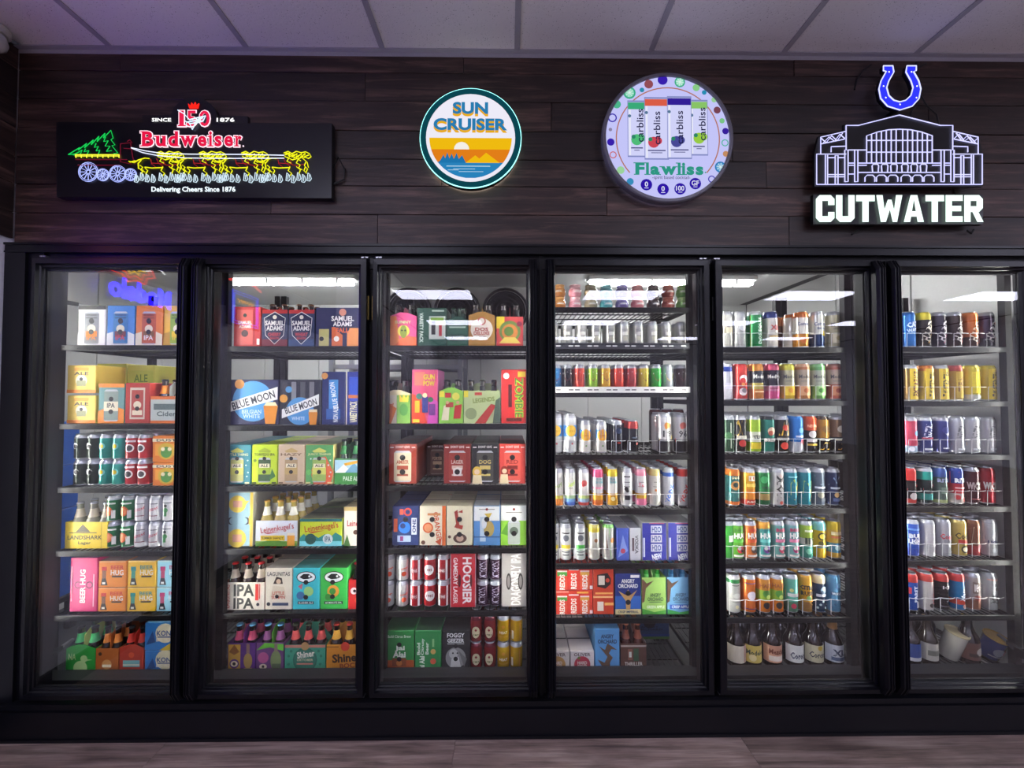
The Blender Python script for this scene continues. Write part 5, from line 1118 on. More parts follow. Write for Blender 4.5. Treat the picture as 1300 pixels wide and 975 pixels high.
carton(3, 5, 571.5, 703, 604, 773, 'tall red carton with big upright white letters', 'c02430', [T('HOOSIER', .66, .5, .88, .36, 'f2ece8', -90, .03), T('GAMEDAY LAGER', .2, .5, .86, .17, 'f2ece8', -90, .02), C(.36, .5, .06, '5a1018', .12), C(.82, .5, .05, '5a1018', .12), R(.0, .0, .02, 1, 'f0d0d0'), R(.98, 0, 1, 1, 'f0d0d0')], 'a8202a', depth=.24)
pv = [T('NAPALM', .5, .5, .8, .4, 'c8c0d0', -90, .02)]
two(3, 5, .06, .122, [(613, '3a2038', 'dark purple can with pale letters', (), pv, 's'), (629, '3a2038', 'dark purple can with pale letters by grey carton', (), pv, 's')], 4)
carton(3, 5, 636.5, 700, 669.5, 773, 'tall light grey carton with upright white letters', 'b4aea8', [T('DRAGONFLY IPA', .56, .5, .92, .4, 'f0eeea', 90, .03), C(.28, .46, .1, '3a3634', .15), C(.28, .46, .06, '8a8480', .11), C(.74, .46, .1, '3a3634', .15), C(.74, .46, .06, '8a8480', .11)], 'c8c4be', depth=.24)
ja = lambda: [R(0, .0, 1, .27, 'b85a2a'), T('Bold Citrus Brew', .5, .86, .8, .07, 'd8e8d0'), T('Jai', .52, .56, .34, .15, 'e8f0e0', 0, .04), T('Alai', .5, .41, .44, .15, 'e8f0e0', 0, .04), R(.26, .12, .74, .32, '8a4a2a'), C(.5, .2, .1, 'c87a3a')] + hl(.5, .66, .3, r=.08)
carton(3, 6, 488, 800, 525.5, 853.5, 'green orange carton with white rounded words', '2f8a44', ja(), '2a5a34', depth=.24)
carton(3, 6, 526.5, 800, 560, 853.5, 'green carton with white sideways words', '2f8a48', [T('Bold', .14, .55, .3, .12, 'e8f0e0', 90, .03), T('Citrusy', .3, .6, .42, .13, 'e8f0e0', 90, .03), T('Beer', .46, .56, .3, .13, 'e8f0e0', 90, .03), T('Jai Alai', .3, .2, .34, .26, 'e8f0e0', 90, .04), C(.7, .48, .1, 'd8a860'), C(.7, .24, .11, 'c85a3a'), R(.66, .6, .74, .8, '8ac080')], '2a4a30', depth=.24)
carton(3, 6, 560.5, 800, 596.5, 853.5, 'black carton with grey engraved old man', '232324', [T('FOGGY', .5, .88, .62, .11, 'e8e8e4', 0, .03), T('GEEZER', .5, .75, .6, .1, 'e8e8e4', 0, .03), ('c', .5, .32, .36, '8a8a88', .26), ('c', .42, .42, .16, 'b8b8b4', .12), P([(.3, .05), (.7, .05), (.6, .35), (.35, .3)], 'c8c8c4'), C(.4, .44, .03, 'k'), C(.56, .44, .03, 'k'), P([(.6, .5), (.9, .3), (.8, .1)], '6a6a68'), R(.2, .66, .8, .69, 'a0a09c')] + hl(.5, .62, .3, r=.08), '1a1a1a', depth=.24)
rc = [('c', .5, .45, .24, 'd8d0a8', .28), C(.5, .55, .07, '8a2a2a'), R(.36, .3, .66, .36, '5a6a3a')]
yc = [T('HEAT', .5, .42, .5, .12, 'f4f0d8', 0, .03), C(.5, .7, .1, 'c88a1a'), R(.2, .2, .8, .24, 'c8901a')]
two(3, 6, .0605, .126, [(604.5, '8a2428', 'dark red can with cream oval', (), rc, 'm'), (622, '8a2428', 'dark red can with cream oval beside yellow', (), rc, 'm'), (639, 'e8b820', 'golden yellow can', (), yc, 's'), (655.5, 'e8b820', 'golden yellow can with white patch', (), [R(.2, .1, .34, .5, 'f0e8c8'), R(.7, .0, .8, .9, 'c88a1a')], 's')], 3)

# ---------------------------------------------------------------- fourth door
def cup(loc, c, c2, ops=()):
    t = thing('round_cup', loc, 'cup'); s = 1.0
    q = MB(); q.lathe([(.018, 0, c), (.026, .002, c), (.0315, .014, c), (.0325, .026, c), (.030, .038, c), (.026, .044, c2), (.0245, .050, c2), (.0265, .053, c2)], 18, cap1=False); put(cached(('cu', c, c2), lambda: q.mesh('cup_body', 'plastic', True)), 'body', t)
    q = MB(); q.lathe([(.0268, .053, c2), (.0278, .056, c2), (.0268, .060, c2), (.0245, .060, c2), (.024, .0575, 's')], 18, cap0=False); put(cached(('cul', c2), lambda: q.mesh('cup_lid', 'plastic', True)), 'lid', t)
    q = MB(); r = .0326
    draw(q, [R(.1, .3, .9, .75, c2), R(.2, .42, .8, .5, 'w'), R(.3, .58, .7, .63, 'w')], lambda u, v, o: ((r + .0008 - abs(v - .5) * .006) * math.sin((u - .5) * 1.8), -(r + .0008 - abs(v - .5) * .006) * math.cos((u - .5) * 1.8), .008 + .036 * v), .06, .036, True)
    put(cached(('cup', c2), lambda: q.mesh('cup_print', 'ink')), 'print', t)
    t.rotation_euler.z = random.uniform(-.3, .3)
    return t
CUPS = [(710, 'c8742a', 'e09a50', 'amber'), (730, 'd88a94', 'f0b8c0', 'pink speckled'), (750, 'a89a78', 'c0b498', 'tan'), (769.5, '4aa0a8', '8ac8d0', 'teal'), (789.5, '6a5a9a', '8a80b8', 'purple'), (809, 'd87a80', 'e8a0a0', 'coral'), (829, '2f2a2c', '55484a', 'black'), (848, '8a3a30', 'a85a4a', 'maroon'), (866.5, '6aa050', '98c078', 'green')]
for px, c, c2, nm in CUPS:
    for j in range(2):
        x = ax(px, .185, 391)
        t = cup((x, .185, SZ[4][0] + .003 + j * .0605), c, c2); t['group'] = 'round cups on the top shelf'
        note(4, 1, x, 0, t, nm + ' round drink cup', ['lower', 'upper'][j])
ch = [R(.3, .55, .7, .7, 'e8e6dc'), R(.34, .3, .66, .5, 'b8b4a0'), P([(.25, .25), (.75, .25), (.5, .1)], '6a6a5a'), T('VIZZY', .5, .8, .5, .08, '5a5a5a')]
cans(4, 2, .052, .135, [(px, 'c8c8c0', d_, (), ch, 's') for px, d_ in ((702, 'silver can at the near end'), (720, 'silver slim can with grey chevron'), (738.5, 'silver slim can behind glare'), (756.5, 'grey slim can with dark chevron'), (774.5, 'silver slim can with pale chevron'), (792, 'silver slim can with small black crest'), (810, 'silver slim can beside the crest one'), (828, 'cream silver slim can'), (845.5, 'pale silver slim can with grey crest'), (864, 'silver slim can at the post end'))], 1, 1)
sl = lambda c2, c3: [P([(.18, .78), (.5, .84), (.82, .78), (.82, .72), (.18, .72)], 'w'), P([(.2, .74), (.8, .74), (.66, .5), (.5, .4), (.34, .5)], c2), P([(.1, .0), (.9, .0), (.5, .36)], c3)]
cans(4, 3, .053, .135, [(px, c, d_, (), sl(c2, c3), 's') for px, c, d_, c2, c3 in ((706, '3a8ac8', 'blue slim can with red shield', 'm', 'w'), (720, '2a2426', 'black slim can with silver red shield', 'm', '5a2a20'), (735.5, 'd8402c', 'red slim can with dark shield', 'm', 'r'), (752.5, '9ac838', 'lime slim can with red shield', '8a2a2a', '7ab828'), (768.5, 'd8a030', 'amber slim can with purple shield', '3a1a3a', 'a'), (785, 'd83a24', 'scarlet slim can with dark shield', 'm', 'c02a1a'),
   (801.5, 'b83a3a', 'crimson slim can with black foot', 'm', '2a1a1a'), (817, 'd8c038', 'yellow slim can with maroon shield', 'm', 'c8b020'), (833, '2fa838', 'green slim can with red shield', '8a1a24', '1f8a2a'), (848, 'c0c4c4', 'silver slim can with yellow dark shield', 'd8c030', 'e'), (864, '4a3434', 'dark slim can with maroon shield', 'm', '2a2020'))], 1, 1)
hn = [R(0, .45, 1, .78, '3f8fd0'), C(.5, .62, .3, 'f0c040'), R(.3, .58, .7, .64, 'd89a20'), R(.2, .82, .8, .86, 'b0b4b8'), C(.55, .24, .05, 'c04050')]
hs = [R(0, .5, 1, .82, '3f86c8'), C(.5, .62, .38, 'f0a828'), R(.2, .58, .8, .62, 'd88a18'), C(.5, .22, .06, '5a8a4a')]
cans(4, 4, .069, .192, [(705.5, 'e8ebec', 'tall white can with yellow sun', (), hn, 's', 5), (723.5, 'e8ebec', 'tall white can with yellow sun on blue', (), hn, 's', 5)], 5, 1)
cans(4, 4, .056, .158, [(743, 'ebe9e2', 'small white can with orange sun', (), hs, 's', 6), (763, 'ebe9e2', 'small white can with orange sun by black can', (), hs, 's', 6), (783, '1e2026', 'black can with pale side stripes', (), [R(.28, 0, .34, 1, 'b8bcc4'), R(.7, 0, .74, 1, 'b8bcc4'), C(.5, .78, .2, '2a3a5a'), R(.4, .3, .6, .36, 'c84030')], 's', 6), (803, '1e2024', 'black can with red collar', [(.86, 1, 'c83a34')], [C(.74, .3, .08, 'c83a34'), R(.2, .05, .3, .35, 'd8dce0'), R(.4, .5, .7, .55, '5a6a7a')], 'c83a34', 5)], 6, 1)
nn = lambda s, c1, c2: [R(0, 0, 1, .34, '1a1a1e'), C(.5, .76, .17, c1), C(.44, .7, .08, c1), T(s, .5, .52, .46, .2, '2a2a2a', 0, .02), P([(.1, .38), (.9, .46), (.9, .36), (.1, .28)], c2)]
cans(4, 4, .072, .195, [(843, 'e6e4e0', 'tall white and black can with peach and yellow sash', (), nn('19', 'd88a3a', 'f0d030'), 's', 1), (863.5, 'e6e4e0', 'tall white and black can with red fruit and sash', (), nn('96', 'c85a4a', 'e03a2a'), 's', 1)], 1, 1)
sc = lambda: [T('SUN', .5, .8, .4, .07, '3aa0a8', 0, .03), T('CRUISER', .5, .71, .56, .07, '3aa0a8', 0, .03)]
vd = [T('VODK', .52, .36, .62, .3, 'b', 72, .05)]
vr = [T('VODK', .52, .36, .62, .3, 'd03428', 72, .05)]
sm = lambda c: [R(.3, .7, .7, .72, c), R(.25, .56, .75, .58, c), C(.5, .44, .1, c), R(.34, .16, .66, .3, c), R(.28, .86, .72, .9, c)]
cans(4, 5, .0565, .184, [(708, 'ece8e0', 'white can with orange foot', [(0, .2, 'ee8a30'), (.2, .3, 'e8d860')], [T('Surf', .5, .62, .5, .14, '6a9a3a', 15)], 's'), (723.5, 'eceae4', 'white can with lime script and blue foot', [(0, .1, '2a5ab8'), (.1, .2, '6a9ad8'), (.2, .32, 'b8d8a0')], [T('Surf', .5, .66, .6, .16, '9ab83a', 15, .03), R(.25, .52, .6, .54, '5a5a5a')], 's'), (741, 'eae6e2', 'white can with red berry', [(0, .09, 'd8443c'), (.09, .2, '8aa8c8'), (.2, .3, 'b8cc78')], [C(.5, .68, .2, 'd05a54'), C(.44, .62, .1, 'b83a3a')], 's'),
   (758.5, 'eceae6', 'white can with pink collar and orange foot', [(0, .16, 'ee7a28'), (.16, .36, 'f4b028'), (.86, 1, 'e85a84')], sc() + [R(0, .5, 1, .56, 'e88aa0')], 'e85a84'), (777, 'ecebe4', 'white can with yellow collar and gold foot', [(0, .36, 'eeb028'), (.88, 1, 'e8c830')], sc() + [C(.5, .2, .14, 'f8e8b0')], 'e8c830'), (795.5, 'eeeeec', 'white can with black print', (), sm('2a2a2e') + [C(.44, .5, .13, '2a2a2e')], 's'), (813.5, 'eeeae8', 'white can with pink and yellow foot', [(0, .2, 'e878a0'), (.2, .36, 'f0b030'), (.9, 1, 'f090a8')], sm('6a5a60')[:2] + [T('Tea', .5, .62, .4, .12, 'd04860')], 'f0a0b0'),
   (831, 'eae8de', 'white can with pale gold collar', [(.9, 1, 'e0d080')], sm('6a6a6a')[:2] + [C(.42, .46, .08, 'c8703a'), R(.3, .1, .7, .3, 'b0b0ac')], 'e0d080'), (848.5, 'e8e9ee', 'white can with upright blue letters', [(.88, 1, '2a5ab8')], vd, 's'), (866.5, 'ece8e8', 'white can with upright red letters', [(.88, 1, 'd83a2e')], vr, 'd83a2e')], 6, 2)
cc = lambda c: [R(.2, .3, .8, .46, c), C(.5, .68, .2, '5a6068'), R(.25, .82, .75, .86, 'k'), R(.3, .12, .7, .16, '4a4a50'), R(.25, .22, .75, .25, '4a4a50')]
cans(4, 6, .058, .176, [(703, 'ecebe6', 'white can edge with yellow block', (), cc('e8c830'), 's'), (718, 'ecebe6', 'white can with yellow block', (), cc('e8c830'), 's'), (736, 'e8ebe6', 'white can with green block', (), cc('4ab848'), 's'), (754, 'ecead8', 'white and yellow can with brown pit', [(.86, 1, 'e8d040')], [P([(0, .4), (.3, 1), (.0, 1)], 'f0d848'), C(.55, .6, .12, '8a5a34'), R(.4, .1, .8, .4, 'b8b4a8')], 'e8d878', 4), (772, 'e8e6dc', 'white can with green and orange side', (), [P([(.62, 0), (1, 0), (1, 1), (.5, 1)], '6ac048'), C(.75, .6, .16, 'e08a30'), P([(.3, .8), (.45, .3), (.36, .3)], '6a3a2a'), R(.1, .1, .5, .3, 'c8c4b8')], '8ad070', 4)], 5, 2)
bs = [R(.05, .1, .12, .6, 'd8dcec'), R(.36, .72, .8, .92, 'd8dcec'), R(.36, .48, .8, .68, 'd8d4e0'), R(.36, .24, .8, .44, 'd8d8e4'), *[T('H2O', .58, v, .36, .15, '4a5a9a', 0, .03) for v in (.82, .58, .34)], T('NEW', .6, .11, .4, .16, 'f0f2f8', 12, .05), R(.3, .97, .9, .985, 'e05a6a')]
carton(4, 6, 783, 671, 799, 714.5, 'blue narrow carton side beside white panel', '4a62c0', [P([(.1, .1), (.9, .3), (.5, .8)], '8aa0e0'), C(.5, .3, .2, 'c04860')], '9a9aa4', depth=.2)
carton(4, 6, 799.5, 671, 814, 714.5, 'white narrow carton with sideways words', 'd4d4d8', [T('VODKA', .62, .5, .56, .3, '4a4a50', -90), R(.2, .3, .4, .7, '6a5a60')], '9a9aa4', depth=.2)
carton(4, 6, 815, 664, 847, 714.5, 'royal blue carton with three white can tops', '2a2f98', bs, 'b4b4b2', 'b8b8b8', depth=.26)
carton(4, 6, 848, 664, 880, 714.5, 'royal blue carton with can tops beside the post', '2a2f98', bs, 'b4b4b2', 'a8a8b4', depth=.26)
rdd = [R(0, .92, .42, 1, 'e88a7a'), R(.14, .06, .38, .78, 'e04a34'), R(.14, .58, .38, .74, '4a9a3a'), R(.42, .06, .66, .84, 'e03a2a'), R(.42, .8, .66, .86, 'f0e0dc'), R(.7, .06, .92, .78, 'e0603a'), R(.7, .6, .92, .74, 'd8a040'), R(.14, .74, .38, .8, 'f0e0dc'), R(.7, .74, .92, .8, 'f0e0dc'), T('REDDS', .26, .34, .6, .13, 'f8f0e8', 90, .03), T('REDDS', .54, .38, .62, .14, 'f8f0e8', 90, .03), T('REDDS', .81, .34, .58, .13, 'f8f0e8', 90, .03), R(.62, .9, .9, .97, 'f0b048'), R(.0, .06, .06, .2, 'w'), R(.93, .06, 1, .2, 'f0e0e0')]
carton(4, 7, 700, 750.5, 752.5, 783, 'bright red wide carton with three printed cans', 'd83a26', rdd, depth=.22, tier='lower')
carton(4, 7, 700, 718, 752.5, 750, 'bright red wide carton with three printed cans', 'd83a26', rdd, depth=.22, tier='upper', dz=1)
carton(4, 7, 753, 722, 779.5, 783, 'orange red carton with black octagon', 'c83e22', [P([(.2, .86), (.7, .9), (.86, .78), (.86, .66), (.6, .56), (.2, .6)], '201414'), R(.26, .64, .56, .84, 'd8d0c0'), C(.7, .74, .1, 'd04a30'), R(.1, .44, .95, .48, 'f0b060'), R(.0, .36, .95, .4, 'f0c080'), R(.2, .08, .5, .28, 'e8ddd0'), R(.55, .2, 1, .26, 'f0b060')], 'a83a28', depth=.22)
ao = lambda c: [T('ANGRY', .5, .82, .52, .1, c, 0, .03), T('ORCHARD', .5, .7, .78, .1, c, 0, .03)]
carton(4, 7, 781, 729, 814, 783, 'navy carton with pale apple tree', '1e2f78', [R(0, 0, 1, .45, '2f62b0'), R(0, .0, 1, .13, 'd8c890'), R(.6, .9, .94, .97, 'w')] + ao('f0eee8') + [P([(.42, .12), (.58, .12), (.6, .35), (.85, .6), (.6, .48), (.5, .62), (.4, .48), (.12, .58), (.4, .34)], 'c89a5a'), T('CRISP IMPERIAL', .5, .065, .8, .06, '3a4a6a')] + hl(.5, .52, .3, r=.1), '3a2a3a', depth=.22)
tr = lambda: [P([(0, .3), (.1, .35), (.16, .7), (.5, .92), (.2, .84), (.05, .95), (0, .95)], '6a4a34')]
carrier(4, 7, 815, 734, 846, 783, 'apple green carrier with bare branches', 'apple green carrier', 'a0cc68', tr() + [T('ANGRY', .56, .52, .46, .1, '2f4a34', 0, .02), T('ORCHARD', .56, .41, .66, .1, '2f4a34', 0, .02), R(.3, .32, .8, .34, '5a7a4a'), P([(0, 0), (1, 0), (1, .12), (.5, .06), (0, .16)], '4a9a3a'), T('GREEN APPLE', .56, .2, .74, .08, 'f0f8e0', 0, .03)], 2, 2, '2fa83a', 'c8605a', '6ac860', peak=False, handle='b8d888')
carrier(4, 7, 847, 734, 878, 783, 'sky blue carrier with bare branches', 'sky blue carrier', '78b4e0', tr() + [T('ANGRY', .56, .52, .46, .1, '1f3a5a', 0, .02), T('ORCHARD', .56, .41, .66, .1, '1f3a5a', 0, .02), R(.3, .32, .8, .34, '4a6a8a'), P([(0, 0), (1, 0), (1, .1), (.5, .05), (0, .14)], '3a9a4a'), R(.1, .14, .95, .26, '2a5ac0'), T('CRISP APPLE', .55, .2, .74, .08, 'f0f4f8', 0, .03)], 2, 2, '4a9ad0', 'c8605a', '5aa8d8', peak=False, handle='98c8e8')
ol = lambda c: [T('OLIVER', .5, .82, .7, .16, '5a4a44'), C(.5, .34, .34, c), C(.36, .66, .06, '6a8a3a'), T('HARD', .5, .42, .4, .16, 'f0e4d8', 0, .03), T('CIDER', .5, .24, .44, .16, 'f0e4d8', 0, .03)]
carton(4, 8, 692, 827, 723, 855.5, 'white carton with peach apple print', 'e0d8d0', ol('c89a5a'), 'cfc6be', depth=.2, back=1)
carton(4, 8, 724, 827, 754.5, 855.5, 'white carton with red apple print', 'e0d8d4', ol('b8384a'), 'd0c4c0', depth=.2, back=1)
carton(4, 8, 755.5, 799, 787, 855.5, 'light blue carton with twisted tree', '5a9ad0', ao('23344a') + [P([(.4, 0), (.62, 0), (.6, .2), (.72, .32), (.56, .42), (.66, .52), (.9, .5), (.7, .58), (.5, .66), (.4, .5), (.14, .6), (.36, .44), (.5, .34), (.38, .2), (.1, .28)], '6a5240')], '4f86b8', depth=.26)
carrier(4, 8, 788, 818, 821, 855.5, 'dark brown carrier with green bottle picture', 'dark brown carrier', '5a3a30', [R(0, .88, 1, .94, 'b8a8a0'), R(.28, .4, .46, .8, '8a5a4a'), R(.5, .36, .7, .82, '3a5a40'), R(.32, .5, .42, .7, 'd8d8d0'), T('THRILLER', .5, .26, .7, .14, 'e0d8d0', 0, .02), R(.3, .1, .7, .14, '9a3a3a')], 2, 2, '4a2018', '9a5a40', '8a4a34', peak=False)
carton(4, 8, 800, 786, 850, 836, 'dark carton with black bird set far back', '2c4a72', [C(.5, .82, .16, '181820'), T('ANGRY', .5, .58, .46, .1, '101828', 0, .02), T('ORCHARD', .5, .46, .66, .1, '101828', 0, .02), R(0, 0, 1, .12, '4a7a3a'), R(0, .12, 1, .24, '2a4a8a'), P([(0, .4), (.16, .7), (.3, 1), (0, 1)], '4a342a')], '22344a', Y=.4, depth=.2)

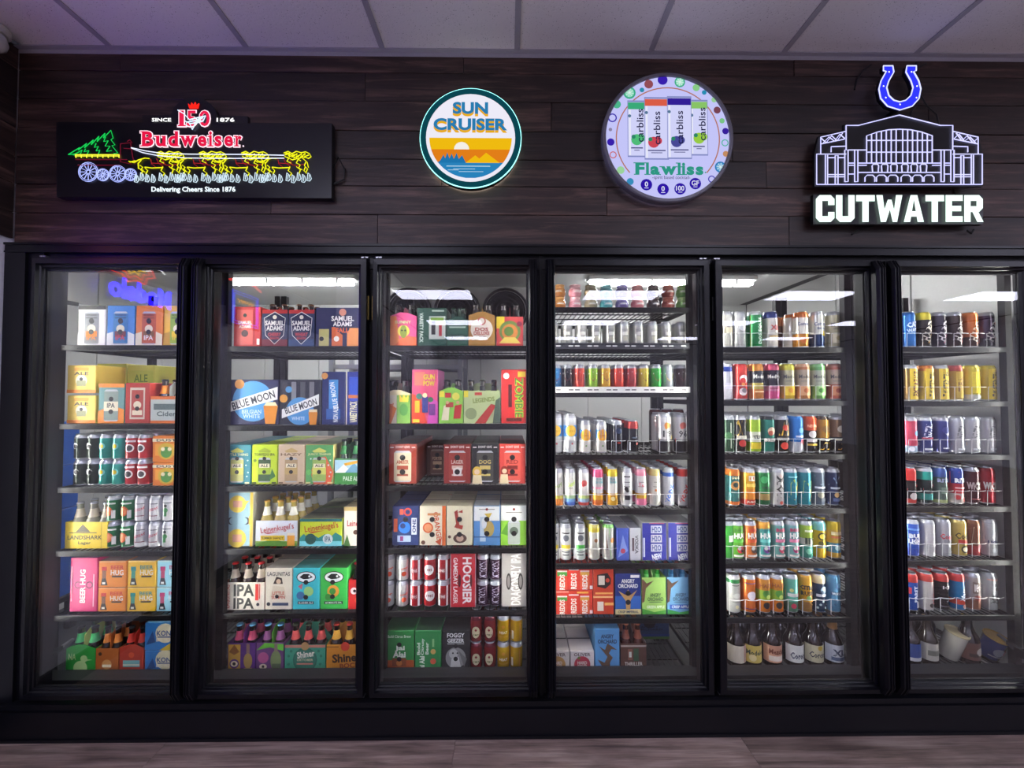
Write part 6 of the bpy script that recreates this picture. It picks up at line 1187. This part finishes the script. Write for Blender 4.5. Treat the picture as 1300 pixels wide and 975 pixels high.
# ---------------------------------------------------------------- fifth door
def tx(s, c, v=.62, w_=.6, h_=.14, b=.03): return T(s, .5, v, w_, h_, c, 0, b)
mo = lambda fc, c2: [tx('Modelo', '3a3a40', .7, .72, .13), tx('ESPECIAL', '6a6a60', .56, .5, .05), R(.2, .1, .8, .4, c2), C(.5, .26, .14, fc)]
D5 = {
 1: [(921, 'd8d8cc', 'pale can at the near edge', (), [R(.2, .4, .8, .6, 'c')], 's'), (937.5, 'c8cac8', 'plain silver tall can', (), [R(.3, .2, .7, .22, '9a9c9c'), C(.5, .6, .2, 'd8dada')], 's'), (958, '1f8a4a', 'green tall can with upright white letters', (), [T('DOS EQUIS', .62, .5, .84, .24, 'e8f0e8', 90, .03), R(.08, 0, .12, 1, 'c8b860')], 's'), (978, 'e8e4d8', 'white tall can with navy collar and red letters', [(.9, 1, '2a3a78')], [T('XL', .5, .6, .5, .16, 'c03a3a', 0, .04), R(.2, .3, .8, .34, 'c8a050')], '2a3a78'),
     (1016.5, 'ece6da', 'white tall can with orange collar and foot', [(0, .4, 'e89a3a'), (.92, 1, 'c86a2a')], [tx('Corona', '2a3a70', .72, .7, .12), C(.5, .2, .2, 'd8742a')], 'c86a2a'), (1037, 'd8d8cc', 'silver tall can with navy foot', [(0, .38, '2a3f6a')], [tx('Corona', '2a3a70', .72, .7, .13), tx('Extra', '2a3a70', .58, .4, .08), C(.66, .4, .14, 'e0c040')], 's'), (1057.5, 'd0c8a8', 'cream gold tall can', (), mo('b8a878', 'd8d0b8'), 's')],
 2: [(921, 'd8dae4', 'white tall can at the near edge', [(.86, 1, '2a4aa8')], [R(.3, .3, .7, .5, 'b8b8c8')], 's'), (939.5, 'd83a30', 'red tall can with white swirl', (), [C(.55, .62, .24, 'e8e4e0'), C(.5, .56, .17, 'd83a30'), C(.5, .45, .1, 'f0a040'), C(.5, .22, .22, 'e8e4e0'), C(.56, .26, .14, '8a8a90')], 'd83a30'), (960, '33363c', 'charcoal tall can with orange collar', [(0, .3, 'e08a3a'), (.3, .5, 'c8b85a'), (.88, 1, 'e8973a')], [tx('Modelo', 'f0ece0', .7, .72, .13), R(.2, .2, .8, .24, 'f0d8a0')], 'e8973a'), (980, '2a2430', 'charcoal tall can with pink foot', [(0, .24, 'e0508a'), (.24, .4, 'd88aa8'), (.9, 1, 'c84a6a')], [tx('Modelo', 'f0ece0', .7, .72, .13), R(.2, .3, .8, .34, '8a2a4a')], 'c84a6a'),
     (999, 'c8c4a0', 'silver tall can with yellow foot', [(0, .42, 'e0b828'), (.9, 1, 'd8d048')], mo('e8a020', 'e8c838'), 'd8d048'), (1018.5, 'c8b8a0', 'silver tall can with tan orange foot', [(0, .42, 'd88a48'), (.92, 1, 'c87a4a')], mo('c8703a', 'e0a878'), 'd8a888'), (1038, 'c0c8b0', 'silver tall can with green foot', [(0, .42, '7ab858'), (.9, 1, '6ab068')], mo('4a8a3a', 'a0d088'), '8ac888'), (1058.5, 'd0b8a8', 'silver tall can with brick red foot', [(0, .45, 'c85838'), (.92, 1, 'c06a58')], mo('a83a2a', 'd8885a'), 'c88a78')],
 3: [(924, '2a4a34', 'dark green tall can', (), [R(.5, .1, .56, .9, 'c8c8b8'), C(.4, .5, .2, '4a7a4a')], 's'), (938.5, '24221c', 'black tall can with gold rays', (), [P([(.1, .5), (.5, 1), (.3, .5)], 'd8b848'), P([(.5, .5), (.8, 1), (.9, .9)], 'd8b848'), P([(.5, .5), (.2, .9), (.3, 1)], 'c8a030'), C(.5, .26, .2, 'c83a34'), R(.2, .4, .8, .5, 'e0d8c8')], 's'), (956.5, 'a8d030', 'lime tall can with black and white bands', [(.3, .62, 'e8ecd8')], [P([(.1, .4), (.9, .64), (.9, .52), (.1, .3)], '3a3f34'), R(.1, .08, .9, .28, 'd8c030'), T('TEA', .5, .46, .5, .12, '2a2a2a', 10, .04)], 's'),
     (974, '2a8070', 'teal tall can with red swirl', (), [C(.5, .64, .22, 'd8c0a0'), C(.45, .58, .14, 'c85a3a'), P([(0, .3), (1, .55), (1, .4), (0, .2)], 'b83a34'), R(.1, .3, .9, .42, '2a2a2a'), T('BREW', .5, .36, .7, .1, 'f0ece0', 0, .03)], 'k'), (991.5, '2a2418', 'black gold tall can with red foot badge', (), [P([(.2, .5), (.5, .95), (.4, .5)], 'd8b030'), C(.55, .75, .16, 'c83a2a'), P([(.5, .5), (.9, .9), (.8, .5)], 'c8a030'), R(.1, .34, .9, .44, 'k'), T('MANGO', .5, .39, .7, .09, 'e8e4d8', 0, .03), C(.5, .18, .2, 'd84030')], 's'),
     (1010, '2f80d0', 'bright blue tall can', [(0, .3, 'd8dce4')], [C(.6, .66, .16, '6ab0e8'), C(.7, .3, .16, 'c84a54'), R(.3, .44, .7, .5, 'e8ecf4')], '2f80d0'), (1027, '2c2a2a', 'black tall can with orange red collar', [(.66, 1, 'e0582a')], [T('NEON', .5, .8, .5, .1, 'f0c8a0', 0, .03), C(.5, .54, .2, 'e8e4e0'), R(.2, .3, .8, .4, 'e8e4e0'), R(.2, .18, .8, .24, 'd8b040')], 'e0582a'), (1043, 'b8842a', 'gold tall can with black foot', [(0, .42, '2a2622')], [C(.5, .7, .2, '6a4a1a'), R(.2, .34, .8, .4, 'e8e0c8'), P([(.2, .05), (.36, .05), (.6, .28), (.44, .28)], 'e8b030'), P([(.5, .05), (.66, .05), (.9, .28), (.74, .28)], 'e8b030')], '3a2a1a'), (1062, '8a6a4a', 'brown tall can with black foot', [(0, .45, '2a2420')], [C(.5, .7, .2, 'd8d0c0'), R(.2, .34, .8, .4, 'e8e0c8'), P([(.3, .05), (.46, .05), (.7, .28), (.54, .28)], 'e8a830'), P([(.6, .05), (.76, .05), (.98, .28), (.84, .28)], 'e8a830')], 's')],
 4: [(930, '3a7a78', 'teal tall can with orange collar and foot', [(0, .1, 'e8722a'), (.9, 1, 'e8822a')], [C(.5, .6, .26, 'c88a4a'), C(.5, .62, .14, '2a4a4a'), P([(.1, .2), (.9, .3), (.6, .45)], '4a9a7a'), T('DOG', .5, .84, .4, .08, 'f0d8a0')], 'e8822a'), (949.5, 'eeb02a', 'golden orange tall can with red foot', [(0, .16, 'd8402c'), (.16, .5, 'f0942a')], [R(.32, .74, .68, .9, 'e8e0d0'), R(.38, .78, .62, .86, 'd83a2a'), R(.2, .56, .8, .66, 'f8d860'), T('JUICE', .5, .08, .6, .08, 'f8e8d8', 0, .03)], 's'), (968, '2a8a4a', 'green tall can with white leaf', [(0, .14, '1f6a3a'), (.14, .34, 'b89a5a')], [C(.44, .78, .2, '4ab06a'), P([(.4, .3), (.8, .7), (.9, .5)], 'e0e8e0'), R(.3, .5, .7, .56, '1a4a2a')], 's'), (985.5, 'dcdad4', 'white tall can with bold black letters', (), [T('VOX', .5, .5, .86, .5, '2a2a2c', 90, .05), C(.5, .9, .1, 'c8a8a0'), C(.5, .06, .1, 'c84a3a')], 's'),
     (1002.5, '1f8a9a', 'teal tall can with yellow figure', (), [P([(.3, .3), (.7, .3), (.75, .7), (.5, .8), (.3, .66)], 'c8c848'), C(.5, .55, .1, '1f6a7a'), P([(.2, .24), (.8, .3), (.5, .14)], 'd8b838'), R(.2, .84, .8, .88, '8ad0d8')], 's'), (1020, '1f8a96', 'teal tall can with yellow horned figure', (), [P([(.24, .34), (.7, .3), (.8, .74), (.5, .66), (.3, .76)], 'b8c848'), C(.5, .52, .12, '1f6a7a'), P([(.2, .2), (.8, .28), (.6, .1)], 'd8a838')], 's'), (1037.5, '5a6878', 'slate grey tall can', (), [P([(.2, .9), (.8, .9), (.5, .6)], '9aa8b8'), R(.2, .5, .8, .56, 'd8dce0'), C(.5, .3, .18, '8a8878'), R(.2, .1, .8, .2, '3a4450')], 's'), (1056, '23345c', 'navy tall can with pale peaks', (), [P([(.1, .6), (.36, .86), (.5, .66), (.66, .88), (.95, .6)], '8aa8c8'), R(.2, .48, .8, .54, 'c8d0dc'), C(.5, .3, .14, 'd8a868'), R(.3, .1, .7, .2, '4a5a8a')], 's')],
 5: None, 6: [(930.5, 'e4e6de', 'white tall can with green collar', [(.88, 1, '3a9a54')], [R(.3, .8, .7, .83, '6a6a64'), ('c', .55, .5, .2, 'c8ccc4', .08), R(.3, .3, .8, .32, '8a8c84'), C(.55, .16, .1, 'd8d0a0')], 'w'), (950, 'e87a30', 'orange tall can with purple mountain badge', (), [R(.2, .86, .8, .89, '6a4a8a'), C(.55, .5, .24, 'e8e0e8'), P([(.36, .42), (.76, .42), (.56, .62)], '3a3a7a'), P([(.2, .2), (.8, .3), (.5, .14)], 'd83a34'), R(.1, .08, .9, .11, '5a2a5a')], 's'), (968.5, 'e8a040', 'amber tall can with lime hop band', [(.34, .66, 'a8d048'), (0, .34, 'e8842a')], [C(.5, .56, .2, '4a8a34'), C(.5, .2, .18, '2a2420'), T('HAZE', .5, .8, .7, .12, '8a4a1a', 0, .03), C(.6, .46, .12, 'c8e070')], 's'),
     (985, 'e89a3a', 'amber tall can with lime hop band by teal', [(.34, .66, 'a8d048'), (0, .34, 'e8822a')], [C(.5, .56, .2, '4a8a34'), C(.5, .2, .18, '2a2420'), T('HAZE', .5, .8, .7, .12, '8a4a1a', 0, .03), C(.6, .46, .12, 'c8e070')], 's'), (1003.5, '6ac0a8', 'aqua tall can with pink banner', [(0, .3, '5a8a70')], [P([(.1, .4), (.9, .4), (.9, .76), (.1, .64)], 'c83a5a'), R(.2, .46, .8, .56, 'e8e4e0'), C(.4, .66, .1, 'd8d080'), C(.5, .18, .14, 'c83a54')], 's'), (1021.5, 'd8a030', 'orange tall can with black lettering', [(0, .3, 'a8783a')], [T('CITRA', .5, .74, .76, .14, '2a221a', 0, .05), T('RUSH', .5, .56, .7, .14, '2a221a', 0, .05), C(.55, .42, .14, '6a9a5a'), P([(.2, .1), (.8, .2), (.6, .3)], 'd8c060')], 'd8a030'),
     (1038, '2c4460', 'dark blue tall can with cream collar', [(.86, 1, 'e8d8a8')], [C(.6, .66, .2, '8aa8b8'), C(.5, .6, .1, '2c4460'), R(.2, .46, .8, .54, 'd8dce0'), *[C(.25 + .14 * k, .12 + .1 * (k % 3), .06, 'a8b8b8') for k in range(5)]], 'e8d8a8'), (1057, '5f9cc4', 'light blue tall can', (), [C(.6, .78, .18, '2a5a88'), C(.64, .8, .13, '5f9cc4'), R(.2, .5, .8, .6, '2a4a70'), T('WAVE', .5, .55, .5, .08, 'e8f0f4', 0, .03), *[C(.25 + .14 * k, .12 + .1 * (k % 3), .06, '2a5a80') for k in range(5)]], '5f9cc4')]}
hg = lambda c1, c2, c3: [T('BEER', .54, .86, .62, .1, c1, 0, .04), T('HUG', .54, .68, .66, .18, 'f4f0ec', 0, .06), R(.2, .48, .88, .58, c2), C(.55, .26, .2, c3), C(.48, .3, .1, 'f0ece4'), C(.64, .22, .08, 'k'), R(.2, .04, .9, .1, 'e8e0d8')]
D5[5] = [(922, '4ab848', 'leaf green tall can at the near edge', (), [R(.5, .5, .9, .7, 'w')], 's'), (934.5, '7ad048', 'lime tall can with white letters', (), hg('3a7a2a', '5ac03a', 'c83a44'), 's'), (951, 'e8823a', 'orange tall can with white letters', (), hg('c83a24', 'e05a2a', '6a4a3a'), 's'), (968.5, '5ab8b0', 'aqua tall can with orange collar and white letters', [(.88, 1, 'e8a838')], hg('2a7a78', '6ac8c0', '6a3a8a'), 'e8a838'), (986.5, '7ab8b0', 'grey green tall can with pink and white letters', (), hg('c02f5c', 'e888a8', 'b02a4a'), 's'), (1004.5, '8ac8c4', 'pale aqua tall can with pink and white letters', (), hg('c02f5c', 'e888a8', 'a82a6a'), 's'),
   (1022, 'a8c848', 'lime tall can with teal foot', [(0, .4, '4aa890'), (.4, .6, 'e0e4d0')], [T('IP', .55, .52, .5, .2, '2a3a34', 0, .05), R(.3, .8, .8, .86, 'e8f0d0'), C(.5, .2, .16, '7ac8a8')], 's'), (1039, 'e0c030', 'yellow tall can with aqua collar', [(.84, 1, '8ad0d0'), (0, .3, 'e8b820')], [C(.5, .66, .22, '3a3a30'), C(.5, .66, .14, 'e8d048'), C(.44, .44, .14, '5a5a30'), R(.2, .3, .8, .34, '3a7a88')], '8ad0d0'), (1057.5, 'e0b848', 'yellow tall can with sea blue foot', [(0, .15, 'd8a838'), (.15, .45, '4a90b0'), (.86, 1, 'e8c828')], [R(.2, .6, .8, .66, 'c86a4a'), R(.2, .7, .8, .8, 'e8d8a8'), C(.5, .3, .14, 'b8d8d8')], 'e8c828')]
for r, its in sorted(D5.items()):
    cans(5, r, .066, .183, its, {1: 1, 2: 1, 3: 6, 4: 6, 5: 5, 6: 1}[r], {1: 0, 2: 0, 3: 1, 4: 1, 5: 1, 6: 1}[r])
    loop_wires(5, r, .066, .183, [i[0] for i in its] + ([997] if r == 1 else []))
for px in (988, 1000):
    x = ax(px, .30, 441); t = place_can((x, .33, SZ[5][0] + .0028), .066, .183, '7a5040', [(.8, 1, 'c8783a')], (), 'c8783a'); note(5, 1, x, 0, t, 'brown orange topped can set back in the gap', '')
    t['group'] = 'brown cans set back in the gap'
for r, its in ((4, (705.5, 723.5, 743, 763, 783, 803, 823, 843, 863.5)), (5, (708, 723.5, 741, 758.5, 777, 795.5, 813.5, 831, 848.5, 866.5)), (6, (703, 718, 736, 754, 772))):
    loop_wires(4, r, .062, .18, its, frac=.36)
def bigb(d, r, px, glass, cap, neck, lab, desc, foil=False, Y=PF, k=0, dm=.088, h=.225):
    x = ax(px, PF + dm / 2, SHY[d][r - 1])
    t = bottle((x, Y + dm / 2, SZ[d][r - 1] + .003), glass, cap, neck, h, dm, lab, foil)
    note(d, r, x, 0, t, desc, '|' + ORD[k] if k else ''); t['group'] = 'large bottles on the bottom shelf of the %s door' % ORD[d - 1]
for px, cap, neck, lab, dsc, foil in ((934, 'a86a4a', None, ('d8ccb8', [R(.7, 0, .9, 1, 'c84a3a')]), 'large brown bottle with copper cap', 0), (954, 'e0b030', None, ('d0b860', [T('Modelo', .5, .6, .7, .3, '3a4a3a', 0, .03), C(.4, .3, .14, 'e8d8a0')]), 'large brown bottle with yellow cap and gold label', 0), (979.5, 'c0c0c0', None, ('d8a080', [T('Mezcla', .5, .65, .6, .3, '7a3a24', 0, .03), R(.2, .1, .8, .4, 'e8d8c8')]), 'large brown bottle with silver cap and peach label', 0),
   (1007, 'd8d8d8', None, ('dcdcd6', [T('Corona', .5, .4, .7, .4, '3a3a5a', 0, .03)]), 'large clear dark bottle with white label', 0), (1032, 'c8c8c8', None, ('cfc8a4', [T('Corona', .5, .45, .7, .36, '3a3a4a', 0, .03), C(.55, .85, .1, 'c8a840')]), 'large brown bottle with cream label', 0), (1057.5, 'c8945a', None, ('d4d8de', [T('XL', .5, .55, .5, .4, '2a3a5a', 0, .04), R(.2, .1, .8, .3, '5a6a8a')]), 'large brown bottle with gold foil neck', 1)):
    bigb(5, 7, px, '1c1009', cap, neck, lab, dsc, foil)
    bigb(5, 7, px, '1c1009', cap, neck, None, dsc, foil, Y=PF + .094, k=1)

# ---------------------------------------------------------------- sixth door
up = lambda s, c, r=90, w_=.7, h_=.36, v=.5: T(s, .52, v, w_, h_, c, r, .04)
tt = lambda s, c='3a2a18': [R(.22, 0, .8, 1, 'f0d040'), up(s, c, 88, .82, .3)]
bn = lambda bc, fc, s='NUTRL': [up(s, 'e8eaf0' if fc in ('2a2f78', '23286a') else '4a4a50', 80, .5, .4, .68), P([(.05, .2), (.95, .3), (.95, .42), (.05, .3)], bc), R(.3, .06, .7, .12, 'd8dce0')]
D6 = {
 1: [(1131, '3a6ab0', 'blue tall can at the near edge', (), (), 's'), (1151.5, '2a78c8', 'blue tall can with white cat lettering', (), [T('CAT', .55, .7, .6, .18, 'e8f0f8', 10, .05), T('WAVE', .55, .52, .6, .12, 'e8f0f8', 10, .04), P([(.1, .1), (.9, .2), (.6, .42)], '4aa878')], '2a78c8'), (1171, '2f2a24', 'black tall can with yellow collar', [(.86, 1, 'd8c838')], [up('HARD', 'e8e0d0', 72), P([(.2, .1), (.5, .1), (.7, .4)], 'e8b030')], 'd8c838'), (1190, '332c3a', 'dark violet tall can', (), [up('HARD', 'e0dcdc', 72), P([(.2, .1), (.5, .1), (.7, .4)], 'c86a8a')], 's'), (1210, '3a2a24', 'dark brown tall can with peach slash', (), [up('HARD', 'e0dcd4', 72), P([(.2, .1), (.6, .1), (.7, .35)], 'e08a7a')], 's'),
     (1230.5, 'c8682a', 'burnt orange tall can', [(0, .3, '4a2f24')], [up('HARD', 'f0e8d8', 72), P([(.5, .1), (.8, .1), (.8, .35)], 'e05a4a')], 'd87a3a'), (1251, '44304a', 'plum tall can with orange slash', [(0, .25, '2a2228')], [up('HARD', 'e8e0e0', 72), P([(.4, .5), (.7, .8), (.8, .6)], 'e8842a'), P([(.5, .1), (.9, .1), (.8, .3)], 'e0783a')], 's')],
 2: [(1131, 'd8c048', 'yellow tall can at the near edge', (), (), 's'), (1154, '8a6a2a', 'yellow and brown tall can with bold upright word', (), tt('EXTREME', '6a2a1a'), 's'), (1174.5, 'e0c038', 'yellow tall can with orange collar', [(.93, 1, 'd87a2a')], tt('TWISTED TEA'), 'd87a2a'), (1193, 'c8a848', 'yellow tan tall can with dark upright letters', (), tt('TWISTED TEA', '2a2a28'), 's'), (1211, 'c8a030', 'amber tall can with red collar', [(.92, 1, 'b8443a')], [R(.3, .05, .8, .9, 'd8b848'), up('TEA', '8a5a2a', 90, .5, .3)], 'b8443a'), (1232.5, 'e8d030', 'plain bright yellow tall can with silver foot', [(0, .16, 'd0d0c8')], [R(.2, .2, .8, .9, 'f0d838'), R(.3, .04, .7, .12, 'b0b0a8')], 'e0d040'), (1253, 'd8b830', 'deep yellow tall can with dark upright letters', (), tt('TWISTED TEA', '3a2a20'), 'e0c838')],
 3: [(1131, 'd8d8e0', 'pale tall can at the near edge', (), (), 's'), (1153.5, 'e04a64', 'pink red tall can with pale blue foot', [(0, .2, 'a8c8e0')], [C(.7, .6, .16, '3a8ab8'), P([(.2, .3), (.8, .4), (.7, .2)], 'f0a0a8'), C(.4, .1, .14, 'e8e8f0')], 's'), (1172.5, '2f3a80', 'navy tall can with silver ghost lettering', (), bn('d8e0f0', '2a2f78') + [R(.2, .42, .8, .46, 'c83a4a')], 's'), (1193, '2f3580', 'navy tall can with white crescent', (), [C(.6, .66, .22, 'e8eaf4'), C(.48, .7, .2, '2f3580'), R(.3, .1, .7, .14, 'd8dce0'), C(.7, .34, .05, 'c8445a')], 's'), (1212.5, 'c8c8cc', 'silver tall can with maroon sash', (), bn('a82a5a', 'c8c8cc'), 's'), (1232.5, 'ccccce', 'silver tall can with orange sash', (), bn('e09a2a', 'ccccce'), 's'), (1252.5, 'c4c2c8', 'silver tall can with purple sash', (), bn('5a2a5a', 'c4c2c8'), 's')],
 4: [(1131, '3a3a3a', 'dark tall can at the near edge', (), (), 's'), (1152.5, '2a2424', 'black and red tall can with slanted white mark', [(.72, 1, 'd83a34'), (0, .14, 'c83a34')], [P([(.1, .46), (.9, .68), (.9, .5), (.1, .34)], 'e8e4e4'), P([(.2, .46), (.8, .6), (.8, .52), (.2, .4)], 'c83030'), C(.5, .22, .2, 'b8b0b0')], 'd83a34'), (1173, '1f2f30', 'black and teal tall can with slanted white mark', [(.74, 1, '2fa898'), (.1, .3, '2f9a90')], [P([(.1, .46), (.9, .68), (.9, .5), (.1, .34)], 'e8ecec'), P([(.2, .46), (.8, .6), (.8, .52), (.2, .4)], 'c8343a')], 's'), (1191.5, '5a7068', 'grey green tall can', [(.82, 1, '4a6ab0'), (.0, .1, 'b8c888')], [T('RITA', .5, .72, .7, .12, 'b0b8d8', 0, .04), R(.3, .3, .7, .5, '7a9080')], '4a6ab0'), (1212, 'd03a44', 'red and navy tall can with white word', [(.62, 1, '2f4aa0'), (.0, .3, 'e0d0c8')], [P([(0, 1), (.4, 1), (0, .6)], 'd03a44'), T('RITA', .55, .72, .72, .14, 'f4f4f8', 0, .05), C(.3, .18, .14, 'c83a3a'), C(.7, .1, .14, 'c83a3a'), R(.2, .46, .8, .5, 'f0c8c8')], '2f4aa0'),
     (1232, '4a2028', 'dark maroon tall can with grey word', (), [T('WICKED', .5, .54, .9, .24, 'b0a8a4', 0, .06), R(.2, .1, .8, .14, '8a4a4a')], 's'), (1252, 'a01a28', 'crimson tall can with silver word', [(0, .34, 'b82434')], [T('WICKED', .5, .54, .92, .25, 'd8d4d0', 0, .06), R(.1, .38, .9, .4, '5a0a14')], '8a1a24')],
 5: [(1131, 'e0e0e4', 'white tall can at the near edge', (), (), 's'), (1156, '2a5ac0', 'royal blue tall can with bold white words', [(0, .22, '2a4ab0')], [T('BUD', .5, .62, .72, .15, 'f4f6fa', 0, .06), T('LIGHT', .5, .46, .76, .15, 'f4f6fa', 0, .06), R(0, .8, 1, .86, '6a98e0')], 's'), (1176, 'd8d8da', 'plain white tall can', (), [R(.3, .7, .7, .72, 'a8a8ac'), R(.25, .3, .75, .33, 'b8b8bc')], 's'), (1196, 'c6c8cc', 'silver tall can with red script', (), [T('Coors', .5, .6, .72, .18, 'c03a44', 0, .03), R(.3, .42, .7, .5, '8a8c94'), R(.2, .1, .8, .12, '9a9ca2')], 's'), (1216, 'd8bc60', 'gold tall can with black script', (), [T('Coors', .5, .62, .84, .2, '2a2418', 0, .02), R(.2, .38, .8, .5, 'c83a34'), C(.5, .2, .2, '3a3a34'), C(.5, .2, .13, 'e8dcb0')], 'e0c870'),
     (1233, '7a4a34', 'brown and maroon tall can', [(0, .3, 'a83a3a')], [P([(.2, .4), (.8, .5), (.6, .95), (.3, .9)], 'b8a888'), C(.6, .3, .14, '6a1a24')], '8a5a3a'), (1254.5, 'd8dade', 'white and navy tall can', (), [P([(.1, .5), (.9, .42), (.9, .54), (.1, .62)], '26386e'), T('LIGHT', .55, .42, .7, .1, '26386e', 0, .04), C(.5, .16, .14, 'b0b4bc'), P([(.2, .9), (.8, .9), (.5, .7)], 'b8bcc4')], 's')],
 6: [(1131, 'c8c8cc', 'pale tall can at the near edge', (), (), 's'), (1154.5, '2a5ab8', 'blue tall can with red collar', [(.86, 1, 'd8443c')], [up('PABST', 'e8ecf4', 90, .5, .2), R(.56, .06, .76, .24, 'e8e8ec'), R(.1, .5, .3, .7, 'c83a4a')], 'd8443c'), (1174, 'dcd8d4', 'white tall can with red collar and script', [(.88, 1, 'd04a40')], [T('Natural', .66, .5, .7, .26, 'b83a34', 90, .02), C(.5, .14, .12, '3a3030'), R(.16, .2, .26, .8, 'b0aca8')], 'd04a40'), (1193.5, '2a2628', 'black tall can with red collar', [(.88, 1, 'd0443e')], [T('ICE', .55, .7, .5, .1, 'd8d4d4', 0, .03), P([(.1, .5), (.6, .3), (.5, .24)], '9a9498'), R(.2, .1, .8, .12, '8a8488')], 'd0443e'), (1213.5, '1f78b0', 'sea blue tall can with red collar and upright script', [(.88, 1, 'd8443e'), (.16, .32, 'd8503a')], [T('Natty', .62, .52, .5, .36, 'f0f4f8', 80, .03), C(.6, .1, .12, 'd8b0a0')], 'd8443e'),
     (1233.5, 'b8aea8', 'silver brown tall can with crest', [(0, .3, '9a6a54')], [R(.3, .5, .7, .86, '6a5a54'), T('B', .5, .68, .3, .24, 'e0dcd8', 0, .05), C(.5, .36, .16, '8a3f34')], 's'), (1254.5, 'c4c6ca', 'silver tall can with black upright script', (), [T('Miller', .55, .5, .66, .36, '26282e', 84, .03), R(.2, .92, .8, .95, 'd8887a')], 's')]}
for r, its in sorted(D6.items()):
    cans(6, r, .066, .18, its, {1: 1, 2: 1, 3: 5, 4: 5, 5: 5, 6: 2}[r], {1: 0, 2: 0, 3: 1, 4: 1, 5: 1, 6: 1}[r])
    loop_wires(6, r, .066, .18, [i[0] for i in its])
bigb(6, 7, 1154, '1a120c', '3a6ab8', None, ('2f4a8a', [R(.1, .0, .9, .2, 'd8d8d8')]), 'large dark bottle with blue cap and label')
bigb(6, 7, 1177.5, '2a2214', 'd8b030', None, ('b0aca0', [R(.2, .3, .8, .6, '6a6a60')]), 'large dark bottle with yellow cap and grey label', dm=.08)
bigb(6, 7, 1229, '1a0f0a', 'd8b848', None, ('6a4a40', [C(.6, .5, .16, 'c8c0b8'), R(.2, .2, .5, .4, '3a2a24')]), 'large dark bottle with gold cap and brown label')
bigb(6, 7, 1165, '1a120c', 'b8983a', None, None, 'large dark bottle with brass cap set back', Y=PF + .1, k=1)
bigb(6, 7, 1206, '140e0a', 'k', None, None, 'large black bottle set back behind the tub', Y=PF + .12, k=1)
def tub(px, dm, h, c, lidc, ops, desc, tilt):
    x = ax(px, PF + dm / 2 + .03, 853)
    t = thing('drink_tub', (x, PF + dm / 2 + .03, SZ[6][6] + .003 + abs(math.sin(tilt)) * dm * .42), 'tub'); r = dm / 2
    t.rotation_euler.x = tilt; t.rotation_euler.y = .12
    q = MB(); q.lathe([(r * .86, 0, c), (r * .9, .003, c), (r * .98, h * .9, c), (r, h * .95, c)], 24, cap1=False); q.build('body', 'plastic', t, True)
    q = MB(); q.lathe([(r * 1.0, h * .95, lidc), (r * 1.06, h * .96, lidc), (r * 1.06, h, lidc), (r * .96, h, lidc), (r * .92, h * .97, lidc)], 24, cap0=False); q.build('lid', 'plastic', t, True)
    if ops:
        q = MB(); draw(q, ops, lambda u, v, o: ((r * (.905 + .085 * v) + .001 + o) * math.sin((u - .5) * 2.4), -(r * (.905 + .085 * v) + .001 + o) * math.cos((u - .5) * 2.4), h * .9 * v), 2.4 * r, h * .9, True); q.build('print', 'ink', t)
    note(6, 7, x, 0, t, desc)
tub(1203.5, .088, .14, 'd2cfbe', 'c4b890', (), 'cream plastic tub leaning forward without print', .24)
tub(1254, .092, .11, '2a3f86', 'd8b060', [C(.4, .5, .2, 'd8dce8'), C(.7, .5, .14, 'b84a5a'), R(.1, .2, .9, .26, 'e8e8f0')], 'blue printed tub with gold lid leaning forward', .3)

# small dark cans far back on the third shelf of the second door, dark pack in the fourth
for i in range(7):
    x = ax(286 + 13 * i, .50, 614); t = place_can((x, .535, SZ[2][1 + 1] + .0028 + .0), .06, .155, ['8a5a4a', '9a8a80', '6a3a34'][i % 3], (), (), 's'); t['label'] = '%s dim brown can far behind the teal and lime cartons' % ORD[i]; t['group'] = 'dim cans far behind the second door cartons'
for i in range(3):
    x = ax(836 + 15 * i, .42, 577); t = place_can((x, .47, SZ[4][3] + .0028), .066, .205, '4a1a18', (), (), '6a2a24'); t['label'] = '%s dark maroon can behind the tall white fruit cans' % ORD[i]; t['group'] = 'dark maroon cans behind the tall white cans'

# ---------------------------------------------------------------- the rest of the rows, one mass
mass = MB()
for x, y, z, dm, h, base, top in MASS:
    r = dm / 2
    o0 = len(mass.v)
    mass.lathe([(r * .8, z, base), (r, z + .008, base), (r, z + h - .02, base), (r * .83, z + h - .003, top), (r * .80, z + h, 's'), (r * .74, z + h - .004, 's')], 12, x, y, cap0=False)
mo_ = mass.build('stacked_cans', 'can', None, True)
stuff(mo_); mo_['label'] = 'dense rows of silver-topped cans filling the shelves behind the front rows'; mo_['category'] = 'cans'; mo_['group'] = 'cans deep in the shelves'

# ---------------------------------------------------------------- labels
by = {}
for it in ITEMS: by.setdefault((it[0], it[1]), []).append(it)
for (d, r), its in by.items():
    cnt = {}
    for it in its: cnt[(it[5], it[6])] = cnt.get((it[5], it[6]), 0) + 1
    seen = {}
    for _, _, x, z, root, desc, tier in its:
        tr_, _, dep = tier.partition('|')
        s = ' '.join(w_ for w_ in (tr_, desc) if w_)
        k = (desc, tier); seen[k] = seen.get(k, 0) + 1
        if cnt[k] > 1: s = ORD[seen[k] - 1] + ' ' + s
        place = '%s shelf, %s door' % (SHELFWORD[r - 1], ORD[d - 1])
        words = s.split()
        if dep:
            s = ' '.join(words[:8]); lab = '%s, %s in line, %s' % (s, dep, place)
        else:
            s = ' '.join(words[:11]); lab = '%s, %s' % (s, place)
        root['label'] = lab
print('cans', NCAN[0], 'mass', len(MASS), 'objects', len(bpy.data.objects))
